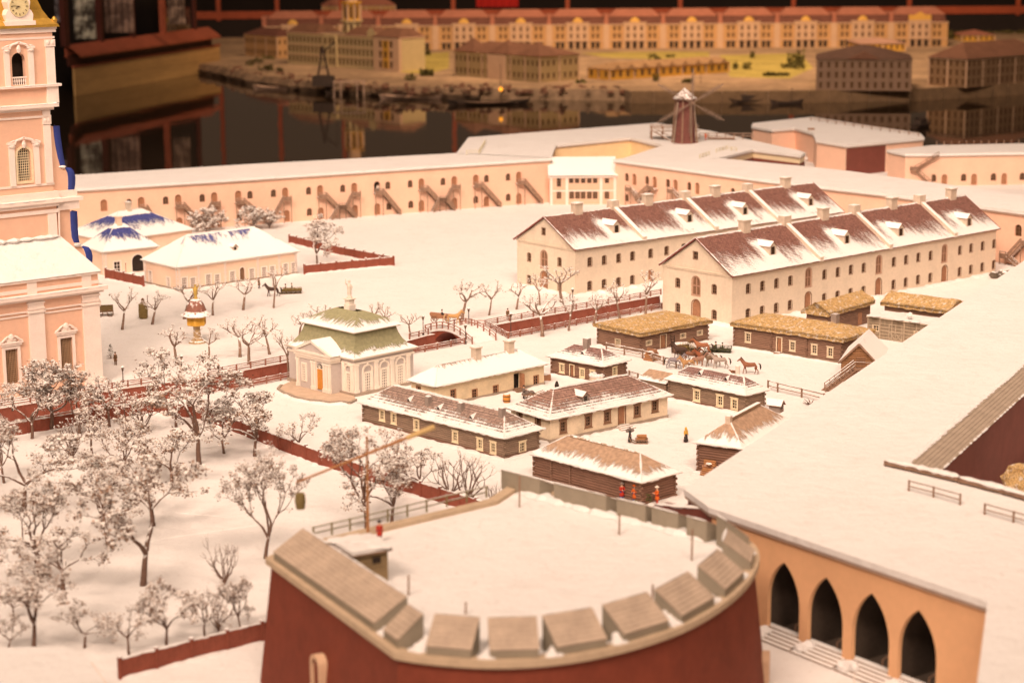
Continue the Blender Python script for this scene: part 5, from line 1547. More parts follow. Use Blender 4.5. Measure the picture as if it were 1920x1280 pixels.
b = MB(); b.tube([(U(107, 380, IT) , IT - .5, Zf(107, 372, IT)), (U(107.5, 398, IT), IT - .45, Zf(107, 398, IT)), (U(108.5, 440, IT), IT - .45, Zf(108, 442, IT))], .12, 6); b.build('drain_pipe', m_chw, R)

# ------------------------------------------------------------------ pavilion with the green roof
s = Bld('pavilion', 'small grey and white baroque pavilion with green two tier roof and orange door', 'pavilion', (665, 743), (549, 712), (772, 718))
R = s.root; HW = 5.0
m_gb = M('blue_grey_plaster', (0.55, 0.495, 0.47), .85, .06, .5)
m_pv = M('pavilion_white', (0.84, 0.77, 0.68), .8, .06, .8)
m_grn = roof_mat('green_roof', (0.29, 0.28, 0.165), cover=0.50, low=0.42, streak=2.4, ridge=.0, patch=.35, var=.12)
m_grn2 = roof_mat('green_lower_roof', (0.28, 0.27, 0.16), cover=0.38, low=0.36, streak=2.0, ridge=.0, patch=.45, var=.12)
m_pp = glass_mat('pavilion_glass', (0.10, 0.06, 0.045))
def pvwin(f, px, py, w=1.05, h=2.55, out=0.0):
  u, z = s.at(f, px, py, -out); z -= h / 2
  loc, an = s.pos(f, u, z, out)
  window(R, loc, an, 'rect', w, h, m_pv, m_pp, nx=3, ny=7, case=.14, proud=.1, depth=-.01, bar=.11)
  g = MB()
  for k in range(9):
    a0, a1 = math.pi * k / 9, math.pi * (k + 1) / 9
    g.bar((.8 * math.cos(a0), -.1, h + .25 + .8 * math.sin(a0)), (.8 * math.cos(a1), -.1, h + .25 + .8 * math.sin(a1)), .2, .2)
  g.box(-.9, -.66, -.12, -.003, -.3, h + .3); g.box(.66, .9, -.12, -.003, -.3, h + .3); g.box(-.9, .9, -.15, -.004, -.5, -.22)
  g.lump((0, -.12, h + 1.1), .16, .1, .24, 3)
  g.build('window_arch', m_pv, R, loc=loc, rz=an)
s.walls(m_gb, HW)
for px, py in ((689, 716), (720, 708.5), (750, 702)): pvwin('F', px, py)
pvwin('L', 655.5, 717, .95)
b = MB()
for px in (668, 705, 735, 765):
  u, _ = s.at('F', px, 715); b.box(u - .28, u + .28, -.22, -.003, .45, HW - .9); b.box(u - .36, u + .36, -.28, -.003, .3, .8); b.box(u - .36, u + .36, -.28, -.003, HW - 1.1, HW - .85)
for px in (661.5, 646):
  u, _ = s.at('L', px, 715); b.box(-.22, -.003, s.W - u - .25, s.W - u + .25, .45, HW - .9)
b.build('pilasters', m_pv, R)
b = MB()
b.box(-.12, s.L + .12, -.12, s.W + .12, HW - .9, HW - .65); b.box(-.25, s.L + .25, -.25, s.W + .25, HW - .3, HW - .12); b.box(-.45, s.L + .45, -.45, s.W + .45, HW - .12, HW + .02)
b.build('entablature', m_pv, R)
b = MB(); b.box(-.3, s.L + .2, -.3, s.W + .2, -.02, .42); b.build('plinth', m_base, R)
# porch on the left face
u0, _ = s.at('L', 558, 711, -1.6); u1, _ = s.at('L', 622, 735, -1.6)
y0, y1 = s.W - u1, s.W - u0
d = 1.6
b = MB(); b.box(-d, -.003, y0, y1, 0, HW - .5); b.build('porch_wall', m_gb, R)
b = MB(); b.box(-d - .3, -.2, y0 - .3, y1 + .3, HW - .5, HW + .03); b.box(-d - .15, -.2, y0 - .15, y1 + .15, HW - .85, HW - .504)
b.build('porch_entablature', m_pv, R)
ph = 1.55; ym = (y0 + y1) / 2
b = MB()
b.add([(-d - .25, y0 - .3, HW + .035), (-d - .25, y1 + .3, HW + .035), (-d - .25, ym, HW + ph)], [(0, 1, 2)]); b.build('pediment', m_gb, R)
b = MB()
for a, c in (((y0 - .4, HW + .1), (ym, HW + ph + .1)), ((y1 + .4, HW + .1), (ym, HW + ph + .1)), ((y0 - .4, HW + .1), (y1 + .4, HW + .1))): b.bar((-d - .32, a[0], a[1]), (-d - .32, c[0], c[1]), .3, .3)
b.build('pediment_frame', m_pv, R)
b, uv = MB(), []
slope(b, uv, (-d - .5, y0 - .5, HW + .1), (2.2, y0 - .5, HW + .1), (2.2, ym, HW + ph + .3), (-d - .5, ym, HW + ph + .3), 1, .05)
slope(b, uv, (2.2, y1 + .5, HW + .1), (-d - .5, y1 + .5, HW + .1), (-d - .5, ym, HW + ph + .3), (2.2, ym, HW + ph + .3), 1, .05)
roof_obj(b, uv, 'porch_roof', roof_mat('porch_snow_roof', (0.15, .145, .075), cover=.85, low=.7, patch=.4), R)
uD, _ = s.at('L', 601, 712, -d); yD = s.W - uD
b = MB(); n = 6
for k in range(n):
  y = (y0 + .25, yD - 1.45, yD - .95, yD + .95, yD + 1.45, y1 - .25)[k]
  b.box(-d - .24, -d - .003, y - .2, y + .2, .4, HW - .9); b.box(-d - .3, -d - .003, y - .27, y + .27, .2, .7); b.box(-d - .3, -d - .003, y - .27, y + .27, HW - 1.2, HW - .9)
b.build('porch_pilasters', m_pv, R)
uD, _ = s.at('L', 601, 712, -d); yD = s.W - uD
door(R, (-d - .02, yD, .42), -math.pi / 2, 'rect', 1.1, 2.7, M('orange_door', (0.62, 0.27, 0.05), .5, .12, 2), m_pv, case=.12, depth=-.02, boards=2)
b = MB(); sh = shape('arch', 1.1, .62); b.add([(q[0], -.06, q[1]) for q in sh], [tuple(range(len(sh)))]); fl_ = b.build('fanlight', m_dark, R, loc=(-d, yD, 3.2), rz=-math.pi / 2)
b = MB()
for k in range(1, 6): a = math.pi * k / 6; b.bar((0, -.09, .05), (.5 * math.cos(a), -.09, .05 + .5 * math.sin(a)), .05)
b.build('fanlight_bars', m_pv, fl_)
uq, _ = s.at('L', 571, 702, -d); q, an = s.pos('L', uq, 1.1, d)
window(R, q, an, 'rect', .85, 2.3, m_pv, m_pp, nx=3, ny=7, case=.12, proud=.08, depth=-.01, bar=.10)
# two-tier roof
def ring_roof(name, steps, mat, cap_ridge=None):
  b, uv = MB(), []
  for i in range(len(steps) - 1):
    (i0, z0), (i1, z1) = steps[i], steps[i + 1]
    c = lambda k, z: [Vector((k, k, z)), Vector((s.L - k, k, z)), Vector((s.L - k, s.W - k, z)), Vector((k, s.W - k, z))]
    a, d_ = c(i0, z0), c(i1, z1)
    for j in range(4):
      st = len(uv); slope(b, uv, a[j], a[(j + 1) % 4], d_[(j + 1) % 4], d_[j], 1, .0)
      f0, f1 = i / (len(steps) - 1), (i + 1) / (len(steps) - 1)
      for k in range(st, len(uv)): uv[k] = (uv[k][0], (uv[k][1][0], f0 + (f1 - f0) * uv[k][1][1]))
  return roof_obj(b, uv, name, mat, R)
ring_roof('lower_roof', [(-.5, HW + .03), (.5, HW + .55), (1.0, HW + 1.2), (1.35, HW + 2.0), (1.6, HW + 2.9)], m_grn2)
b = MB(); zt = HW + 2.9; b.box(1.15, s.L - 1.15, 1.15, s.W - 1.15, zt - .02, zt + .16); b.build('upper_cornice', m_pv, R)
mxy = (s.L / 2, s.W / 2); k1 = min(s.L, s.W) / 2 - .55
ring_roof('upper_roof', [(.95, zt + .165), (1.6, zt + .6), (k1 - .9, zt + 1.65), (k1, zt + 2.0)], m_grn)
b = MB(); z = zt + 1.8
b.box(mxy[0] - .55, mxy[0] + .55, mxy[1] - .55, mxy[1] + .55, z, z + .8); b.box(mxy[0] - .45, mxy[0] + .45, mxy[1] - .45, mxy[1] + .45, z + .8, z + 1.5); b.box(mxy[0] - .62, mxy[0] + .62, mxy[1] - .62, mxy[1] + .62, z + 1.5, z + 1.66)
b.build('pedestal', m_pv, R)
m_stat = M('pale_stone', (.70, .62, .54), .8, .1, 2)
st = thing('statue', 'slender pale standing statue crowning the green roofed pavilion', 'statue', s.o + Matrix.Rotation(s.rz, 3, 'Z') @ Vector((mxy[0], mxy[1], z + 1.66)))
b = MB(); b.lathe([(.34, 0), (.36, .15), (.24, .3), (.3, .6), (.26, 1.1), (.3, 1.5), (.32, 1.75), (.14, 1.95), (.11, 2.02), (.17, 2.15), (.16, 2.35), (.05, 2.45)], 10, sy=.8)
b.tube([(.25, 0, 1.75), (.42, -.1, 1.45), (.3, -.3, 1.25)], [.1, .085, .06], 6); b.tube([(-.25, 0, 1.75), (-.45, -.05, 2.0), (-.42, -.1, 2.6)], [.1, .08, .06], 6)
b.build('figure', m_stat, st, smooth=True)
# paved terrace
b = MB(); tz = 0.16
tp = [P(x, y, tz) for x, y in ((528, 722), (521, 729), (532, 736), (545, 741), (557, 746), (580, 750), (600, 752), (618, 755), (640, 753), (655, 755), (668, 749), (663, 742), (620, 725), (560, 708))]
b.prism([(p.x, p.y) for p in tp], -.02, tz)
t = b.build('terrace', M('paving', (0.50, 0.38, 0.285), .9, .12, .8, .02, 4), None); tag(t, kind='structure')
b = MB()
for k in range(10):
  a, c = tp[k], tp[k + 1]; n = max(1, int((c - a).length / .7))
  for j in range(n): q, w = a.lerp(c, (j + .05) / n), a.lerp(c, (j + .93) / n); b.bar(q + Vector((0, 0, .05)), w + Vector((0, 0, .05)), .35, .2)
e = b.build('terrace_edging', m_base, t)
e["kind"] = "stuff"
drift_w([p + Vector((0, -.4, -.16)) for p in tp[1:10]], .55, 77)
# ------------------------------------------------------------------ red round tower in the foreground
ZT = 10.5
rim_px = [(497, 1045), (738, 1222), (800, 1232), (900, 1240), (1000, 1238), (1100, 1226), (1200, 1203), (1290, 1172), (1360, 1130), (1405, 1090), (1427, 1050), (1420, 1021), (1390, 1004), (1345, 992), (1275, 973), (1171, 948), (1074, 924), (972, 898), (915, 935), (590, 1012), (545, 1022)]
def smooth_path(pts, i0, i1, it=2):
  """round off the curved stretch of the rim"""
  for _ in range(it):
    out = list(pts[:i0 + 1])
    for i in range(i0, i1):
      a, c = pts[i], pts[i + 1]
      if i > i0: out.append((a[0] * .75 + c[0] * .25, a[1] * .75 + c[1] * .25))
      if i < i1 - 1: out.append((a[0] * .25 + c[0] * .75, a[1] * .25 + c[1] * .75))
    out += list(pts[i1:])
    i1 = i1 + (len(out) - len(pts)); pts = out
  return pts
rim = [(P(x, y, ZT).x, P(x, y, ZT).y) for x, y in rim_px]
rim = smooth_path(rim, 1, 14)
tw = thing('round_tower', 'red D-shaped artillery tower with snowy top ringed by grey boarded merlons, nearest the camera', 'tower')
m_tred = M('tower_red', (0.19, 0.042, 0.022), 0.8, 0.13, 0.22, 0.03, 2.5, dirt=.3)
b = MB(); wall_in = inset_poly(rim, -.45); foot = inset_poly(rim, .75); n = len(rim)
b.add([(p[0], p[1], ZT - .55) for p in wall_in] + [(p[0], p[1], -1) for p in foot], [(i, n + i, n + (i + 1) % n, (i + 1) % n) for i in range(n)])
b.build('tower_wall', m_tred, tw)
m_rim = M('stone_rim', (0.50, 0.385, 0.27), .85, .12, 1.2, .03, 5)
b = MB(); inn = inset_poly(rim, -1.0)
b.add([(p[0], p[1], ZT) for p in rim] + [(p[0], p[1], ZT) for p in inn] + [(p[0], p[1], ZT - .5) for p in rim] + [(p[0], p[1], ZT - .75) for p in wall_in] + [(p[0], p[1], ZT - .6) for p in inn],
   [(i, (i + 1) % n, n + (i + 1) % n, n + i) for i in range(n)] + [(i, 2 * n + i, 2 * n + (i + 1) % n, (i + 1) % n) for i in range(n)] + [(2 * n + i, 3 * n + i, 3 * n + (i + 1) % n, 2 * n + (i + 1) % n) for i in range(n)] + [(n + i, n + (i + 1) % n, 4 * n + (i + 1) % n, 4 * n + i) for i in range(n)])
b.build('stone_rim', m_rim, tw)
ZD = ZT - .35
b = MB(); mid = inset_poly(rim, -.9)
b.flat(mid, ZD)
r = random.Random(9)
o = b.build('snowy_deck', snow_mat('tower_snow', 1.0, .10, (.6, .52, .46)), tw)
b = MB()
m_mer = M('merlon_boards', (0.46, 0.365, 0.285), .85, .16, .5, .012, 5, dirt=.25)
m_meri = M('merlon_back', (0.30, 0.26, 0.20), .85, .10, .6, .012, 5)
cen = sum((Vector(p) for p in rim), Vector((0, 0))) / n
def merlon(pa, pb, dep=2.3, rise=1.55, front=.6, back=False):
  a, c = P(*pa, ZT), P(*pb, ZT); d = (c - a); ln = d.length; d.normalize()
  inw = Vector((-d.y, d.x, 0))
  if inw.dot(Vector((cen.x, cen.y, 0)) - a) < 0: inw = -inw
  a = a + d * .2; ln -= .4; q = a + inw * .55
  an = math.atan2(d.y, d.x); sgn = 1 if inw.dot(Vector((-d.y, d.x, 0))) > 0 else -1
  b = MB(); z0 = -.32
  k = max(3, int(dep / .3))
  yy = lambda t: sgn * t
  b.add([(0, yy(0), z0), (ln, yy(0), z0), (ln, yy(0), front), (0, yy(0), front), (0, yy(dep), z0), (ln, yy(dep), z0), (ln, yy(dep), front + rise), (0, yy(dep), front + rise)],
     [(0, 1, 2, 3), (5, 4, 7, 6), (1, 5, 6, 2), (4, 0, 3, 7), (3, 2, 6, 7)])
  o = b.build('merlon', m_meri, tw, loc=q, rz=an)
  b = MB()                                            # sloping boards
  for i in range(k):
    t0, t1 = i / k, (i + .93) / k
    y0, y1 = yy(dep * t0 - .06), yy(dep * t1); za, zb = front + rise * t0, front + rise * t1
    b.add([(-.04, y0, za + .07), (ln + .04, y0, za + .07), (ln + .04, y1, zb + .055), (-.04, y1, zb + .055), (-.04, y0, za), (ln + .04, y0, za), (ln + .04, y1, zb), (-.04, y1, zb)],
       [(0, 1, 2, 3), (0, 4, 5, 1), (1, 5, 6, 2), (3, 7, 4, 0), (2, 6, 7, 3)])
  bo = b.build('boards', m_mer, o); bo['kind'] = 'stuff'
  s = MB()
  ribbon(s, [(0, yy(dep), front + rise + .1), (ln, yy(dep), front + rise + .1)], .1, int(pa[0]), stepl=.5, jit=.5, flat=.5)
  s.build('merlon_snow', m_snow, o)
  return o
mers = [((500, 1049), (692, 1187), 2.6), ((704, 1196), (735, 1219), 2.0), ((790, 1231), (885, 1239), 2.3), ((914, 1240), (1017, 1237), 2.3), ((1046, 1234), (1149, 1216), 2.3), ((1176, 1209), (1267, 1181), 2.3), ((1288, 1173), (1354, 1135), 2.3), ((1371, 1122), (1409, 1086), 2.2), ((1420, 1070), (1427, 1043), 2.2), ((1418, 1021), (1394, 1006), 2.0)]
for a, c, d in mers: merlon(a, c, d)
for a, c in (((1366, 998), (1322, 986)), ((1312, 983), (1256, 968)), ((1248, 966), (1188, 952)), ((1176, 949), (1072, 923)), ((1052, 918), (974, 898))): merlon(a, c, 2.0, .9, .5)
for i in range(len(mers) - 1):                            # snow lodged between the merlons
  a, c = P(*mers[i][1], ZT), P(*mers[i + 1][0], ZT); m = (a + c) / 2; v = Vector((cen.x, cen.y, 0)) - m; v.z = 0; v.normalize()
  b = MB(); w = min(.9, (a - c).length * .5)
  dd = (c - a).normalized()
  for k in range(6):
    q = m + v * (.85 + k * .42); g = min(.62, max(.35, (a - c).length * .5 + .12))
    for sx in (-.5, .0, .5): q2 = q + dd * sx * g; b.lump((q2.x, q2.y, ZT - .3), g * .75, g * .75, .45 + .2 * k + .1 * r.random(), i * 7 + k, .2, half=True)
  b.build('lodged_snow', m_snow, tw)
b = MB(); ribbon(b, [(P(x, y, ZD).x, P(x, y, ZD).y, ZD + .05) for x, y in ((1330, 1015), (1250, 993), (1160, 972), (1070, 948), (975, 922))], .75, 4, flat=.5, jit=.35)
b.build('snow_bank', m_snow, tw)
# embrasure arches low on the wall
m_arch = M('arch_stone', (.62, .42, .28), .85, .1, 1)
for (x, y, e) in ((608, 1262, 0), (1416, 1262, 1)):
  pass
def wall_hit(px, py):
  """nearest point of the battered wall on a viewing ray"""
  d = ray(px, py); best = None
  for i in range(n):
    a, c = Vector((*rim[i], 0)), Vector((*rim[(i + 1) % n], 0)); u = (c - a).normalized(); nn = Vector((u.y, -u.x, 0))
    den = d.dot(nn)
    if den >= 0: continue
    t = (a - CAMP).dot(nn) / den; q = CAMP + d * t
    s_ = (q - a).dot(u)
    if -0.2 <= s_ <= (c - a).length + .2 and (best is None or t < best[0]): best = (t, q, math.atan2(u.y, u.x), nn)
  return best
for px in (607, 1420):
  h_ = wall_hit(px, 1290)
  if h_:
    t, q, an, nn = h_
    top = wall_hit(px, 1232)[1].z
    b = MB(); h2 = 3.2; sh = shape('arch', 1.25, h2, 10); g = grow(sh, .28); k = len(sh)
    b.add([(p[0], -.22, p[1]) for p in g] + [(p[0], -.22, p[1]) for p in sh] + [(p[0], .6, p[1]) for p in g] + [(p[0], .6, p[1]) for p in sh],
       [(i, (i + 1) % k, k + (i + 1) % k, k + i) for i in range(k)] + [(i, 2 * k + i, 2 * k + (i + 1) % k, (i + 1) % k) for i in range(k)] + [(k + i, k + (i + 1) % k, 3 * k + (i + 1) % k, 3 * k + i) for i in range(k)])
    o = b.build('embrasure', m_arch, tw, loc=q + nn * .72 * (ZT - top + h2) / ZT * .9 + Vector((0, 0, top - h2 - q.z)), rz=an)
    b = MB(); b.add([(p[0], .02, p[1]) for p in sh], [tuple(range(k))]); b.build('embrasure_opening', m_tred, o)
# thin posts on the deck
for i, (px, y0, y1) in enumerate(((766, 1115, 1078), (873, 1150, 1128), (1223, 1128, 1095), (1297, 1050, 992), (1161, 1002, 962), (974, 950, 892))):
  q = P(px, y0, ZD); h_ = (y0 - y1) / ppm(px, y0, ZD) * 1.03
  b = MB(); b.bar((0, 0, -.1), (.03, 0, h_), .14)
  lab = ['thin brown post on the tower deck behind the corner merlon', 'short brown post behind the middle front merlons of the tower', 'thin brown post behind the right front merlons of the tower', 'tall thin post at the right end of the tower deck', 'thin post on the snow bank beside the rear merlons', 'tall thin post beside the rearmost merlon of the tower'][i]
  tag(b.build('post', m_wood, None, loc=q), lab, 'post', 'posts on the tower deck')
deck_rail('weathered timber railing along the open back edge of the round tower', [(588, 1010), (690, 986), (800, 959), (912, 932)], ZD, mat=M('mossy_wood', (.24, .20, .10), .85, .25, 1.5, snow=.6), hh=1.0, step=2.2)
# guard hut
s = Bld('guard_hut', 'small timber guard hut with a flat snow roof on the tower deck', 'hut', (666, 1100), (634, 1078), (727, 1088), z=ZD, zb=ZD)
s.walls(M('hut_boards', (.27, .19, .10), .85, .2, 1.2, .02, 6, rows=.28), 2.5)
u, z = s.at('F', 706, 1052); b = MB(); b.box(-.35, .35, -.03, -.002, 0, .5); b.build('window', m_dark, s.root, loc=(u, 0, 1.6))
b = MB(); b.box(-.35, s.L + .25, -.35, s.W + .3, 2.5, 2.62); b.build('roof', m_wood, s.root)
b = MB(); b.box(-.33, s.L + .23, -.33, s.W + .28, 2.625, 2.9)
for k in range(10): b.lump((s.L * r.random(), s.W * r.random(), 2.88), .8, .8, .14, k, .25, half=True)
b.build('roof_snow', m_snow, s.root)
# signal sweep: tall mast with a swinging beam and a hanging barrel
q = P(690, 1004, ZD); D0 = q.y
t = thing('signal_sweep', 'tall mast with a long tilted beam and a small barrel hanging from its left end', 'mast', q)
m_mast = M('mast_wood', (.36, .17, .07), .8, .15, 1.2)
b = MB(); b.tube([(0, 0, -.3), tuple(PD(688, 818, D0) - q)], [.14, .09], 8); b.build('mast', m_mast, t)
b = MB(); e0, e1 = PD(557, 902, D0) - q + Vector((0, -.3, 0)), PD(815, 798, D0) - q + Vector((0, -.3, 0)); b.tube([e0, e0.lerp(e1, .5), e1], [.08, .12, .14], 8); b.build('beam', m_mast, t)
b = MB(); k0 = e0.lerp(e1, .80); b.tube([k0, e1], [.2, .22], 8); b.build('counterweight', M('pale_beam', (.55, .38, .17), .8, .15, 1), t)
b = MB(); b.tube([e0, e0 + Vector((.1, 0, -1.0))], .03, 5); b.build('rope', m_wood, t)
b = MB(); b.lathe([(.36, -1.3), (.46, -.65), (.38, 0)], 12)
o = b.build('barrel', M('barrel_wood', (.20, .15, .06), .8, .2, 2), t, loc=e0 + Vector((.25, 0, -.95)))

# ------------------------------------------------------------------ near rampart on the right with the pointed arches
rp = xy([(1335, 958), (1860, 1137), (1836, 1340), (2400, 1340), (2400, 1062), (1925, 938), (1695, 878), (1935, 672), (2250, 404), (2130, 355), (1920, 497), (1290, 925)], H)
rw = Wall('near_rampart', 'broad snow covered rampart with a peach wall of dark pointed arches, at the right edge', 'wall', rp)
arches = [(1442, 1498, 1053), (1518, 1580, 1081), (1602, 1668, 1111), (1690, 1758, 1143), (1782, 1856, 1180)]
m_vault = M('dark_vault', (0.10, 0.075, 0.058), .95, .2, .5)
ar_u = []
for xl, xr, ya in arches[:4]:
  u0, _ = rw.at(0, xl, 1170); u1, _ = rw.at(0, xr, 1170); uc_ = (u0 + u1) / 2; za = rw.at(0, (xl + xr) / 2 - 2, ya)[1]
  u0 -= .25; uc_ = (u0 + u1) / 2; w = u1 - u0; rw.holes.setdefault(0, []).append([(uc_ + p[0], .02 + p[1]) for p in shape('point', w, za)])
  ar_u.append((uc_, w, za))
m_orange = M('peach_arch_wall', (0.74, 0.43, 0.235), .85, .05, .22)
rw.finish(m_orange, mats={6: ('pit_wall', m_mar), 11: ('pit_wall', m_mar), 1: ('end_wall', m_white)}, skip=(2, 3, 8))
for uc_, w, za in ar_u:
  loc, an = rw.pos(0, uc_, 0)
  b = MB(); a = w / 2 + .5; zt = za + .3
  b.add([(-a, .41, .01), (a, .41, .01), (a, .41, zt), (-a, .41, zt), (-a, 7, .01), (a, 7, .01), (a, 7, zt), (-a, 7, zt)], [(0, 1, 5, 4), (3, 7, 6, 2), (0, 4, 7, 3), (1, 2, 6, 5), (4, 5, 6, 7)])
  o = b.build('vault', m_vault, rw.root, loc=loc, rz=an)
  b = MB(); b.bar((.5, 1.0, .1), (.5, 1.0, 1.2), .1); b.bar((.5, 1.0, 1.2), (.9, 3.5, 2.4), .1)
  b.bar((.9, 3.5, .5), (.9, 3.5, 2.4), .1); b.build('handrail', m_wood, o)
  b = MB()
  for k in range(5): b.box(-a + .1, a - .1, -1.6 + k * .45, -1.2 + k * .45 + .3, .02, .16 + k * .14)
  b.build('arch_steps', m_woods, rw.root, loc=loc, rz=an)
  b = MB()
  for k in range(5): b.lump((-w * .45 + .35 * r.random(), -.3 - 1.0 * r.random(), .35 + .3 * r.random()), .55, .5, .45, k + int(uc_ * 3), .35)
  b.build('snow_heap', m_snow, rw.root, loc=loc, rz=an)
# sloping boarded skirt over the sunken yard and the maroon wall below it
a, c = Vector((*rp[6], 0)), Vector((*rp[7], 0)); d = (c - a).normalized(); nn = Vector((d.y, -d.x, 0))
b = MB(); k = 7; wd = 2.7
for i in range(k):
  t0, t1 = i / k, (i + .92) / k; z0, z1 = H + .40 - .9 * t0, H + .40 - .9 * t1
  p0, p1 = a + nn * (.3 + wd * t0), c + nn * (.3 + wd * t0); q0, q1 = a + nn * (.3 + wd * t1), c + nn * (.3 + wd * t1)
  b.add([(p0.x, p0.y, z0 + .05), (p1.x, p1.y, z0 + .05), (q1.x, q1.y, z1 + .06), (q0.x, q0.y, z1 + .06), (q0.x, q0.y, z1), (q1.x, q1.y, z1)], [(0, 1, 2, 3), (3, 2, 5, 4)])
o = b.build('boarded_skirt', m_grey, rw.root); o['kind'] = 'stuff'
b = MB(); f0, f1 = a + nn * (wd - .1), c + nn * (wd - .1)
b.add([(f0.x, f0.y, -1), (f1.x, f1.y, -1), (f1.x, f1.y, H - .55), (f0.x, f0.y, H - .55), (a.x, a.y, H - .1), (c.x, c.y, H - .1)], [(0, 1, 2, 3), (3, 2, 5, 4)])
b.build('yard_wall', m_mar, rw.root)
b = MB(); ribbon(b, [f0 + nn * .3 + Vector((0, 0, H - .45)), f1 + nn * .3 + Vector((0, 0, H - .45))], .1, 5, jit=.7)
ribbon(b, [a + nn * .2 + Vector((0, 0, H + .45)), c + nn * .2 + Vector((0, 0, H + .45))], .3, 6, flat=.4, jit=.5)
b.build('skirt_snow', m_snow, rw.root)
# snow-laden timber kerb and railings by the yard
HD2 = H + .42
kp = [(1660, 873), (1700, 882), (1798, 905)]; kq = [(1800, 906), (1882, 927), (1990, 958)]
for i, (px, lab) in enumerate(((kp, 'snow laden timber beam beside the sunken yard, left length'), (kq, 'snow laden timber beam beside the sunken yard, right length'))):
  t = thing('kerb_beam', lab, 'beam', P(*px[0], HD2)); o = t.location
  pts = [P(x, y, HD2) - Vector(o) for x, y in px]
  b = MB()
  for j in range(2): b.bar(pts[j] + Vector((0, 0, .35)), pts[j + 1] + Vector((0, 0, .35)), .5, .35)
  for q in pts: b.box(q.x - .12, q.x + .12, q.y - .12, q.y + .12, 0, .3)
  b.build('beam', m_wood, t)
  b = MB(); ribbon(b, [q + Vector((0, 0, .6)) for q in pts], .38, i + 3, flat=.6, jit=.3); b.build('beam_snow', m_snow, t)
deck_rail('dark timber railing on the snowy rampart, in front of the sunken yard', [(1704, 920), (1750, 932), (1800, 946)], HD2, hh=.95, step=2.3)
deck_rail('dark timber railing on the rampart, running off the right edge', [(1846, 964), (1900, 979), (1990, 1004)], HD2, hh=.95, step=2.5)
t = thing('hay_pile', 'heap of golden hay in the sunken yard at the right edge', 'hay', P(1925, 905, 4.5)); b = MB()
for k in range(9): b.lump((r.uniform(-1.5, 1.5), r.uniform(-1.5, 1.5), r.uniform(-1, .8)), 1.6, 1.4, 1.1, k, .3)
b.build('hay', thatch_mat(), t)
# low red wall between the rampart corner and the tower
a, c = P(1226, 946, 7.5), P(1337, 957, H - .1)
t = thing('red_wall', 'dark red wall between the rear of the tower and the rampart corner', 'wall', (a.x, a.y, 0)); b = MB()
d = (c - a); d.z = 0; d.normalize(); nn = Vector((d.y, -d.x, 0)) * .5
b.add([(0, 0, -1), tuple(c - a + Vector((0, 0, -8.5 + (a.z - c.z)))), tuple(c - Vector((a.x, a.y, 0))), (0, 0, a.z), tuple(-nn * 3 + Vector((0, 0, a.z))), tuple(c - Vector((a.x, a.y, 0)) - nn * 3)], [(0, 1, 2, 3), (3, 2, 5, 4)])
b.build('wall', m_mar, t)
b = MB(); ribbon(b, [Vector((0, 0, a.z + .05)) - nn * .4, c - Vector((a.x, a.y, 0)) - nn * .4 + Vector((0, 0, .1))], .35, 4, flat=.5); b.build('wall_snow', m_snow, t)
# street lamp with a round globe
q = P(1601, 1300, 0); t = thing('street_lamp', 'slim street lamp with a white globe, in front of the pointed arches', 'lamp', q)
hh = 4.0
q2 = PD(1601, 1250, q.y); hh = q2.z
b = MB(); b.lathe([(.16, 0), (.07, .4), (.055, hh - .45), (.12, hh - .4)], 8); b.build('post', m_chw, t)
b = MB(); b.lathe([(.05, hh - .42), (.3, hh - .25), (.36, hh), (.28, hh + .22), (.08, hh + .34)], 12); b.build('globe', m_snow, t, smooth=True)

# snow roof at the bottom left corner
cs = [P(x, y, 4.0) for x, y in ((-60, 1218), (128, 1214), (172, 1238), (236, 1330), (-60, 1330))]
t = thing('low_building', 'corner of a low building whose flat snow covered roof fills the bottom left corner', 'building')
b = MB(); b.prism([(p.x, p.y) for p in cs], 0, 3.9); b.build('wall', m_pinkh, t)
b = MB(); b.prism(inset_poly([(p.x, p.y) for p in cs], .25), 3.905, 4.25, bottom=True); b.build('roof_snow', m_deck, t)

# ------------------------------------------------------------------ canal, fences
TRENCH = []
CD = -2.4
m_pan = M('canal_boards', (0.26, 0.078, 0.05), 0.8, 0.15, .8, .02, 4)
def canal(label, far, near, end_left=None):
  """sunken ditch lined with red boards: far bank, near bank"""
  F = [P(x, y) for x, y in far]; N = [P(x, y) for x, y in near]
  TRENCH.append([(p.x, p.y) for p in F] + [(p.x, p.y) for p in reversed(N)])
  t = thing('canal_wall', label, 'canal wall', F[0])
  o = F[0]
  def run(A):
    for i in range(len(A) - 1):
      a, c = A[i], A[i + 1]; d = c - a; ln = d.length; k = max(1, round(ln / 3.2)); an = math.atan2(d.y, d.x)
      me = MB(); me.box(.02, ln / k - .02, -.1, .12, CD, -.06); me = me.mesh('wall_panel', m_pan)
      pm = MB(); pm.box(-.16, .16, -.2, .1, CD, -.02); pm = pm.mesh('wall_post', m_redw)
      for j in range(k):
        q = a.lerp(c, j / k) - o
        link('wall_panel', me, t, q, an); link('wall_post', pm, t, q, an)
      b = MB(); b.bar(a - o + Vector((0, 0, -.02)), c - o + Vector((0, 0, -.02)), .35, .12); b.build('wall_cap', m_rail, t)
  run(F); run([N[-1], F[-1]]) if (N[-1] - F[-1]).length > 1 else None
  run(list(reversed(N)))
  run([N[0], F[0]])
  return t
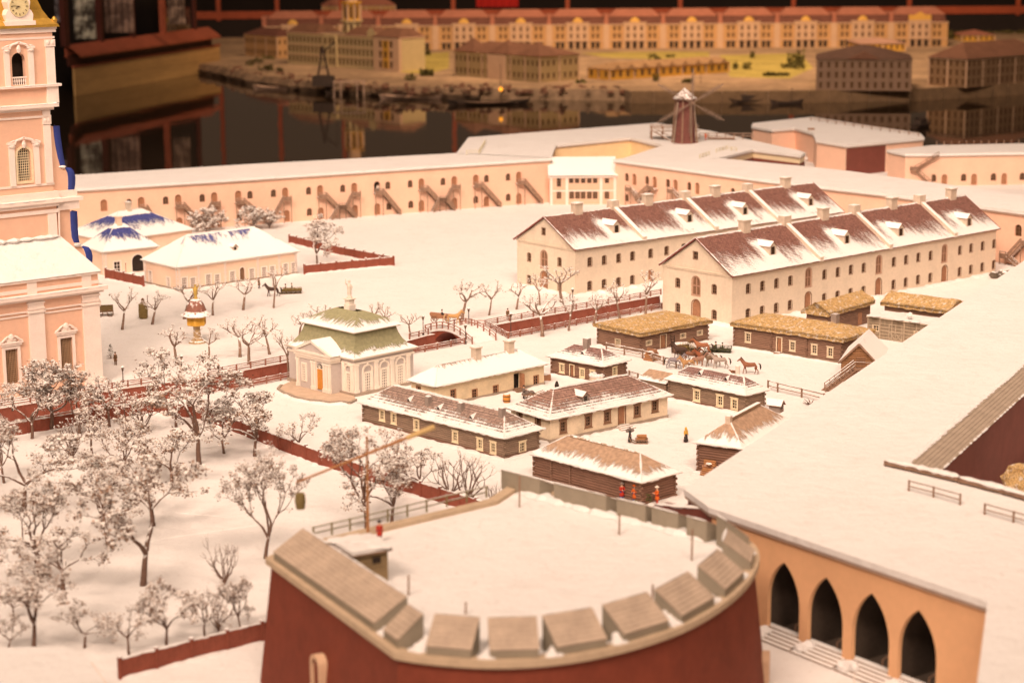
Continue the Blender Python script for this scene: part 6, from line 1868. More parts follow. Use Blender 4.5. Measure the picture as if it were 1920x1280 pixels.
def rail_fence(label, pxs, n=3, hh=.85, step=2.4, mat=None, group=None, z=0.0):
  pts = [P(x, y, z) for x, y in pxs]; o = pts[0]
  t = thing('rail_fence', label, 'fence', o, 0, group); mat = mat or m_rail
  pm = MB(); pm.box(-.09, .09, -.09, .09, 0, hh + .12); pm.lump((0, 0, hh + .12), .12, .12, .09, 2, .1, mi=1, half=True); pm = pm.mesh('post', [mat, m_snow])
  rr = random.Random(int(pxs[0][0] * 3))
  for i in range(len(pts) - 1):
    a, c = pts[i] - o, pts[i + 1] - o; d = c - a; k = max(1, round(d.length / step)); an = math.atan2(d.y, d.x)
    for j in range(k + (1 if i == len(pts) - 2 else 0)): link('post', pm, t, a.lerp(c, j / k), an + rr.uniform(-.1, .1))
    for m in range(n):
      hz = hh * (m + 1) / n
      b = MB()
      for j in range(k):
        p0, p1 = a.lerp(c, j / k), a.lerp(c, (j + 1) / k)
        b.bar(p0 + Vector((0, 0, hz + rr.uniform(-.05, .05))), p1 + Vector((0, 0, hz + rr.uniform(-.05, .05))), .09, .12)
      b.build('rail', mat, t)
  s = MB()
  ribbon(s, [p - o + Vector((0, 0, hh + .07)) for p in pts], .055, int(pxs[0][0]), stepl=.6, jit=.8, flat=.7)
  ribbon(s, [p - o + Vector((0, 0, hh * .66 + .06)) for p in pts], .045, int(pxs[0][0]) + 1, stepl=.6, jit=.9, flat=.7)
  s.build('rail_snow', m_snow, t)
  return t
def plank_fence(label, pxs, hh=1.7, step=3.0, group='red board fences', z=0.0):
  pts = [P(x, y, z) for x, y in pxs]; o = pts[0]
  t = thing('board_fence', label, 'fence', o, 0, group); rr = random.Random(int(pxs[0][0] * 5 + 1))
  pm = MB(); pm.box(-.14, .14, -.16, .16, 0, hh + .22); pm = pm.mesh('post', m_redw)
  sm = MB(); sm.lump((0, 0, hh + .2), .22, .22, .14, 4, .2, half=True); sm = sm.mesh('post_snow', m_snow)
  for i in range(len(pts) - 1):
    a, c = pts[i] - o, pts[i + 1] - o; d = c - a; ln = d.length; k = max(1, round(ln / step)); an = math.atan2(d.y, d.x)
    me = MB(); w = ln / k; nb = 6
    for q in range(nb): me.box(w * q / nb + .008, w * (q + 1) / nb - .008, -.05 + .012 * (q % 2), .05 + .012 * (q % 2), 0, hh - .04 * (q % 3))
    me = me.mesh('panel', m_redw)
    for j in range(k):
      q = a.lerp(c, j / k); link('panel', me, t, q + Vector((0, 0, rr.uniform(-.06, .02))), an)
      po = link('post', pm, t, q, an); link('post_snow', sm, po)
    if i == len(pts) - 2: po = link('post', pm, t, c, an); link('post_snow', sm, po)
  s = MB(); ribbon(s, [p - o + Vector((0, 0, hh + .0)) for p in pts], .11, int(pxs[0][0]), stepl=.5, jit=.7, flat=.7); s.build('fence_snow', m_snow, t)
  drift(pxs, .5, int(pxs[0][0]))
  return t
canal('red boarded canal bank left of the pavilion, below the row of lamps', [(-40, 772), (240, 727), (390, 707), (553, 676)], [(-40, 812), (212, 766), (290, 753), (445, 728), (549, 707)])
canal('short red boarded ditch between the pavilion and the arched bridge', [(760, 640), (800, 629), (858, 619)], [(774, 661), (868, 643)])
canal('red boarded canal bank in front of the far barracks', [(912, 612), (1075, 583), (1239, 554)], [(953, 633), (1100, 604), (1241, 577)])
rail_fence('snowy rail fence on the far canal bank below the church', [(-40, 770), (120, 745), (240, 725), (290, 718)], group='canal rail fences')
rail_fence('snowy rail fence on the far canal bank between the lamps and the pavilion', [(390, 705), (470, 690), (553, 674)], group='canal rail fences')
rail_fence('snowy rail fence on the near canal bank behind the garden trees', [(-40, 815), (110, 788), (212, 769), (287, 756)], group='canal rail fences')
rail_fence('snowy rail fence on the near canal bank touching the pavilion', [(440, 731), (500, 719), (552, 708)], group='canal rail fences')
rail_fence('snowy rail fence on the near side of the ditch right of the pavilion', [(773, 664), (820, 655), (871, 645)], group='canal rail fences')
rail_fence('short rail fence on the far side of the ditch, left of the bridge', [(768, 636), (803, 627)], 2, group='canal rail fences')
rail_fence('long rail fence on the far canal bank in front of the far barracks', [(910, 610), (1000, 594), (1100, 577), (1239, 552)], group='canal rail fences')
rail_fence('long rail fence on the near canal bank behind the thatched shed', [(953, 635), (1040, 618), (1140, 598), (1241, 579)], group='canal rail fences')
rail_fence('short rail fence closing the left end of the right-hand canal', [(910, 611), (931, 623), (953, 635)], group='canal rail fences')
rail_fence('low rail fence between the bridge lamp and the right-hand canal', [(866, 612), (890, 610), (910, 611)], 2, group='canal rail fences')
rail_fence('two railed timber fence of the horse yard behind the log cottage', [(1137, 659), (1205, 672), (1244, 684), (1292, 697), (1345, 712)], 2, hh=1.15, step=3.0, mat=m_woods)
rail_fence('two railed timber fence running from the grey log house to the rampart', [(1440, 730), (1458, 735), (1503, 745), (1545, 755)], 2, hh=1.15, step=3.0, mat=m_woods)
rail_fence('timber fence between the log cottage and the lean-to', [(1180, 712), (1212, 722)], 2, hh=1.2, mat=m_woods)
plank_fence('red board fence along the back of the garden under the big trees', [(-40, 829), (100, 806), (212, 787), (292, 774), (385, 790)])
plank_fence('red board fence on the right side of the garden, running down to the tower', [(385, 790), (478, 826), (600, 873), (720, 912), (862, 955), (925, 975)])
plank_fence('red board fence at the bottom left, leading to the round tower', [(226, 1272), (360, 1236), (492, 1202), (560, 1184)])
plank_fence('red board fence enclosing the tree beside the pink house, front side', [(571, 514), (660, 505), (738, 498)], 1.6)
plank_fence('red board fence enclosing the tree beside the pink house, rear side', [(543, 456), (630, 477), (738, 498)], 1.6)
plank_fence('red board fence between the two pink houses, front length', [(199, 522), (233, 529), (269, 537)], 1.7)
plank_fence('red board fence between the two pink houses, rear length', [(236, 512), (268, 507)], 1.7)

# arched bridge
c0, c1 = P(798, 622), P(886, 645)
d = (c1 - c0); L_ = d.length; an = math.atan2(d.y, d.x)
t = thing('arched_bridge', 'small arched red bridge with snowy railings over the ditch', 'bridge', c0, an)
b = MB(); n_ = 16; wd = 4.2
def bz(x): return 1.25 * math.sin(math.pi * x / L_)
pts = [(L_ * i / n_, bz(L_ * i / n_)) for i in range(n_ + 1)]
def az(x):
  q = (x / L_ - .5) / .36
  return max(CD, CD + (bz(x) - .45 - CD) * math.sqrt(max(0, 1 - q * q))) if abs(q) < 1 else CD
o = len(b.v)
for y in (0, wd):
  vs = [(x, y, z) for x, z in pts] + [(x, y, min(az(x), z - .4)) for x, z in pts]
  b.add(vs, [(i, n_ + 1 + i, n_ + 2 + i, i + 1) for i in range(n_)])
b.build('bridge_side', m_red, t)
b = MB(); b.add([(x, -.15, z + .02) for x, z in pts] + [(x, wd + .15, z + .02) for x, z in pts], [(i, i + 1, n_ + 2 + i, n_ + 1 + i) for i in range(n_)]);
b.add([(x, -.15, z + .02) for x, z in pts] + [(x, -.15, z - .3) for x, z in pts], [(i, i + 1, n_ + 2 + i, n_ + 1 + i) for i in range(n_)]); b.build('bridge_deck', m_snow, t)
b = MB(); b.add([(x, 0, min(az(x), z - .4)) for x, z in pts] + [(x, wd, min(az(x), z - .4)) for x, z in pts], [(i, i + 1, n_ + 2 + i, n_ + 1 + i) for i in range(n_)]); b.build('arch_soffit', m_mar, t)
for y in (-.05, wd + .05):
  for i in range(0, n_ + 1, 2):
    x, z = pts[i]; b = MB(); b.box(x - .08, x + .08, y - .08, y + .08, z, z + 1.1); b.build('post', m_rail, t)
  for hz in (.55, 1.0):
    b = MB()
    for i in range(n_): b.bar((pts[i][0], y, pts[i][1] + hz), (pts[i + 1][0], y, pts[i + 1][1] + hz), .09, .12)
    b.build('rail', m_rail, t)

for k, tr in enumerate(([(95, 1062), (200, 1035), (300, 1010), (400, 995), (490, 982)], [(0, 1056), (90, 1050)], [(330, 960), (420, 968)])): drift(tr, .22, k + 300)
# ------------------------------------------------------------------ trees: grown once per habit, then placed
m_bark = M('bark', (0.16, 0.095, 0.07), .9, .25, 3, .02, 8, snow=0.58)
m_barkp = M('pale_bark', (0.26, 0.17, 0.125), .9, .25, 3, .02, 8, snow=.66)
m_twig = M('dark_twigs', (0.15, 0.082, 0.055), .9, .35, 4)
m_lich = M('grey_lichen', (0.44, 0.30, 0.22), .95, .2, 4)
m_snowt = M('snow_clumps', (0.84, 0.81, 0.78), .9, .05, 3)
def grow_tree(seed, habit):
  """returns trunk mesh and crown mesh for a tree one unit high"""
  r = random.Random(seed)
  tk, cr = MB(), MB()
  H = {'big': dict(trunk=.28, rad=.019, lim=4, dep=4, ang=.66, ln=.27, fall=.70, cl=34, cs=.042, up=.2),
         'tall': dict(trunk=.22, rad=.021, lim=4, dep=4, ang=.55, ln=.27, fall=.73, cl=32, cs=.04, up=.36),
         'vee': dict(trunk=.26, rad=.022, lim=2, dep=4, ang=.55, ln=.32, fall=.74, cl=40, cs=.046, up=.22),
         'round': dict(trunk=.24, rad=.020, lim=4, dep=3, ang=.62, ln=.28, fall=.74, cl=44, cs=.056, up=.22),
         'pollard': dict(trunk=.40, rad=.025, lim=5, dep=2, ang=.9, ln=.26, fall=.62, cl=16, cs=.045, up=.40),
         'pollard_tall': dict(trunk=.42, rad=.024, lim=4, dep=2, ang=.75, ln=.29, fall=.62, cl=16, cs=.045, up=.5),
         'small': dict(trunk=.28, rad=.022, lim=4, dep=3, ang=.72, ln=.26, fall=.75, cl=24, cs=.056, up=.26),
         'bush': dict(trunk=.04, rad=.024, lim=7, dep=3, ang=.62, ln=.34, fall=.66, cl=3, cs=.04, up=.45),
         'fluffy': dict(trunk=.10, rad=.022, lim=6, dep=3, ang=.8, ln=.26, fall=.75, cl=34, cs=.085, up=.2)}[habit]
  zmax = [0.01]
  def clump(p, dense=1.0):
    n = int(H['cl'] * dense * r.uniform(.6, 1.3)); cs = H['cs']
    for _ in range(n):
      d = Vector((r.gauss(0, 1), r.gauss(0, 1), r.gauss(0, .8))) * cs * .5
      q = p + d; l = cs * r.uniform(.2, .42)
      a = Vector((r.gauss(0, 1), r.gauss(0, 1), r.gauss(0, .6))).normalized() * l
      c = Vector((r.gauss(0, 1), r.gauss(0, 1), r.gauss(0, .6))); c = (c - a * c.dot(a) / a.dot(a)); c = c.normalized() * l * r.uniform(.35, .7)
      k = r.random(); mi = 2 if k < .36 + 3.5 * d.z else (1 if k < .62 else 0)
      cr.add([q - a, q - c * .9 + Vector((0, 0, -l * .2)), q + a, q + c * .9 + Vector((0, 0, -l * .2))], [(0, 1, 2), (0, 2, 3)], mi)
    for _ in range(2 if H['cl'] > 8 else 1):
      d = Vector((r.gauss(0, .4), r.gauss(0, .4), r.uniform(.1, .5))) * cs
      cr.lump(p + d, cs * r.uniform(.22, .42), cs * r.uniform(.22, .42), cs * r.uniform(.12, .22), r.randrange(999), .35, 2, n=5)
    zmax[0] = max(zmax[0], p.z + cs * .5)
  def branch(p, d, ln, rad, dep):
    pts, rads = [p.copy()], [rad]
    k = 4
    for i in range(k):
      d = (d + Vector((r.gauss(0, .20), r.gauss(0, .20), r.gauss(0, .16) + H['up'] * .16))).normalized()
      p = p + d * ln / k; pts.append(p.copy()); rads.append(rad * (1 - .42 * (i + 1) / k))
      if dep <= 2 and r.random() < .4:                       # side spurs
        e = (d + Vector((r.gauss(0, .8), r.gauss(0, .8), r.gauss(.2, .6)))).normalized(); e2 = p + e * ln * r.uniform(.18, .35)
        tk.tube([p, e2], [rad * .35, rad * .16], 4, cap=False)
        if habit != 'bush': clump(e2, .35)
    tk.tube(pts, rads, 7 if rad > .012 else 5, cap=dep == 0)
    zmax[0] = max(zmax[0], p.z)
    if dep <= 0: clump(p); return
    if dep == 1 and H['cl'] > 20: clump(pts[2], .6)
    n = 2 if r.random() < .45 else 3
    ph = r.uniform(0, 6.28)
    s = d.cross(Vector((.3, .2, .9))).normalized(); u = s.cross(d)
    for i in range(n):
      a = ph + 6.28 * i / n + r.uniform(-.4, .4); t = H['ang'] * r.uniform(.6, 1.25)
      nd = d * math.cos(t) + (s * math.cos(a) + u * math.sin(a)) * math.sin(t)
      nd.z += H['up'] * .3; nd.normalize()
      branch(p, nd, ln * H['fall'] * r.uniform(.8, 1.2), rads[-1] * .86, dep - 1)
  lean = Vector((r.gauss(0, .07), r.gauss(0, .07), 1)).normalized()
  base = Vector((0, 0, -.03)); p = base; pts, rads = [base], [H['rad'] * 1.5]
  for i in range(4):
    lean = (lean + Vector((r.gauss(0, .06), r.gauss(0, .06), .02))).normalized()
    p = p + lean * (H['trunk'] + .03) / 4; pts.append(p.copy()); rads.append(H['rad'] * (1.15 - .12 * i))
  if H['trunk'] > .08: tk.tube(pts, rads, 8)
  ph = r.uniform(0, 6.28)
  for i in range(H['lim']):
    a = ph + 6.28 * i / H['lim'] + r.uniform(-.35, .35); t = H['ang'] * r.uniform(.7, 1.25)
    if habit in ('big', 'tall') and i == 0: t *= .3
    nd = Vector((math.sin(t) * math.cos(a), math.sin(t) * math.sin(a), math.cos(t)))
    branch(p - lean * .02 * (i % 2), nd, H['ln'] * r.uniform(.85, 1.15), H['rad'] * (.82 if H['lim'] > 2 else .92), H['dep'] - 1)
  k = 1.0 / zmax[0]
  # kept at unit height; the roots stay at the origin
  for b in (tk, cr): b.v = [v * k for v in b.v]
  return tk.mesh('trunk', m_barkp if 'pollard' in habit else m_bark, True), cr.mesh('crown', [m_twig, m_lich, m_snowt])
PROTO = {}
def proto(habit, var):
  key = (habit, var)
  if key not in PROTO: PROTO[key] = grow_tree(hash(habit) % 1 + {'big': 11, 'tall': 23, 'vee': 37, 'round': 41, 'pollard': 53, 'pollard_tall': 67, 'small': 71, 'bush': 83, 'fluffy': 97}[habit] + var * 101, habit)
  return PROTO[key]
TR = random.Random(77)
def tree(px, py, hpx, habit, var, label, group, wide=1.0, rz=None, z=0.0):
  q = P(px, py, z); h = hpx / ppm(px, py, z) * 1.04
  a, c = proto(habit, var)
  t = thing('shrub' if habit in ('bush', 'fluffy') else 'tree', label, 'shrub' if habit in ('bush', 'fluffy') else 'tree', q, TR.uniform(0, 6.28) if rz is None else rz, group)
  t.scale = (h * wide, h * wide, h)
  link('trunk', a, t); link('crown', c, t)
  return t
G1 = 'bare snowy trees in the walled garden'
for a in [
  (373, 870, 205, 'big', 0, 'tallest wide crowned garden tree, standing before the red fence near the canal', 1.15),
  (325, 914, 108, 'round', 0, 'small round crowned tree on open snow in front of the tallest garden tree', 1.1),
  (97, 806, 136, 'big', 1, 'broad garden tree against the red fence below the church windows', 1.35),
  (45, 952, 165, 'big', 2, 'spreading garden tree with a bent trunk at the left edge, below the church', 1.3),
  (135, 862, 80, 'bush', 0, 'leafless many stemmed dark shrub between the left garden trees', .9),
  (172, 850, 92, 'small', 1, 'thin dark sapling just right of the leafless dark shrub', .8),
  (227, 895, 108, 'round', 1, 'pale round garden tree left of the small round crowned tree', .95),
  (244, 812, 78, 'small', 0, 'white stemmed small tree close to the red back fence', .9),
  (268, 809, 62, 'bush', 1, 'low spreading shrub at the foot of the red back fence', 1.1),
  (205, 1024, 165, 'tall', 0, 'dark leaning tree in the middle of the garden, left of the forked tree', 1.0),
  (268, 1097, 225, 'vee', 0, 'large forked garden tree with bare lower trunk, in the middle of the snow', 1.0),
  (63, 1216, 190, 'big', 3, 'big dense dark tree near the low snowy roof at the bottom left', 1.0),
  (66, 1080, 185, 'tall', 1, 'tall upright tree with bare twig tops at the left edge', .95),
  (158, 1214, 88, 'small', 2, 'little pale tree beside the snowy roof corner, left of the red fence', 1.2),
  (242, 1226, 102, 'small', 3, 'first small tree behind the left end of the bottom red fence', .9),
  (312, 1210, 114, 'round', 2, 'dense small tree behind the middle of the bottom red fence', .85),
  (384, 1194, 88, 'small', 1, 'leaning small tree behind the bottom red fence, left of the white shrub', .9),
  (410, 1184, 86, 'bush', 2, 'white twiggy shrub behind the bottom red fence', .8),
  (451, 1180, 100, 'round', 1, 'small tree close to the round tower wall, behind the bottom red fence', .8),
  (420, 1096, 92, 'bush', 3, 'bare upright shrub alone on the snow left of the round tower', .75),
  (15, 1222, 70, 'small', 0, 'stunted tree cut by the left edge just above the snowy roof', 1.1),
  (470, 822, 84, 'small', 2, 'slim tree on the garden fence corner right of the tallest garden tree', .8),
  (478, 855, 118, 'round', 0, 'half hidden tree between the tallest garden tree and the tower corner', 1.0),
  (497, 1046, 215, 'tall', 2, 'dense tree rising directly behind the left corner of the round tower', .75),
  (562, 854, 84, 'small', 3, 'delicate pale tree on the red garden fence, left of the long log house', .9),
  (688, 990, 205, 'big', 0, 'large tree just behind the tall mast and its tilted beam', .95),
  (788, 930, 90, 'small', 1, 'thin pale tree at the red fence in front of the long log house', 1.0),
  (880, 944, 100, 'bush', 0, 'tall leafless shrub behind the railing of the round tower', .95),
  (842, 934, 86, 'bush', 2, 'pale leafless shrub left of the tall leafless one by the tower railing', .8),
  (926, 952, 50, 'bush', 1, 'smallest leafless shrub at the right end of the garden fence', .7),
  (745, 905, 105, 'small', 2, 'slender tree right of the tall mast, on the red fence line', .7),
  (8, 905, 120, 'big', 1, 'tree cut by the left edge under the church, behind the bent trunk tree', .9),
  (205, 800, 100, 'small', 3, 'grey tree in front of the right church window, on the back fence', 1.0),
  (330, 800, 90, 'round', 2, 'low tree under the left side of the tallest crown, by the fence', 1.0),
  (25, 1160, 70, 'small', 3, 'tiny tree under the tall upright one at the left edge', 1.0),
  (150, 812, 95, 'round', 1, 'frosted tree pressed against the back fence, left of the grey one', 1.1),
  (60, 822, 110, 'big', 3, 'frosted tree before the left church window, against the back fence', 1.2),
  (288, 985, 120, 'round', 2, 'low frosted tree behind the large forked tree', 1.0),
  (118, 1105, 120, 'small', 1, 'twiggy tree right of the tall upright one at the left edge', 1.1),
  (420, 850, 100, 'big', 1, 'frosted tree just right of the trunk of the tallest garden tree', 1.1),
  (735, 980, 120, 'round', 0, 'dense tree right of the mast foot, behind the tower railing', 1.0),
  ]: tree(*a[:6], G1, a[6])
G2 = 'pollarded trees on the square'
for a in [
  (229, 618, 76, 'pollard_tall', 0, 'pollard with long bent arms right beside the church corner', 1.0),
  (285, 608, 60, 'pollard', 0, 'pollard standing beside the straw wrapped statue', 1.2),
  (345, 598, 62, 'pollard', 1, 'pollard directly behind the yellow kiosk, left of its roof', 1.1),
  (399, 591, 62, 'pollard_tall', 1, 'pollard just behind the yellow kiosk on its right', 1.0),
  (456, 581, 58, 'pollard', 2, 'pollard in front of the nearest pink house, left of the horse', 1.1),
  (513, 577, 76, 'pollard_tall', 2, 'dark pollard in front of the sledge horse', .75),
  (333, 682, 76, 'pollard', 0, 'pollard in front of the yellow kiosk, left of it, by a lamp', 1.1),
  (391, 674, 64, 'pollard_tall', 0, 'pollard just right of the kiosk pedestal', 1.0),
  (450, 669, 68, 'pollard', 1, 'left one of two overlapping pollards above the canal rail', 1.1),
  (467, 682, 74, 'pollard', 2, 'white stemmed front one of two overlapping pollards above the canal rail', 1.1),
  (506, 664, 76, 'pollard', 0, 'upright dark pollard left of the pavilion', .9),
  (562, 630, 44, 'pollard', 1, 'small pollard behind the pavilion porch roof', 1.2),
  (541, 708, 86, 'pollard_tall', 1, 'snow plastered pollard touching the canal rail beside the pavilion', .8),
  (612, 640, 70, 'pollard', 2, 'pollard whose tips show left of the green roof', .9),
  (703, 622, 58, 'pollard_tall', 2, 'pollard whose tips show just right of the pavilion statue', .8),
  (727, 622, 54, 'pollard', 0, 'pollard peeping over the right slope of the green roof', .9),
  (770, 630, 44, 'pollard', 1, 'snowy pollard at the left end of the arched bridge', 1.1),
  (866, 601, 74, 'pollard', 2, 'pollard behind the carriage on the bridge, left of its twin', 1.1),
  (917, 591, 66, 'pollard_tall', 0, 'pollard right behind the bridge lamp on the open square', .9),
  (968, 580, 54, 'pollard', 0, 'pollard left of the far barracks gable', 1.1),
  (1012, 572, 56, 'pollard_tall', 1, 'pollard in front of the door in the far barracks gable', 1.0),
  (1054, 566, 68, 'pollard', 1, 'pollard in front of the corner of the far barracks', 1.1),
  (1017, 631, 74, 'pollard', 1, 'first pollard on the near canal bank, left end of the row', 1.1),
  (1066, 620, 68, 'pollard_tall', 2, 'second pollard of the near canal bank row', .9),
  (1113, 609, 58, 'pollard', 2, 'third pollard of the near canal bank row, before the thatched shed', 1.1),
  (1163, 598, 74, 'pollard', 0, 'fourth pollard of the canal bank row, left of the near barracks', .9),
  (1211, 590, 80, 'pollard_tall', 1, 'last pollard of the canal bank row, nearest the near barracks', .9),
  ]: tree(*a[:6], G2, a[6])
G3 = 'snowy trees by the pink houses'
tree(594, 501, 98, 'big', 2, 'large snowy tree inside the small red fenced yard beside the pink house', G3, .95)
tree(168, 432, 62, 'fluffy', 0, 'left one of two round snow covered shrubs behind the church shoulder', G3, 1.2)
tree(208, 428, 56, 'fluffy', 1, 'right one of two round snow covered shrubs behind the church shoulder', G3, 1.2)
tree(386, 436, 44, 'fluffy', 1, 'snowy shrub under the first double stair of the far wall', G3, 1.0)
tree(474, 430, 42, 'fluffy', 0, 'snowy shrub by the far wall, above the nearest pink roof', G3, 1.1)
tree(288, 420, 34, 'fluffy', 2, 'small snowy shrub behind the striped blue roof', G3, 1.2)
tree(505, 428, 36, 'fluffy', 2, 'small snowy shrub at the right end of the nearest pink roof', G3, 1.0)
# ------------------------------------------------------------------ people, horses, sledges
def skin_obj(name, joints, bones, mat, parent, root=0, sub=2, loc=None, rz=0.0):
  """one continuous body grown over a skeleton of joints (x, y, z, rx, ry)"""
  me = bpy.data.meshes.new(name)
  me.from_pydata([j[:3] for j in joints], bones, [])
  me.materials.append(mat)
  o = link(name, me, parent, loc, rz)
  md = o.modifiers.new('skin', 'SKIN')
  if not me.skin_vertices:
    bm = bmesh.new(); bm.from_mesh(me); bm.verts.layers.skin.verify(); bm.to_mesh(me); bm.free()
  sv = me.skin_vertices[0].data
  for i, j in enumerate(joints):
    sv[i].radius = (j[3], j[4] if len(j) > 4 else j[3]); sv[i].use_root = (i == root)
  md.use_smooth_shade = True
  s = o.modifiers.new('sub', 'SUBSURF'); s.levels = sub; s.render_levels = sub
  return o
m_skin = M('skin', (0.62, 0.36, 0.24), .6, .06, 3)
def person(label, q, rz, coat, trousers, hat=None, skirt=False, arms='down', sit=False, scale=1.0, group=None, hat_kind='cap'):
  t = thing('person', label, 'person', q, rz, group); t.scale = (scale,) * 3
  hz = .95 if not sit else .5
  def L(s): # leg joints; the figure faces -y
    if sit: return [(s * .10, 0, hz, .1), (s * .11, -.42, hz + .02, .08), (s * .11, -.46, hz - .40, .055), (s * .11, -.58, hz - .44, .045)]
    return [(s * .10, 0, hz, .1), (s * .105, -.02 + .08 * s * (arms == 'walk'), hz * .53, .07), (s * .11, .02 - .1 * s * (arms == 'walk'), .09, .05), (s * .115, -.14, .05, .045)]
  J = [(0, 0, hz, .13, .1), (0, .01, hz + .25, .14, .1), (0, .015, hz + .47, .16, .1), (0, 0, hz + .58, .055, .055), (0, -.02, hz + .72, .095, .105), (0, -.03, hz + .8, .085, .09)]
  B = [(0, 1), (1, 2), (2, 3), (3, 4), (4, 5)]
  A = {'down': ((.23, .02, -.28), (.25, -.08, -.52), (.25, -.12, -.62)), 'walk': ((.22, .08, -.27), (.24, -.06, -.5), (.24, -.12, -.58)),
         'front': ((.24, -.08, -.25), (.14, -.32, -.22), (.08, -.42, -.2)), 'up': ((.3, -.1, .12), (.34, -.15, .4), (.34, -.17, .5))}[arms]
  for s in (-1, 1):
    k = len(J); J += [(s * .19, .01, hz + .47, .065)] + [(s * a[0], a[1], hz + .47 + a[2], w) for a, w in zip(A, (.052, .04, .036))]
    B += [(2, k), (k, k + 1), (k + 1, k + 2), (k + 2, k + 3)]
    hk = len(J)                                        # five short fingers
    p = J[k + 3]; J += [(p[0] + s * .012 * (i - 2), p[1] - .03 - .01 * (i % 2), p[2] - .045 + .01 * abs(i - 2), .010) for i in range(5)]
    B += [(k + 3, hk + i) for i in range(5)]
  for s in (-1, 1):
    k = len(J); J += L(s); B += [(0, k), (k, k + 1), (k + 1, k + 2), (k + 2, k + 3)]
  skin_obj('body', J, B, m_skin, t, 0, 1)
  # clothing over the same skeleton
  CJ = [(0, 0, hz - .06, .165, .135), (0, .01, hz + .25, .165, .13), (0, .015, hz + .46, .185, .125), (0, 0, hz + .56, .08, .08)]; CB = [(0, 1), (1, 2), (2, 3)]
  for s in (-1, 1):
    k = len(CJ); CJ += [(s * .195, .01, hz + .46, .085)] + [(s * a[0], a[1], hz + .47 + a[2], w) for a, w in zip(A[:2], (.07, .06))]
    CB += [(2, k), (k, k + 1), (k + 1, k + 2)]
  skin_obj('coat', CJ, CB, coat, t, 0, 1)
  if skirt or not sit:
    b = MB(); zb = .12 if skirt else .55
    b.lathe([(.30 if skirt else .22, zb), (.25, zb + (hz - zb) * .4), (.19, hz - .05), (.17, hz + .08)], 12, sy=.85); b.build('skirt' if skirt else 'coat_tails', trousers if skirt else coat, t, smooth=True)
  if not skirt:
    TJ, TB = [(0, 0, hz, .13, .11)], []
    for s in (-1, 1):
      k = len(TJ); TJ += [(x, y, z, w + .02) for x, y, z, w in L(s)]; TB += [(0, k), (k, k + 1), (k + 1, k + 2), (k + 2, k + 3)]
    skin_obj('trousers', TJ, TB, trousers, t, 0, 1)
  z = hz + .74
  b = MB()
  if hat_kind == 'tricorn': b.lathe([(.10, z), (.23, z + .08), (.22, z + .12), (.11, z + .13), (.09, z + .22), (.02, z + .24)], 9, c=(0, -.02))
  elif hat_kind == 'scarf': b.lathe([(.16, z - .16), (.135, z - .05), (.13, z + .06), (.10, z + .13), (.02, z + .16)], 12, c=(0, .015))
  else: b.lathe([(.125, z - .01), (.135, z + .06), (.12, z + .14), (.03, z + .17)], 10, c=(0, -.015))
  b.build('hat', hat or m_iron, t, smooth=True)
  return t
def cm(name, c): return M(name, c, .8, .12, 2)
c_dark, c_brown, c_grey = cm('dark_cloth', (.04, .03, .03)), cm('brown_cloth', (.16, .09, .045)), cm('grey_cloth', (.2, .16, .14))
c_red, c_orange, c_blue, c_yellow, c_green = cm('red_cloth', (.42, .035, .02)), cm('orange_cloth', (.6, .12, .02)), cm('blue_cloth', (.04, .06, .25)), cm('yellow_cloth', (.62, .36, .06)), cm('green_cloth', (.09, .09, .035))
face = lambda dx, dy: math.atan2(dx, -dy)                   # rotation for a figure that should look along (dx, dy)
person('dark coated person with a bundle, pulling a small sledge by the door steps', P(1181, 829), 1.4, c_dark, c_dark, c_grey, skirt=True, arms='down', hat_kind='scarf')
t = thing('bundle', 'grey bundle carried on the shoulders of the dark coated person', 'bundle', P(1181, 829) + Vector((0, .1, 1.35))); b = MB()
for k in range(4): b.lump((-.27 + .18 * k, .12, .0 + .08 * (k % 2)), .26, .24, .24, k, .3)
b.build('bundle_cloth', c_grey, t)
person('woman in a yellow shawl and dark skirt standing alone in the snowy yard', P(1286, 829), .5, c_yellow, c_dark, c_yellow, skirt=True, hat_kind='scarf')
for (px, py, rz, c, tr, ht, lab) in ((1166, 940, .4, c_red, c_blue, c_grey, 'leftmost of the red coated soldiers behind the tower parapet'), (1190, 944, -.6, c_orange, c_blue, c_orange, 'orange coated soldier bending at the cannon'),
                                     (1212, 936, .2, c_grey, c_red, c_red, 'grey coated soldier standing behind the cannon'), (1232, 947, -1.2, c_orange, c_red, cm('white_cloth', (.7, .6, .52)), 'rightmost soldier in orange with a pale hat, right of the cannon')):
  person(lab, P(px, py), rz, c, tr, ht, arms='front', hat_kind='tricorn', scale=1.12, group='soldiers round the cannon')
q = P(1208, 943); t = thing('cannon', 'small dark field cannon among the red coated soldiers', 'cannon', q, .5)
b = MB(); b.tube([(-.9, 0, .7), (0, 0, .78), (.9, 0, .9)], [.17, .14, .1], 10); b.build('barrel', m_iron, t)
for s in (-1, 1):
  b = MB()
  for k in range(12): a0, a1 = 6.28 * k / 12, 6.28 * (k + 1) / 12; b.bar((.55 * math.cos(a0), s * .45, .55 + .55 * math.sin(a0)), (.55 * math.cos(a1), s * .45, .55 + .55 * math.sin(a1)), .09)
  for k in range(6): a0 = 6.28 * k / 6; b.bar((0, s * .45, .55), (.5 * math.cos(a0), s * .45, .55 + .5 * math.sin(a0)), .06)
  b.build('wheel', cm('carriage_green', (.10, .11, .04)), t)
b = MB(); b.bar((.2, 0, .6), (-1.9, 0, .15), .3, .22); b.build('trail', cm('carriage_green', (.1, .11, .04)), t)
person('dark figure standing beside the canal rail under a lamp', P(952, 600), .3, c_brown, c_brown, c_dark)
person('brown coated guard walking toward the sledge by the pink house', P(486, 541), 1.2, c_brown, c_dark, c_dark, arms='walk')
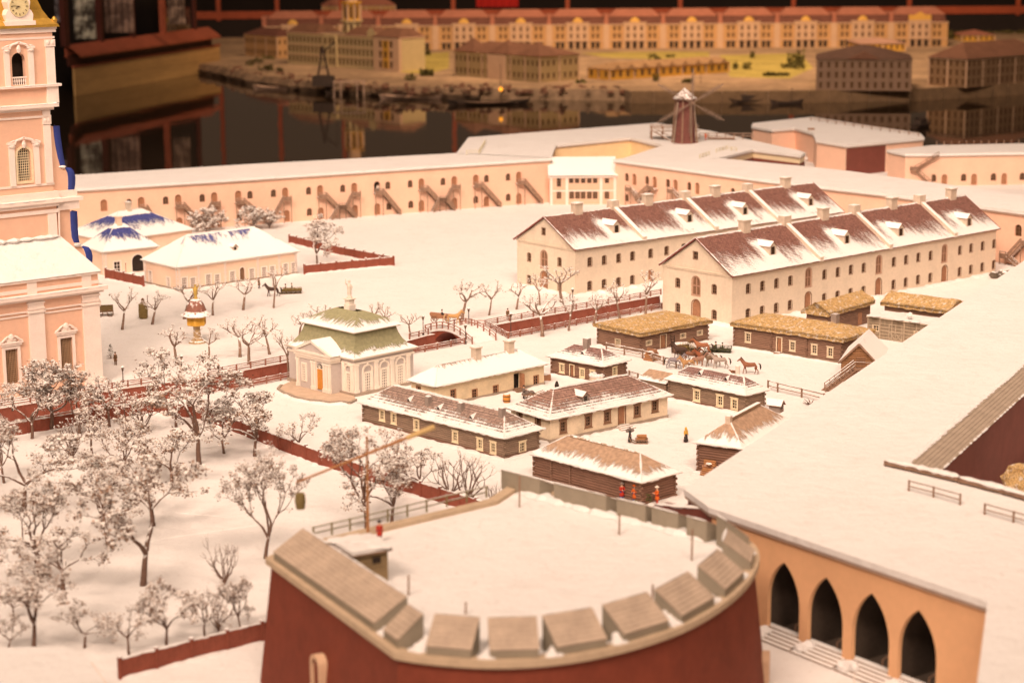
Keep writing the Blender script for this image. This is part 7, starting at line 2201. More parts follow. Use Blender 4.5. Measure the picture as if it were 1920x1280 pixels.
person('person in brown standing below the church corner', P(217, 684), -.3, c_brown, c_brown, c_brown)
person('person in orange beside the windmill on the bastion', at_deck(1323, 263), .4, c_orange, c_red, c_grey)
person('pale dressed person standing in the open dark doorway of the far wall', cur.pos(cu(707)[0], cu(707)[1], ZU, .45)[0], 0, cm('white_cloth', (.7, .6, .52)), c_dark, c_dark, skirt=True)
person('red coated sentry standing behind the guard hut on the tower', P(712, 1016, ZD), .2, c_red, c_dark, c_dark, hat_kind='tricorn')
person('dark dressed person beside the cart at the ochre house', P(982, 748), 2.0, c_grey, c_dark, c_dark, arms='front')

def horse_mesh():
  J = [(.95, 0, 1.32, .27, .30), (.45, 0, 1.27, .30, .33), (-.15, 0, 1.25, .30, .34), (-.62, 0, 1.36, .25, .32), (-.95, 0, 1.72, .15, .22), (-1.18, 0, 2.02, .11, .15), (-1.42, 0, 1.92, .10, .11), (-1.68, 0, 1.70, .075, .075)]
  B = [(i, i + 1) for i in range(7)]
  for s in (-1, 1):
    k = len(J); J += [(-.60, s * .17, 1.05, .13), (-.62 + .12 * s, s * .17, .66, .075), (-.60 + .2 * s, s * .17, .20, .05), (-.66 + .2 * s, s * .17, .05, .065)]; B += [(3, k), (k, k + 1), (k + 1, k + 2), (k + 2, k + 3)]
    k = len(J); J += [(.92, s * .17, 1.05, .17), (.80 - .1 * s, s * .17, .78, .11), (1.02 - .16 * s, s * .17, .52, .065), (.94 - .2 * s, s * .17, .16, .05), (.88 - .2 * s, s * .17, .05, .065)]; B += [(0, k), (k, k + 1), (k + 1, k + 2), (k + 2, k + 3), (k + 3, k + 4)]
  for s in (-1, 1):
    k = len(J); J += [(-1.2, s * .07, 2.16, .035), (-1.2, s * .08, 2.27, .012)]; B += [(5, k), (k, k + 1)]
  return J, B
HJ, HB = horse_mesh()
hdark = cm('horse_hair', (.045, .03, .022))
def horse(label, q, rz, coat, hair=None, scale=1.0, group='horses herded in the snowy yard'):
  t = thing('horse', label, 'horse', q, rz, group); t.scale = (scale,) * 3
  skin_obj('body', HJ, HB, coat, t, 1, 1)
  hair = hair or hdark
  b = MB(); b.tube([(1.2, 0, 1.5), (1.42, 0, 1.35), (1.5, 0, .95), (1.45, .03, .6)], [.06, .1, .12, .03], 6); b.build('tail', hair, t)
  b = MB()
  for k in range(7): x = -.68 - .075 * k; b.lump((x, .05, 1.68 + .085 * k), .09, .07, .14, k, .2, n=5)
  b.build('mane', hair, t)
  return t
h_bay, h_br, h_gr, h_bl, h_tan, h_dk, h_ch = cm('bay_coat', (.26, .085, .04)), cm('brown_coat', (.20, .09, .05)), cm('grey_coat', (.36, .29, .25)), cm('blue_grey_coat', (.24, .21, .23)), cm('tan_coat', (.42, .24, .11)), cm('black_brown_coat', (.07, .04, .03)), cm('chestnut_coat', (.24, .10, .055))
for px, py, rz, c, lab, hr in ((1266, 691, math.pi + .15, h_bl, 'blue grey horse nearest the yard fence, facing right', None), (1289, 696, .5, h_tan, 'tan horse with a pale belly at the front of the herd', h_tan),
                               (1297, 680, math.pi - .2, h_br, 'brown horse in the middle of the herd', None), (1318, 682, .3, h_bay, 'bright bay horse in the middle of the herd', None),
                               (1276, 671, -.2, h_dk, 'nearly black horse at the back left of the herd', None), (1349, 691, -.05, h_gr, 'pale grey horse walking left at the right side of the herd', None),
                               (1334, 687, .35, cm('dun_coat', (.22, .15, .1)), 'dun horse half hidden behind the pale grey horse', None), (1405, 701, -.05, h_ch, 'chestnut horse standing apart on the right, facing the herd', None),
                               (1309, 690, math.pi + .5, cm('red_roan', (.3, .17, .12)), 'roan horse squeezed at the centre front of the herd', None)):
  horse(lab, P(px, py), rz + math.radians(-6), c, hr)
horse('bay draught horse harnessed to the green sledge in the yard', P(1316, 664), math.radians(-14), cm('draught_coat', (.30, .12, .06)), None, 1.05, None)
horse('dark horse pulling the covered sledge near the pink house', P(511, 556), math.radians(10), h_dk, None, 1.0, None)
horse('light tan horse drawing the carriage over the bridge', P(851, 626) + Vector((0, 1.2, 1.2)), math.radians(172), cm('gold_coat', (.50, .29, .12)), cm('pale_hair', (.6, .42, .24)), 1.0, None)
t = thing('foal', 'small brown foal lying in the snow left of the chestnut horse', 'foal', P(1376, 700), .2)
skin_obj('body', [(.4, 0, .24, .2), (0, 0, .22, .2), (-.35, 0, .28, .15), (-.55, 0, .5, .09), (-.75, 0, .48, .07), (.3, -.3, .08, .06), (-.3, -.32, .07, .05)], [(0, 1), (1, 2), (2, 3), (3, 4), (0, 5), (2, 6)], h_br, t, 1, 1)
b = MB(); b.tube([(.55, 0, .28), (.75, 0, .1)], [.05, .03], 5); b.build('tail', hdark, t)

def sledge(label, q, rz, mat, ln=3.0, load=None, rail=True):
  t = thing('sledge', label, 'sledge', q, rz)
  b = MB()
  for s in (-1, 1): b.tube([(-ln / 2 - .7, s * .5, .75), (-ln / 2 - .5, s * .5, .3), (-ln / 2, s * .5, .08), (ln / 2, s * .5, .06)], .07, 6)
  b.build('runners', mat, t)
  b = MB(); b.box(-ln / 2, ln / 2, -.6, .6, .38, .48)
  for k in range(5): x = -ln / 2 + .15 + (ln - .3) * k / 4; b.box(x - .05, x + .05, -.55, .55, .06, .38)
  b.build('bed', mat, t)
  if rail:
    b = MB()
    for s in (-1, 1):
      for z in (.62, .85): b.bar((-ln / 2, s * .6, z), (ln / 2, s * .6, z), .07)
      for k in range(7): x = -ln / 2 + ln * k / 6; b.bar((x, s * .6, .45), (x, s * .6, .9), .06)
    b.bar((ln / 2, -.6, .85), (ln / 2, .6, .85), .07); b.build('side_rails', mat, t)
  if load:
    b = MB()
    for k in range(8): b.lump((-ln * .38 + ln * .76 * (k / 7), (k % 3 - 1) * .2, .6), .45, .4, .28, k, .3)
    b.build('load', load, t)
  return t
ms = cm('sledge_wood', (.13, .085, .035))
q = P(546, 550); sledge('dark railed sledge with two riders, behind its horse near the pink house', q, math.radians(10), ms, 3.4, cm('hay_load', (.26, .19, .06)))
person('driver seated at the front of the dark railed sledge', q + Vector((-.9, .1, .2)), -1.4, c_brown, c_brown, c_dark, sit=True, arms='front')
person('passenger seated behind the driver of the dark railed sledge', q + Vector((.1, .3, .3)), -1.4, c_green, c_brown, c_green, sit=True)
q = P(1350, 660); sledge('green low sledge with two riders, right of the draught horse', q, math.radians(-12), cm('sledge_green', (.06, .06, .03)), 3.2)
person('taller rider seated on the green low sledge', q + Vector((-.6, .1, .15)), -1.8, c_green, c_dark, c_dark, sit=True, arms='front')
person('shorter rider at the back of the green low sledge', q + Vector((.35, .1, .1)), -1.8, c_green, c_dark, c_dark, sit=True, scale=.92)
q = P(1203, 830); sledge('small hand sledge loaded with firewood beside the dark coated person', q, math.radians(-4), m_wood, 1.5, None, False)
t = thing('firewood_load', 'split firewood piled on the small hand sledge', 'firewood', q + Vector((0, 0, .5)), math.radians(-4)); r = random.Random(4)
for k in range(12):
  b = MB(); b.tube([(-.5, 0, 0), (.5, 0, 0)], .09, 6); b.build('log', m_mast, t, loc=(r.uniform(-.15, .15), -.4 + .2 * (k % 4) + .1 * (k // 4 % 2), .08 + .16 * (k // 4)), rz=r.uniform(-.1, .1))
# carriage on the bridge
q = P(826, 622) + Vector((0, 1.4, 1.25)); t = thing('carriage', 'small brown open carriage with a driver crossing the arched bridge', 'carriage', q, math.radians(-6))
b = MB(); b.add([(-1.3, -.6, .6), (1.1, -.6, .6), (1.1, .6, .6), (-1.3, .6, .6), (-1.6, -.7, 1.35), (1.2, -.7, 1.1), (1.2, .7, 1.1), (-1.6, .7, 1.35)], [(0, 3, 2, 1), (0, 1, 5, 4), (1, 2, 6, 5), (2, 3, 7, 6), (3, 0, 4, 7)]); b.build('body', m_door, t)
for x in (-.9, .9):
  for s in (-1, 1):
    b = MB()
    for k in range(12): a0, a1 = 6.28 * k / 12, 6.28 * (k + 1) / 12; b.bar((x + .48 * math.cos(a0), s * .75, .48 + .48 * math.sin(a0)), (x + .48 * math.cos(a1), s * .75, .48 + .48 * math.sin(a1)), .08)
    for k in range(6): a0 = 6.28 * k / 6; b.bar((x, s * .75, .48), (x + .45 * math.cos(a0), s * .75, .48 + .45 * math.sin(a0)), .05)
    b.build('wheel', m_brown, t)
b = MB(); b.bar((1.2, .35, .7), (3.2, .35, 1.0), .07); b.bar((1.2, -.35, .7), (3.2, -.35, 1.0), .07); b.build('shafts', m_brown, t)
person('dark driver seated on the carriage crossing the bridge', q + Vector((.2, 0, .5)), 1.5, c_dark, c_dark, c_dark, sit=True, arms='front')

# ------------------------------------------------------------------ lamps
def lamp(px, yb, yt, lab):
  q = P(px, yb); h = (yb - yt) / ppm(px, yb) * 1.05
  t = thing('street_lamp', lab, 'lamp', q, 0, 'iron street lamps along the canal')
  b = MB(); b.lathe([(.16, 0), (.15, .35), (.07, .5), (.06, h - .75), (.12, h - .7)], 8); b.build('post', m_iron, t)
  b = MB(); b.lathe([(.10, h - .7), (.24, h - .2), (.22, h - .18)], 6); b.build('lantern', m_pane2, t)
  b = MB(); b.lathe([(.28, h - .18), (.1, h), (.03, h + .06)], 6); b.build('lantern_cap', m_woods, t)
for a in ((793.6, 628, 592, 'iron lamp at the left end of the arched bridge'), (879, 607, 577, 'iron lamp on the far side of the bridge head'), (873, 645, 608, 'iron lamp at the near right foot of the bridge'),
     (958, 630, 587, 'iron lamp at the left end of the right-hand canal'), (1073.7, 577, 541, 'iron lamp in front of the far barracks corner'), (341, 694, 666, 'iron lamp beside the pollard in front of the kiosk'),
     (231, 718, 687, 'iron lamp nearest the church wall'), (409.6, 703, 683, 'iron lamp at the start of the canal rail left of the pavilion'), (24, 770, 742, 'iron lamp under the left church window')): lamp(*a)

# ------------------------------------------------------------------ yellow kiosk
q = P(370, 642); t = thing('kiosk', 'small six sided yellow kiosk on a pedestal with snowy red conical roof and gilt figure', 'kiosk', q)
k = ppm(370, 642)
b = MB(); b.lathe([(1.3, 0), (1.2, .2), (.95, .35), (.75, .6), (.55, .8), (.5, 2.4), (.7, 2.6)], 12); b.build('pedestal', M('ochre_stone', (.40, .28, .15), .85, .15, 1, snow=.25), t)
m_yel = M('yellow_paint', (.72, .42, .07), .6, .1, 2)
b = MB(); b.lathe([(1.35, 2.6), (1.45, 2.7), (1.45, 3.95), (1.55, 4.0)], 6, a0=.5); b.build('cabin', m_yel, t)
for i in range(6):
  a = .5 + math.pi / 3 * (i + .5); rr = 1.45 * math.cos(math.pi / 6)
  b = MB(); b.box(-.5, .5, -.05, -.003, 2.85, 3.8); b.build('panel', M('deep_yellow', (.62, .33, .04), .6, .12, 2), t, loc=(rr * math.cos(a), rr * math.sin(a), 0), rz=a + math.pi / 2)
b = MB(); b.lathe([(2.15, 4.0), (2.1, 4.12), (1.5, 4.75), (1.15, 5.7), (.8, 6.3), (.25, 6.5)], 12, a0=.26); b.build('roof', M('kiosk_roof', (.25, .11, .08), .8, .2, 1.5, snow=.52), t)
b = MB(); ribbon(b, [(2.1 * math.cos(6.28 * i / 12), 2.1 * math.sin(6.28 * i / 12), 4.12) for i in range(13)], .13, 3, flat=.7, jit=.5); b.build('roof_snow', m_snow, t)
b = MB(); b.lathe([(.35, 6.5), (.2, 6.8), (.28, 7.2), (.34, 7.9), (.2, 8.2), (.1, 8.4)], 8); b.tube([(.2, 0, 7.8), (.5, 0, 8.5), (.35, 0, 8.7)], [.09, .07, .05], 5); b.tube([(-.2, 0, 7.8), (-.5, 0, 8.3)], [.09, .06], 5); b.lump((0, 0, 8.5), .2, .2, .22, 2, .1); b.build('figure', M('dull_gilt', (.48, .33, .08), .5, .2, 2, snow=.25), t)
# straw wrapped statue, cart beside the church, small shelter
q = P(269, 597); t = thing('wrapped_statue', 'statue wrapped in straw ropes for winter, behind a pollard', 'statue', q)
b = MB(); b.lathe([(.55, 0), (.65, .3), (.72, 1.2), (.62, 2.0), (.35, 2.5)], 10)
for z in range(8): b.lathe([(.66, .2 + z * .27), (.76, .28 + z * .27), (.66, .36 + z * .27)], 10)
b.build('straw_wrap', M('straw_rope', (.22, .16, .06), .9, .25, 3), t); b = MB(); b.lathe([(.35, 2.5), (.25, 2.7), (.28, 3.0), (.1, 3.2)], 8); b.build('figure', c_brown, t)
q = P(197, 592); t = thing('cart', 'dark cart standing half behind the church corner', 'cart', q, .2)
b = MB(); b.box(-1.3, 1.3, -.7, .7, .7, .85); b.box(-1.3, 1.3, -.72, -.64, .85, 1.6); b.box(-1.3, 1.3, .64, .72, .85, 1.6); b.build('box', ms, t)
for x in (-.8, .8):
  for s in (-1, 1):
    b = MB()
    for k in range(12): a0, a1 = 6.28 * k / 12, 6.28 * (k + 1) / 12; b.bar((x + .5 * math.cos(a0), s * .8, .5 + .5 * math.sin(a0)), (x + .5 * math.cos(a1), s * .8, .5 + .5 * math.sin(a1)), .09)
    b.build('wheel', m_brown, t)
q = P(208, 672); t = thing('conifer', 'tiny pointed dark evergreen below the church corner', 'tree', q)
b = MB(); b.lathe([(.08, 0), (.07, .5)], 6); b.build('trunk', m_bark, t)
b = MB(); r = random.Random(8)
for k in range(260): z = r.uniform(.35, 2.1); w = (2.2 - z) * .33; a = r.uniform(0, 6.28); rr = w * math.sqrt(r.random()); p = Vector((rr * math.cos(a), rr * math.sin(a), z)); e = Vector((math.cos(a), math.sin(a), r.uniform(-.5, .3))) * .16; s = Vector((-e.y, e.x, 0)) * .4; b.add([p - s, p + s, p + e], [(0, 1, 2)])
b.build('crown', M('evergreen', (.06, .05, .02), .9, .3, 3), t)

# ------------------------------------------------------------------ yard clutter
r = random.Random(12)
def woodpile(label, px, py, rz, n, ln, name='woodpile'):
  t = thing(name, label, 'firewood', P(px, py), rz); me = MB(); me.tube([(0, -ln / 2, 0), (0, ln / 2, 0)], .12, 7); a = me.mesh('log', m_mast); me = MB(); me.tube([(0, -ln / 2, 0), (0, ln / 2, 0)], .10, 6); c = me.mesh('log', m_door)
  w = n
  for row in range(9):
    for k in range(max(0, w - row - (row > 2))): link('log', a if r.random() < .5 else c, t, (-w * .12 + (k + row * .5) * .245 + r.uniform(-.02, .02), r.uniform(-.1, .1), .12 + row * .2), r.uniform(-.06, .06))
  b = MB()
  for k in range(8): b.lump((r.uniform(-w * .09, w * .09), r.uniform(-ln * .3, ln * .3), .18 + .2 * 6 * (1 - .12 * abs(k - 4))), .35, .35, .12, k, .4)
  b.build('pile_snow', m_snow, t)
woodpile('heap of split firewood under a cap of snow, at the corner of the thatched shed', 1224, 674, .9, 9, 1.6)
woodpile('stack of firewood against the dark log house, beside the rampart', 1333, 888, 1.0, 9, 1.4)
q = P(1290, 664); t = thing('hay_cart', 'cart heaped with greenish hay and branches, left of the draught horse', 'cart', q, .2)
b = MB(); b.box(-1.5, 1.5, -.7, .7, .6, .75)
b.build('bed', ms, t)
for x in (-1, 1):
  for s in (-1, 1):
    b = MB()
    for k in range(12): a0, a1 = 6.28 * k / 12, 6.28 * (k + 1) / 12; b.bar((x + .45 * math.cos(a0), s * .8, .45 + .45 * math.sin(a0)), (x + .45 * math.cos(a1), s * .8, .45 + .45 * math.sin(a1)), .08)
    b.build('wheel', m_brown, t)
b = MB()
for k in range(420):
  p = Vector((r.gauss(0, .7), r.gauss(0, .4), .8 + abs(r.gauss(0, .45)))); e = Vector((r.gauss(0, 1), r.gauss(0, 1), r.gauss(.3, .6))).normalized() * r.uniform(.2, .5); s = Vector((-e.y, e.x, 0)) * .12; b.add([p - s, p + s, p + e], [(0, 1, 2)])
o = b.build('hay', M('green_hay', (.28, .20, .07), .95, .4, 3), t); o['kind'] = 'stuff'
q = P(1276, 661); t = thing('feed_box', 'grey feed box with a flat snowy lid against the thatched shed', 'box', q, .25)
b = MB(); b.box(-1.1, 1.1, -.6, .6, 0, 1.3); b.build('box', m_log, t); b = MB(); b.box(-1.2, 1.2, -.7, .7, 1.3, 1.38); b.lump((0, 0, 1.36), 1.1, .65, .16, 3, .15, half=True); b.build('lid', m_snow, t)
q = P(1261, 661); t = thing('ladder', 'wooden ladder leaning on the wall of the thatched shed, by its door', 'ladder', q, .25)
b = MB(); b.bar((-.25, -.5, 0), (-.25, .1, 2.5), .09); b.bar((.25, -.5, 0), (.25, .1, 2.5), .09); b.build('stiles', m_dark, t)
for k in range(7): b = MB(); z = .3 + k * .33; b.bar((-.25, -.5 + .6 * z / 2.5, z), (.25, -.5 + .6 * z / 2.5, z), .07); b.build('rung', m_dark, t)
q = P(950, 754); t = thing('barrel', 'bright orange barrel beside the ochre house, topped with snow', 'barrel', q)
b = MB(); b.lathe([(.42, 0), (.5, .5), (.44, 1.05)], 14); b.build('staves', M('orange_wood', (.55, .24, .05), .6, .2, 3), t)
for z in (.25, .8): b = MB(); b.lathe([(.50, z - .05), (.505, z + .05)], 14); b.build('hoop', m_iron, t)
b = MB(); b.lump((0, 0, 1.02), .42, .42, .2, 2, .1, half=True); b.build('snow_cap', m_snow, t)
q = P(992, 747); t = thing('hand_cart', 'small dark hand cart with sacks beside the open doorway of the ochre house', 'cart', q, .3)
b = MB(); b.box(-.9, .9, -.45, .45, .5, .6); b.bar((.9, .35, .55), (2.0, .3, .9), .07); b.bar((.9, -.35, .55), (2.0, -.3, .9), .07); b.build('bed', m_wood, t)
for s in (-1, 1):
  b = MB()
  for k in range(12): a0, a1 = 6.28 * k / 12, 6.28 * (k + 1) / 12; b.bar((.4 * math.cos(a0), s * .5, .42 + .4 * math.sin(a0)), (.4 * math.cos(a1), s * .5, .42 + .4 * math.sin(a1)), .08)
  b.build('wheel', m_brown, t)
b = MB(); b.lump((-.3, 0, .8), .45, .35, .35, 1); b.lump((.35, .1, .75), .4, .35, .3, 2); b.build('sacks', c_grey, t)
q = P(1119, 718); t = thing('well', 'round well with a snowy rim, between the log cottage and the plastered house', 'well', q)
b = MB(); b.lathe([(.95, 0), (.95, 1.0)], 14); b.build('wall', m_chim, t)
b = MB()
for k in range(16): a0, a1 = 6.28 * k / 16, 6.28 * (k + 1) / 16; b.tube([(.8 * math.cos(a0), .8 * math.sin(a0), 1.1), (.8 * math.cos(a1), .8 * math.sin(a1), 1.1)], .27, 8)
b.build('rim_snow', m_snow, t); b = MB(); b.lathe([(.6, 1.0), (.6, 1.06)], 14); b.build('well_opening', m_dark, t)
q = P(1018, 712); t = thing('crate', 'low brown crate with a snowy lid beside the log cottage', 'crate', q, .1)
b = MB(); b.box(-1.0, 1.0, -.6, .6, 0, .8); b.build('boards', m_door, t); b = MB(); b.lump((0, 0, .78), 1.05, .65, .22, 3, .15, half=True); b.build('lid_snow', m_snow, t)
q = P(1044, 727); t = thing('barrel', 'tiny dark keg on the snow behind the plastered house', 'barrel', q)
b = MB(); b.lathe([(.25, 0), (.3, .35), (.2, .7), (.1, .9)], 10); b.build('staves', m_dark, t)
q = P(1882, 523); t = thing('hay_stack', 'dark grey heap beside the end of the near barracks', 'heap', q); b = MB()
for k in range(9): b.lump((r.uniform(-1.6, 1.6), r.uniform(-.8, .8), r.uniform(.2, .9)), .9, .8, .8, k, .35)
b.build('heap', M('dark_heap', (.12, .095, .07), .95, .3, 2, snow=.2), t)
t = thing('brushwood', 'tangle of brushwood on the snow by the yard fence and rampart', 'brushwood', P(1520, 760)); b = MB()
for k in range(16): a = r.uniform(0, 6.28); b.tube([(0, 0, .1), (math.cos(a) * r.uniform(.4, 1.1), math.sin(a) * r.uniform(.4, 1), r.uniform(.2, 1))], [.05, .02], 4)
b.build('twigs', m_twig, t)
for px, py, lab in ((1478, 661, 0), (1371, 797, 0)): pass
# ------------------------------------------------------------------ the city across the water
m_cg = M('city_ground', (0.36, 0.24, 0.145), .95, .4, .04, .05, .5, dirt=.5)
shore = [(330, 112), (410, 124), (480, 140), (560, 150), (700, 160), (900, 166), (1170, 168), (1183, 172), (1440, 172), (1705, 168), (1920, 157), (2350, 132), (2350, 30), (330, 30)]
sp = [P(x, y) for x, y in shore]
b = MB(); b.prism([(p.x, p.y) for p in sp], WZ - 1, 0.0, bottom=False)
tag(b.build('city_ground', m_cg), kind='structure')
# stone embankment with a coping, in lengths
t = thing('embankment_wall', 'brown stone quay wall along the far bank on the right', 'wall', sp[7])
m_quay = M('quay_stone', (.17, .105, .055), .9, .25, .3, .03, 1)
ep = [sp[k] for k in (7, 8, 9, 10, 11)]
for i in range(4):
  a, c = ep[i] - ep[0], ep[i + 1] - ep[0]; d = (c - a); k = max(1, int(d.length / 7)); d.normalize(); nn = Vector((d.y, -d.x, 0))
  for j in range(k):
    q0, q1 = a.lerp(c, (j + .015) / k), a.lerp(c, (j + .985) / k); b = MB()
    b.add([tuple(q0 + nn * .8 + Vector((0, 0, WZ))), tuple(q1 + nn * .8 + Vector((0, 0, WZ))), tuple(q1 + nn * .35 + Vector((0, 0, .2))), tuple(q0 + nn * .35 + Vector((0, 0, .2))), tuple(q1 - nn * .5 + Vector((0, 0, .2))), tuple(q0 - nn * .5 + Vector((0, 0, .2)))], [(0, 1, 2, 3), (3, 2, 4, 5)])
    b.build('stone_block', m_quay, t)
m_lawn = M('lawn', (0.40, 0.31, 0.08), .95, .3, .08)
for i, pl in enumerate(([(752, 104), (842, 98), (842, 128), (800, 140), (752, 136)], [(1090, 100), (1240, 97), (1330, 98), (1330, 108), (1230, 112), (1130, 108)], [(1350, 104), (1500, 100), (1525, 128), (1480, 148), (1370, 145), (1352, 125)])):
  b = MB(); b.prism([(P(x, y).x, P(x, y).y) for x, y in pl], -.1, .02 + .004 * i); tag(b.build('lawn', m_lawn), kind='structure')
m_oc = M('ochre_facade', (0.47, 0.27, 0.115), .85, .08, .2)
m_cw = M('facade_trim', (0.52, 0.345, 0.22), .8, .06, .3)
m_tr = M('terracotta_roof', (0.36, 0.14, 0.09), .85, .12, .3)
m_mr = M('mansard_brown', (0.13, 0.05, 0.034), .85, .15, .3)
m_rb = M('brown_roof', (0.16, 0.075, 0.045), .85, .2, .3)
def simple_win(parent, w, h, x, y, z, rz=0, mat=None, key={}):
  k = (w, h, (mat or m_pane2).name)
  if k not in key:
    b = MB(); b.box(-w / 2, w / 2, -.06, -.003, 0, h); b.box(-w / 2 - .2, w / 2 + .2, -.16, -.004, h, h + .25)
    key[k] = b.mesh('window', [mat or m_pane2])
  return link('window', key[k], parent, (x, y, z), rz)
# palace of many pavilions
A, C = P(497, 96), P(1776, 87)
s = free_bld('palace', 'very long ochre palace of repeated pavilions with terracotta mansard roofs, along the far back', 'palace', A, C, 15.0)
HP = 11.4; n_ = 12; step = s.L / n_
b = MB(); b.box(0, s.L, 0, s.W, 0, HP); b.build('wall', m_oc, s.root)
b = MB(); b.box(-.2, s.L + .2, -.35, -.003, HP - .5, HP + .1); b.box(-.2, s.L + .2, -.2, -.003, 3.4, 3.8); b.build('cornice', m_cw, s.root)
for i in range(n_):
  x0 = i * step; xm = x0 + step / 2; big = (i == n_ - 1)
  b = MB(); w = 5.2
  b.box(xm - w, xm + w, -.9, -.004, 3.6, HP + .8); b.box(xm - w - .4, xm + w + .4, -1.2, -.005, HP + .3, HP + .9); b.build('pavilion_bay', m_cw if not big else m_cw, s.root)
  b = MB()
  if big: b.box(xm - w, xm + w, -1.0, .4, HP + .95, HP + 3.4); b.add([(xm - 2.5, -1, HP + 3.4), (xm + 2.5, -1, HP + 3.4), (xm, -1, HP + 5)], [(0, 1, 2)])
  else: b.lathe([(2.4, 0), (2.2, .9), (1.3, 1.9), (.3, 2.3)], 10, sy=.3)
  b.build('gilt_crest', M('gilt_yellow', (.58, .33, .07), .6, .1, 1), s.root, loc=(0, 0, 0) if big else (xm, -.5, HP + .9))
  for k in range(4):
    b = MB(); x = xm - w + .4 + (2 * w - .8) * k / 3; b.box(x - .35, x + .35, -1.15, -.905, 0, HP + .3); b.build('pilaster', m_cw, s.root)
  b = MB(); b.box(x0 - 1.4, x0 + 1.4, -.5, -.004, 0, HP - .55); b.build('end_pilaster', m_cw, s.root)
  b = MB()                                             # mansard roof of one pavilion
  a0, a1 = x0 + .9, x0 + step - .9; z0 = HP + .1
  L0 = [(a0, -.4, z0), (a1, -.4, z0), (a1, s.W, z0), (a0, s.W, z0)]; L1 = [(a0 + .6, .9, z0 + 3.4), (a1 - .6, .9, z0 + 3.4), (a1 - .6, s.W - 1, z0 + 3.4), (a0 + .6, s.W - 1, z0 + 3.4)]
  b.add(L0 + L1, [(k, (k + 1) % 4, 4 + (k + 1) % 4, 4 + k) for k in range(4)])
  o = b.build('mansard_roof', m_mr, s.root)
  b = MB(); L1 = [(p[0] + (-.3 if k in (0, 3) else .3), p[1] + (-.3 if k < 2 else .3), p[2]) for k, p in enumerate(L1)]
  L2 = [(a0 + 4.2, s.W / 2 - .3, z0 + 6.8), (a1 - 4.2, s.W / 2 - .3, z0 + 6.8), (a1 - 4.2, s.W / 2 + .3, z0 + 6.8), (a0 + 4.2, s.W / 2 + .3, z0 + 6.8)]
  b.add(L1 + L2, [(k, (k + 1) % 4, 4 + (k + 1) % 4, 4 + k) for k in range(4)] + [(4, 5, 6, 7)]); b.build('upper_roof', m_tr, o)
  b = MB(); b.box(x0 - 1.0, x0 + 1.0, -.3, s.W, HP + .1, HP + 3.9); b.box(x0 - 1.5, x0 + 1.5, .5, s.W - 1, HP + 3.9, HP + 4.6); b.build('party_wall', m_tr, s.root)
  xs = [xm + (2 * w - .8) * (k - 1) / 3 for k in range(3)] + [xm - w - 2.0, xm - w - 4.3, xm + w + 2.0, xm + w + 4.3]
  for k, x in enumerate(xs):
    y = -.905 if k < 3 else -.004
    for z in (4.9, 8.3): simple_win(s.root, 1.1, 1.9, x, y, z)
    b = None
    simple_win(s.root, 1.7, 2.7, x, y - (0 if k < 3 else 0), .2, 0, m_dark) if k > 2 or True else None
# domed museum with the yellow tower
A, C = P(540, 119.5), P(753, 134.5)
s = free_bld('museum', 'pale many windowed museum with a yellow tower, on the far bank', 'museum', A, C, 13.0)
HM = 13.2; m_mw = M('museum_wall', (0.50, 0.385, 0.20), .85, .06, .3); m_my = M('museum_yellow', (0.55, 0.30, 0.045), .8, .08, .5)
b = MB(); b.box(0, s.L, 0, s.W, 0, HM); b.build('wall', m_mw, s.root)
b = MB(); b.box(-.3, s.L + .3, -.45, s.W, HM - .1, HM + .45); b.box(0, s.L, -.2, -.003, 4.1, 4.5); b.box(0, s.L, -.2, -.003, 8.4, 8.7); b.build('cornice', m_cw, s.root)
ue0, ue1 = s.at('F', 706, 100)[0], s.L
b = MB(); b.box(ue0, ue1 + .3, -1.6, -.003, 0, HM + .1); b.build('end_bay', m_cw, s.root)
b = MB(); b.box((ue0 + ue1) / 2 - 1.9, (ue0 + ue1) / 2 + 1.9, -1.75, -1.603, 1, HM - 1); b.build('yellow_panel', m_my, s.root)
uc1 = s.at('F', 622, 100)[0]
b = MB(); b.box(uc1 - 4, uc1 + 4, -1.2, -.003, 0, HM + .3); b.box(uc1 - 3.2, uc1 - 1.2, -1.35, -1.203, 1, HM - 1); b.build('centre_bay', m_mw, s.root)
x = 1.5
while x < s.L - .5:
  if not (uc1 - 4 < x < uc1 + 4) and not (x > ue0 - .4):
    for z in (1.2, 5.3, 9.4): simple_win(s.root, 1.15, 2.3, x, -.004, z)
  x += 2.55
for x in ((ue0 + ue1) / 2 - 3.3, (ue0 + ue1) / 2, (ue0 + ue1) / 2 + 3.3):
  for z in (1.2, 5.3, 9.4): simple_win(s.root, 1.4, 2.4, x, -1.78 if x == (ue0 + ue1) / 2 else -1.605, z)
for z in (1.2, 5.3, 9.4):
  for x in (uc1 - 2.2, uc1 + .4, uc1 + 2.6): simple_win(s.root, 1.2, 2.4, x, -1.37 if x < uc1 - 1 else -1.205, z)
for x0, x1 in ((0, s.L * .28), (s.L * .52, ue0 - 4), (ue0 - 1, s.L)):
  b = MB(); z = HM + .46; e = 3.2
  b.add([(x0, -.4 if x0 < ue0 - 2 else -1.7, z), (x1, -.4 if x0 < ue0 - 2 else -1.7, z), (x1, s.W, z), (x0, s.W, z), (x0 + e, s.W * .3, z + 3.2), (x1 - e, s.W * .3, z + 3.2), (x1 - e, s.W * .7, z + 3.2), (x0 + e, s.W * .7, z + 3.2)], [(0, 1, 5, 4), (1, 2, 6, 5), (2, 3, 7, 6), (3, 0, 4, 7), (4, 5, 6, 7)])
  b.build('roof', m_rb, s.root)
b = MB(); x = ue0 - 2.6
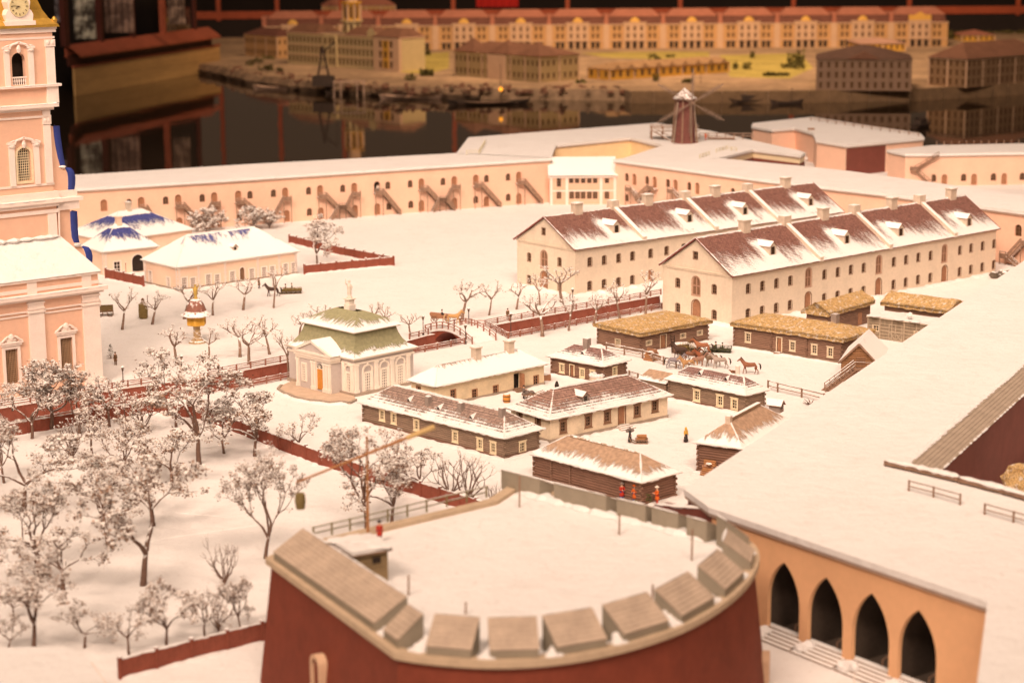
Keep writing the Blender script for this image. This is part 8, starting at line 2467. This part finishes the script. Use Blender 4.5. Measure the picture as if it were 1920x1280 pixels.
b.add([(x - 2.6, -.5, HM), (x + 2.6, -.5, HM), (x + 2.6, -.5, HM + 1.6), (x + 1.5, -.5, HM + 3.2), (x, -.5, HM + 3.8), (x - 1.5, -.5, HM + 3.2), (x - 2.6, -.5, HM + 1.6)], [tuple(range(7))]); b.box(x - 2.6, x + 2.6, -.45, 2, HM, HM + 1.6); b.build('gable', m_mw, s.root)
ut = s.at('F', 641, 100)[0]; yt = s.W * .45
b = MB(); b.lathe([(4.0, HM), (4.0, HM + 5.5), (5.0, HM + 5.6), (5.0, HM + 6.1)], 8, (ut, yt), a0=.39); b.build('tower_drum', m_mw, s.root)
b = MB(); b.lathe([(3.7, HM + 6.1), (3.7, HM + 13), (4.6, HM + 13.1), (4.6, HM + 13.7)], 8, (ut, yt), a0=.39); b.build('tower_lantern', m_my, s.root)
b = MB(); b.lathe([(2.6, HM + 13.7), (2.6, HM + 17), (3.2, HM + 17.2), (2.6, HM + 18.6), (1, HM + 20), (.6, HM + 22), (.1, HM + 25)], 8, (ut, yt), a0=.39); b.build('tower_top', m_cw, s.root)
for k in range(8):
  a = .39 + math.pi / 4 * k
  b = MB(); b.box(-.35, .35, -.35, .35, HM + 6.1, HM + 13); b.build('column', m_cw, s.root, loc=(ut + 3.8 * math.cos(a), yt + 3.8 * math.sin(a), 0))
  a += math.pi / 8; rr = 3.7 * math.cos(math.pi / 8)
  for rq, z, h in ((rr, HM + 7, 4.6), (4.0 * math.cos(math.pi / 8), HM + 1, 3.4)): simple_win(s.root, 1.2, h, ut + rq * math.cos(a), yt + rq * math.sin(a), z, a + math.pi / 2)
# other houses
def city_house(name, label, cat, B, A, C, h, rise, wall, roof, ws=(2.6, 1.0, 1.7), floors=2, ov=.6, hipped=True, W=None):
  s = Bld(name, label, cat, B, A, C)
  if W: s.W = W
  b = MB(); b.box(0, s.L, 0, s.W, 0, h); b.build('wall', wall, s.root)
  b = MB(); b.box(-.25, s.L + .25, -.25, s.W + .25, h, h + .4); b.build('cornice', m_cw if wall is not m_dkw else m_dkc, s.root)
  x0, x1, y0, y1 = -ov, s.L + ov, -ov, s.W + ov; z = h + .405; al = s.L >= s.W; i = (min(x1 - x0, y1 - y0)) / 2
  r0, r1 = ((x0 + i, (y0 + y1) / 2), (x1 - i, (y0 + y1) / 2)) if al else (((x0 + x1) / 2, y0 + i), ((x0 + x1) / 2, y1 - i))
  b = MB(); v = [(x0, y0, z), (x1, y0, z), (x1, y1, z), (x0, y1, z), (*r0, z + rise), (*r1, z + rise)]
  b.add(v, [(0, 1, 5, 4), (1, 2, 5), (2, 3, 4, 5), (3, 0, 4)] if al else [(1, 2, 5, 4), (0, 1, 4), (3, 0, 4, 5), (2, 3, 5)]); b.build('roof', roof, s.root)
  fh = h / floors
  for fc, ln in (('F', s.L), ('L', s.W)):
    k = max(1, int(ln / ws[0]))
    for j in range(k):
      for f in range(floors):
        q, an = s.pos(fc, ln * (j + .5) / k, fh * f + fh * .28); simple_win(s.root, ws[1], ws[2], q.x, q.y, q.z, an)
    for j in range(max(2, k // 3) + 1):
      b = MB(); q, an = s.pos(fc, ln * j / max(2, k // 3), 0); b.box(-.3, .3, -.15, -.003, 0, h - .01); b.build('pilaster', m_cw if wall is not m_dkw else m_dkc, s.root, loc=q, rz=an)
  return s
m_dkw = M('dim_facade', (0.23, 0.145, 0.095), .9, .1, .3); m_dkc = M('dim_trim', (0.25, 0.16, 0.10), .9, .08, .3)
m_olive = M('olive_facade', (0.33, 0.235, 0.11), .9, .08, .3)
s = city_house('mansion', 'long olive mansion with three brown hipped roofs, below the palace in the centre', 'house', (1012, 155), (836, 143), (1091, 150), 9.4, 3.6, m_olive, m_rb, floors=2)
for y in (s.W * .1, s.W * .45, s.W * .86):
  b = MB(); z = 9.8; b.add([(-.9, y - 6, z), (-.9, y + 6, z), (9, y + 6, z), (9, y - 6, z), (4, y, z + 5.2)], [(0, 1, 4), (1, 2, 4), (2, 3, 4), (3, 0, 4)]); b.build('roof_hip', m_rb, s.root)
b = MB(); y = s.W * .48; b.box(-1.2, -.003, y - 5, y + 5, 0, 9.3); b.build('centre_bay', m_cw, s.root)
s = city_house('market_hall', 'low yellow market hall with a row of little gables', 'market', (1143, 151), (1106, 147), (1352, 135), 3.8, 2.0, m_my, M('tan_roof', (.30, .18, .09), .9, .15, .3), ws=(3.4, 1.3, 2.0), floors=1)
for k in range(9):
  x = s.L * (k + .5) / 9; b = MB(); z = 3.9; b.add([(x - 2.2, -.8, z), (x + 2.2, -.8, z), (x, -.8, z + 2.0), (x, s.W / 2, z + 2.2), (x - 2.4, 1.2, z), (x + 2.4, 1.2, z)], [(0, 1, 2), (1, 5, 3, 2), (4, 0, 2, 3)]); b.build('gable', MATS['tan_roof'], s.root)
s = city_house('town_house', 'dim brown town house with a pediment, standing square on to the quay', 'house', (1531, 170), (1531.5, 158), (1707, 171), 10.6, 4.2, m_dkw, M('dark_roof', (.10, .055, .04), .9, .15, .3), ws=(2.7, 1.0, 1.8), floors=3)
b = MB(); x = s.L / 2; b.add([(x - 6, -.9, 11.05), (x + 6, -.9, 11.05), (x, -.9, 13.6), (x, 5, 13.6)], [(0, 1, 2), (1, 3, 2), (3, 0, 2)]); b.build('pediment', m_rb, s.root)
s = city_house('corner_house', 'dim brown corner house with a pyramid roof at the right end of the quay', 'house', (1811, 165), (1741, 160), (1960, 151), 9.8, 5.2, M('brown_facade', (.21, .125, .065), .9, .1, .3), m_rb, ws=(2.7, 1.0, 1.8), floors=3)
city_house('villa', 'small pink roofed yellow villa just in front of the right end of the palace', 'house', (1612, 97), (1608, 91), (1692, 95), 3.2, 2.0, m_my, M('pink_roof', (.52, .30, .22), .9, .1, .3), floors=1)
city_house('cottage', 'orange roofed cottage beyond the palace end, by the hedges', 'house', (1803, 78), (1800, 74), (1862, 77), 2.6, 2.2, m_my, m_tr, floors=1)
city_house('rear_hall', 'terracotta roofed hall rising behind the museum tower', 'hall', (606, 66), (606, 62), (742, 64), 15.0, 7.0, m_oc, m_tr, floors=3)
s = city_house('court_house', 'ochre side wing at the left end of the palace', 'house', (520, 110), (506, 103), (545, 107), 9.5, 3, m_oc, m_mr, floors=2)
# gardens: hedges, bushes
m_hedge = M('hedge_leaves', (.14, .12, .035), .95, .4, 1)
def hedge(label, px, py, ln, h, n, name='hedge', cat='hedge', seed=0):
  r = random.Random(seed); t = thing(name, label, cat, P(px, py)); b = MB()
  for k in range(n):
    p = Vector((r.uniform(-ln / 2, ln / 2), r.uniform(-1, 1), abs(r.gauss(h * .5, h * .3)))); e = Vector((r.gauss(0, 1), r.gauss(0, 1), r.gauss(0, 1))).normalized() * r.uniform(.4, .9); c = e.cross(Vector((r.random(), r.random(), 1))).normalized() * .5
    b.add([p - e, p - c, p + e, p + c], [(0, 1, 2, 3)])
  b.build('leaves', m_hedge, t)
  return t
for k in range(5): hedge(['farthest clipped hedge row at the right edge of the city garden', 'fourth clipped hedge row from the front of the city garden', 'middle clipped hedge row of the city garden', 'second clipped hedge row from the front of the city garden', 'nearest clipped hedge row of the city garden'][k], 1860, 40 + k * 6, 42, 1.6, 300, seed=k)
for px, py, ln, h, lab in ((1788, 74, 6, 3.4, 'dark green bushes beside the right end of the palace'), (1492, 128, 7, 6, 'green trees left of the dim town house'), (788, 104, 9, 3, 'dark bushes on the left lawn behind the museum'), (1760, 82, 8, 2.2, 'low bushes in front of the last palace pavilion'), (800, 143, 5, 2.5, 'green bush on the bank right of the museum'), (1455, 143, 10, 1.2, 'low green bank right of the centre lawn')):
  hedge(lab, px, py, ln, h, 260, 'bush', 'bush', int(px))
r = random.Random(3); pts_ = [(r.uniform(760, 1500), r.uniform(104, 160)) for k in range(22)] + [(r.uniform(430, 540), r.uniform(108, 135)) for k in range(6)]
for k, (px, py) in enumerate(pts_): tag(hedge('blurred low bush scattered over the far city ground, in front of the palace', px, py, r.uniform(1.5, 5), r.uniform(.8, 3.2), 50, 'bush', 'bush', k), group='bushes on the far city ground')
# boats, crane and moored barges along the far bank
m_boat = M('tarred_wood', (.055, .036, .026), .8, .25, .5); m_boatl = M('pale_boat', (.42, .28, .2), .8, .15, .5)
def boat(label, px, py, ln, rz, mat, mast=0, cabin=False):
  q = P(px, py, WZ); t = thing('boat', label, 'boat', q, rz); b = MB(); n = 8
  rows = []
  for i in range(n + 1):
    u = i / n * 2 - 1; w = ln * .14 * math.sqrt(max(.02, 1 - u ** 4)); hh = .9 + 1.0 * u * u
    rows.append([(u * ln / 2, -w, hh), (u * ln / 2 * .9, -w * .5, -.2), (u * ln / 2 * .9, w * .5, -.2), (u * ln / 2, w, hh)])
  b.add([p for r_ in rows for p in r_], [(i * 4 + k, (i + 1) * 4 + k, (i + 1) * 4 + k + 1, i * 4 + k + 1) for i in range(n) for k in range(3)])
  b.build('hull', mat, t)
  b = MB(); b.box(-ln * .36, ln * .36, -ln * .1, ln * .1, .55, .65); b.build('deck', m_wood, t)
  if cabin: b = MB(); b.box(-ln * .15, ln * .2, -ln * .09, ln * .09, .66, 2.6); b.add([(-ln * .18, -ln * .11, 2.6), (ln * .23, -ln * .11, 2.6), (ln * .23, 0, 3.4), (-ln * .18, 0, 3.4), (ln * .23, ln * .11, 2.6), (-ln * .18, ln * .11, 2.6)], [(0, 1, 2, 3), (3, 2, 4, 5)]); b.build('cabin', mat, t)
  for k in range(mast): b = MB(); b.tube([(ln * (.15 - .3 * k), 0, .6), (ln * (.15 - .3 * k), 0, .6 + ln * .45)], [.16, .07], 6); b.build('mast', m_boat, t)
boat('dark barge with a long cabin moored at the museum landing', 650, 176, 17, .1, m_boat, 0, True)
boat('pale rowing boat drifting below the museum lawn', 770, 186, 24, -.08, m_boatl)
boat('pale rowing boat at the left end of the far bank', 520, 168, 20, -.12, m_boatl)
boat('long dark boat below the olive mansion', 915, 196, 30, .04, m_boat, 1)
boat('dark sailing barge right of the market hall', 1300, 178, 18, .02, m_boat, 1, True)
boat('black barge moored at the start of the stone quay', 1402, 193, 15, 0, m_boat, 0, True)
boat('small dark boat left of the dim town house', 1475, 196, 12, .1, m_boat, 1)
boat('dark boat right of the mill on the open water', 1725, 240, 12, .9, m_boat, 0, True)
boat('dark boat under the right corner of the olive mansion', 1130, 186, 14, 0, m_boat, 0, True)
t = thing('harbour_crane', 'dark timber crane on the bank in front of the museum', 'crane', P(606, 157)); b = MB()
for x in (-2.5, 2.5): b.bar((x, 0, 0), (0, 0, 14), .5); b.bar((x, 3, 0), (0, 0, 14), .5)
for z in (3, 6, 9): b.bar((-2.5 * (1 - z / 14), 0, z), (2.5 * (1 - z / 14), 0, z), .4)
b.bar((-1, 0, 11), (5, -1, 15.5), .5); b.build('frame', m_boat, t); b = MB(); b.tube([(5, -1, 15.5), (5, -1, 6)], .12, 4); b.build('rope', m_boat, t)
b = MB(); b.box(-4, 4, -2, 4, -1, 2.8); b.build('base', m_boat, t)
t = thing('landing_stage', 'pale roofed landing stage on posts below the museum', 'jetty', P(655, 162)); b = MB(); b.box(-6, 6, -2, 2, 1.6, 1.9); b.build('roof', m_boatl, t)
for x in (-5.5, -3, 3, 5.5): b = MB(); b.box(x - .2, x + .2, -2, -1.6, WZ, 1.6); b.build('post', m_boatl, t)
r = random.Random(31)
t = thing('bank_stones', 'rubble and driftwood along the natural far bank', 'rubble', P(700, 160)); b = MB()
for k in range(260):
  px = r.uniform(430, 1170); i = 0
  y = 126 + 40 * min(1, max(0, (px - 420) / 330)) ** .7 + r.uniform(-7, 3); q = P(px, y) - P(700, 160); b.lump((q.x, q.y, r.uniform(-1.5, .2)), r.uniform(.5, 2), r.uniform(.5, 1.6), r.uniform(.4, 1.2), k, .35, r.choice((0, 0, 1)), n=5)
o = b.build('stones', [m_rb, M('bank_earth', (.20, .13, .08), .95, .3, .3)], t); o['kind'] = 'stuff'
b = MB()
for i in range(5):
  a, c = sp[i], sp[i + 1]; ribbon(b, [a + Vector((0, -1.5, -2.2)), c + Vector((0, -1.5, -2.2))], 3.0, i, stepl=3, flat=.75, jit=.3)
tag(b.build('far_bank', MATS['bank_earth']), kind='structure')
q = P(939, 171, -1); t = thing('boat_lantern', 'tiny amber lantern glowing over the long dark boat', 'lantern', PD(939, 168, P(915, 196, WZ).y)); b = MB(); b.lathe([(.2, -.7), (.75, -.3), (.75, .4), (.2, .8)], 8); b.build('glass', glow_mat('amber_glow', (1.0, .38, .03), 1.2), t); b = MB(); b.tube([(0, 0, -5), (0, 0, -.6)], .12, 5); b.build('pole', m_boat, t)

# ------------------------------------------------------------------ exhibition hall round the model
m_mah = M('mahogany', (.32, .085, .045), .45, .2, .15); m_mahd = M('dark_mahogany', (.07, .018, .012), .5, .2, .15); m_oak = M('oak_panel', (.46, .28, .11), .6, .2, .1, grain=(.2, .2, 3))
m_hall = M('hall_dark', (.016, .010, .008), .9, .2, .05)
a, c = P(140, 180, WZ), P(412, 131, WZ); d = (c - a); ln = d.length; an = math.atan2(d.y, d.x)
t = thing('display_case', 'mahogany framed glazed display case with oak skirting, in the dark hall at the left', 'display case', a, an)
zt = P(150, 0, 0)
def caseat(px, py):
  U_ = d.normalized(); N_ = Vector((-U_.y, U_.x, 0)); v = ray(px, py); tt = (a - CAMP).dot(N_) / v.dot(N_); q = CAMP + v * tt - a; return q.dot(U_), q.z
z_p = caseat(270, 104)[1]; z_s0, z_s1 = caseat(260, 86)[1], caseat(260, 68)[1]
b = MB()
for k in range(2): b.box(ln * k / 2 + .1, ln * (k + 1) / 2 - .1, -.4, .4, -.6, z_p - .8)
b.build('oak_skirting', m_oak, t)
b = MB(); b.box(-.5, ln + .5, -.7, .4, z_p - .78, z_p); b.build('skirting_rail', m_mah, t)
b = MB(); b.box(-2, ln - 6, .6, 1.4, z_p, z_s0); b.build('lower_rail', m_mahd, t)
b = MB(); b.add([(-3, -4.5, z_s0), (ln - 8, -4.5, z_s0), (ln - 8, 1.2, z_s1), (-3, 1.2, z_s1), (-3, -4.5, z_s0 - .9), (ln - 8, -4.5, z_s0 - .9)], [(0, 1, 2, 3), (4, 5, 1, 0), ]); b.box(-3, ln - 8, 1.0, 1.6, z_s0 - .9, z_s1); b.build('sill_board', m_mah, t)
ztop = 46
us = [caseat(px, 30)[0] for px in (126, 192, 252, 310, 368)]
for k, u in enumerate(us): b = MB(); w = 1.1 if k else 1.6; b.box(u - w, u + w, .3, 2.4, z_s1 - .5, ztop); b.build('post', m_mahd if k != 3 else m_mah, t)
for k in range(4): b = MB(); b.box(us[k] + 1.2, us[k + 1] - 1.2, 1.3, 1.4, z_s1, ztop); b.build('glass_pane', glass_mat('case_glass', (.012, .010, .010), .03) if k in (3,) else glass_mat('case_glass', (.012, .01, .01), .03), t) if k == 3 else None
b = MB(); b.box(us[0] - 3, us[-1] + 3, 16, 16.4, -4, ztop + 4); b.build('case_back', m_hall, t)
# pale exhibits seen inside the case
def exmat(name, c0, c1, sc):
  if name in MATS: return MATS[name]
  m, tt, bb = newmat(name); g = tt.node('ShaderNodeTexCoord').outputs['Object']; n1 = tt.noise(g, sc, 3.0, .7)
  tt.put(bb.inputs['Base Color'], tt.mix(tt.step(n1, .4, .62), c0, c1)); bb.inputs['Roughness'].default_value = .8; MATS[name] = m; return m
for i, (x0, x1, y0, y1, m_, lab) in enumerate(((84, 111, -30, 42, exmat('ex_blue', (.10, .09, .10), (.45, .42, .46), .25), 'bluish white exhibit panel at the far left behind the case'), (132, 187, -30, 74, exmat('ex_green', (.05, .04, .03), (.52, .50, .40), .16), 'mottled pale green exhibit behind the first pane of the case'),
    (198, 247, -30, 62, exmat('ex_cloth', (.10, .06, .045), (.26, .17, .13), .2), 'brownish draped cloth exhibit behind the second pane'), (316, 344, -30, 46, exmat('ex_pale', (.09, .055, .04), (.34, .24, .18), .2), 'narrow pale exhibit behind the fourth pane of the case'))):
  D_ = a.y + 22 + i * 14; q0 = PD(x0, y1, D_); q1 = PD(x1, y0, D_); tt_ = thing('exhibit_panel', lab, 'exhibit', q0)
  b = MB(); n = 9; w = q1.x - q0.x; h = q1.z - q0.z
  b.add([(w * k / n, (k % 2) * .8, zz) for zz in (0, h) for k in range(n + 1)] + [(w * k / n, (k % 2) * .8 + .5, zz) for zz in (0, h) for k in range(n + 1)], [(k, k + 1, n + 2 + k, n + 1 + k) for k in range(n)] + [(2 * n + 2 + k, 2 * n + 3 + k, 3 * n + 4 + k, 3 * n + 3 + k) for k in range(n)])
  b.build('cloth', m_, tt_)
b = MB(); b.add([(-700, 1240, -6), (900, 1240, -6), (900, 1240, 27), (-700, 1240, 27)], [(0, 1, 2, 3)])
b.build('hall_wall', m_hall); tag(bpy.data.objects['hall_wall'], kind='structure')
# timber partition behind the city
q0, q1 = PD(330, 36, 1085), PD(2150, 28, 1085); t = thing('glazed_partition', 'dark red timber partition with posts and dark panes behind the palace', 'partition', (q0.x, 1085, 0)); W_ = q1.x - q0.x
zr0, zr1 = PD(1700, 27, 1085).z, PD(1700, 13, 1085).z
m_rail2 = M('red_timber', (.30, .06, .022), .5, .2, .1)
b = MB(); b.box(0, W_, -1, 1, zr0, zr1); b.build('rail', m_rail2, t)
b = MB(); b.box(0, W_, -.4, .4, -4, zr0 - .01); b.build('base_board', m_hall, t)
for px in (410, 520, 640, 850, 1064, 1275, 1487, 1704, 1908):
  x = PD(px, 20, 1085).x - q0.x; b = MB(); b.box(x - 1.1, x + 1.1, -1.2, .8, zr0 - 1, 60); b.build('post', m_rail2, t)
t = thing('red_banner', 'bright red cloth glimpsed behind the palace roof', 'banner', PD(893, 14, 1100)); e = PD(972, -30, 1100) - PD(893, 14, 1100)
b = MB(); n = 12; b.add([(e.x * k / n, (k % 2) * 1.0, z) for z in (0, e.z) for k in range(n + 1)], [(k, k + 1, n + 2 + k, n + 1 + k) for k in range(n)]); b.build('cloth', M('banner_red', (.40, .014, .01), .8, .1, .1), t)
# ------------------------------------------------------------------ ground with its canals, last because the drifts are gathered on the way
top = MB()
loops = [[(p.x, p.y) for p in gpoly]] + TRENCH
tri = tessellate_polygon([[Vector((p[0], p[1], 0)) for p in lp] for lp in loops])
flat_ = [p for lp in loops for p in lp]
top.add([(p[0], p[1], 0.0) for p in flat_], [tuple(t) for t in tri])
for q in range(len(gpoly)):
  a, c = gpoly[q], gpoly[(q + 1) % len(gpoly)]
  top.add([(a.x, a.y, WZ - 1.5), (c.x, c.y, WZ - 1.5), (c.x, c.y, 0), (a.x, a.y, 0)], [(0, 1, 2, 3)])
top.v += []
o_ = len(top.v); top.v += GROUND.v; top.f += [tuple(i + o_ for i in f) for f in GROUND.f]; top.m += GROUND.m
tag(top.build('snow_ground', m_snow), kind='structure')
ice = MB()
for lp in TRENCH: ice.flat(lp, CD + .25)
tag(ice.build('canal_ice', m_snow), kind='structure')

def split_loose(o, name):
  """give every separate piece of a part its own object"""
  me = o.data; nv = len(me.vertices); par = list(range(nv))
  def fd(a):
    while par[a] != a: par[a] = par[par[a]]; a = par[a]
    return a
  for p in me.polygons:
    v0 = fd(p.vertices[0])
    for v in p.vertices[1:]:
      r_ = fd(v)
      if r_ != v0: par[r_] = v0
  grp = {}
  for p in me.polygons: grp.setdefault(fd(p.vertices[0]), []).append(p)
  if len(grp) < 2: return
  for ps in grp.values():
    mp = {}; vs = []; fs = []
    for p in ps:
      f = []
      for v in p.vertices:
        if v not in mp: mp[v] = len(vs); vs.append(me.vertices[v].co[:])
        f.append(mp[v])
      fs.append(f)
    m2 = bpy.data.meshes.new(name); m2.from_pydata(vs, [], fs)
    for m in me.materials: m2.materials.append(m)
    c = bpy.data.objects.new(name, m2); COL.objects.link(c); c.parent = o.parent; c.location = o.location; c.rotation_euler = o.rotation_euler
  bpy.data.objects.remove(o)
SPLIT = {'hour_marks': 'hour_mark', 'pilasters': 'pilaster', 'railing_posts': 'post', 'porch_pilasters': 'pilaster', 'wall_posts': 'wall_post', 'corner_posts': 'corner_post', 'beams': 'beam'}
STUFF = {'log_ends', 'terrace_edging'}
for o in list(bpy.data.objects):
  base = o.name.split('.')[0]
  if base in SPLIT: split_loose(o, SPLIT[base])
  elif base in STUFF: o['kind'] = 'stuff'
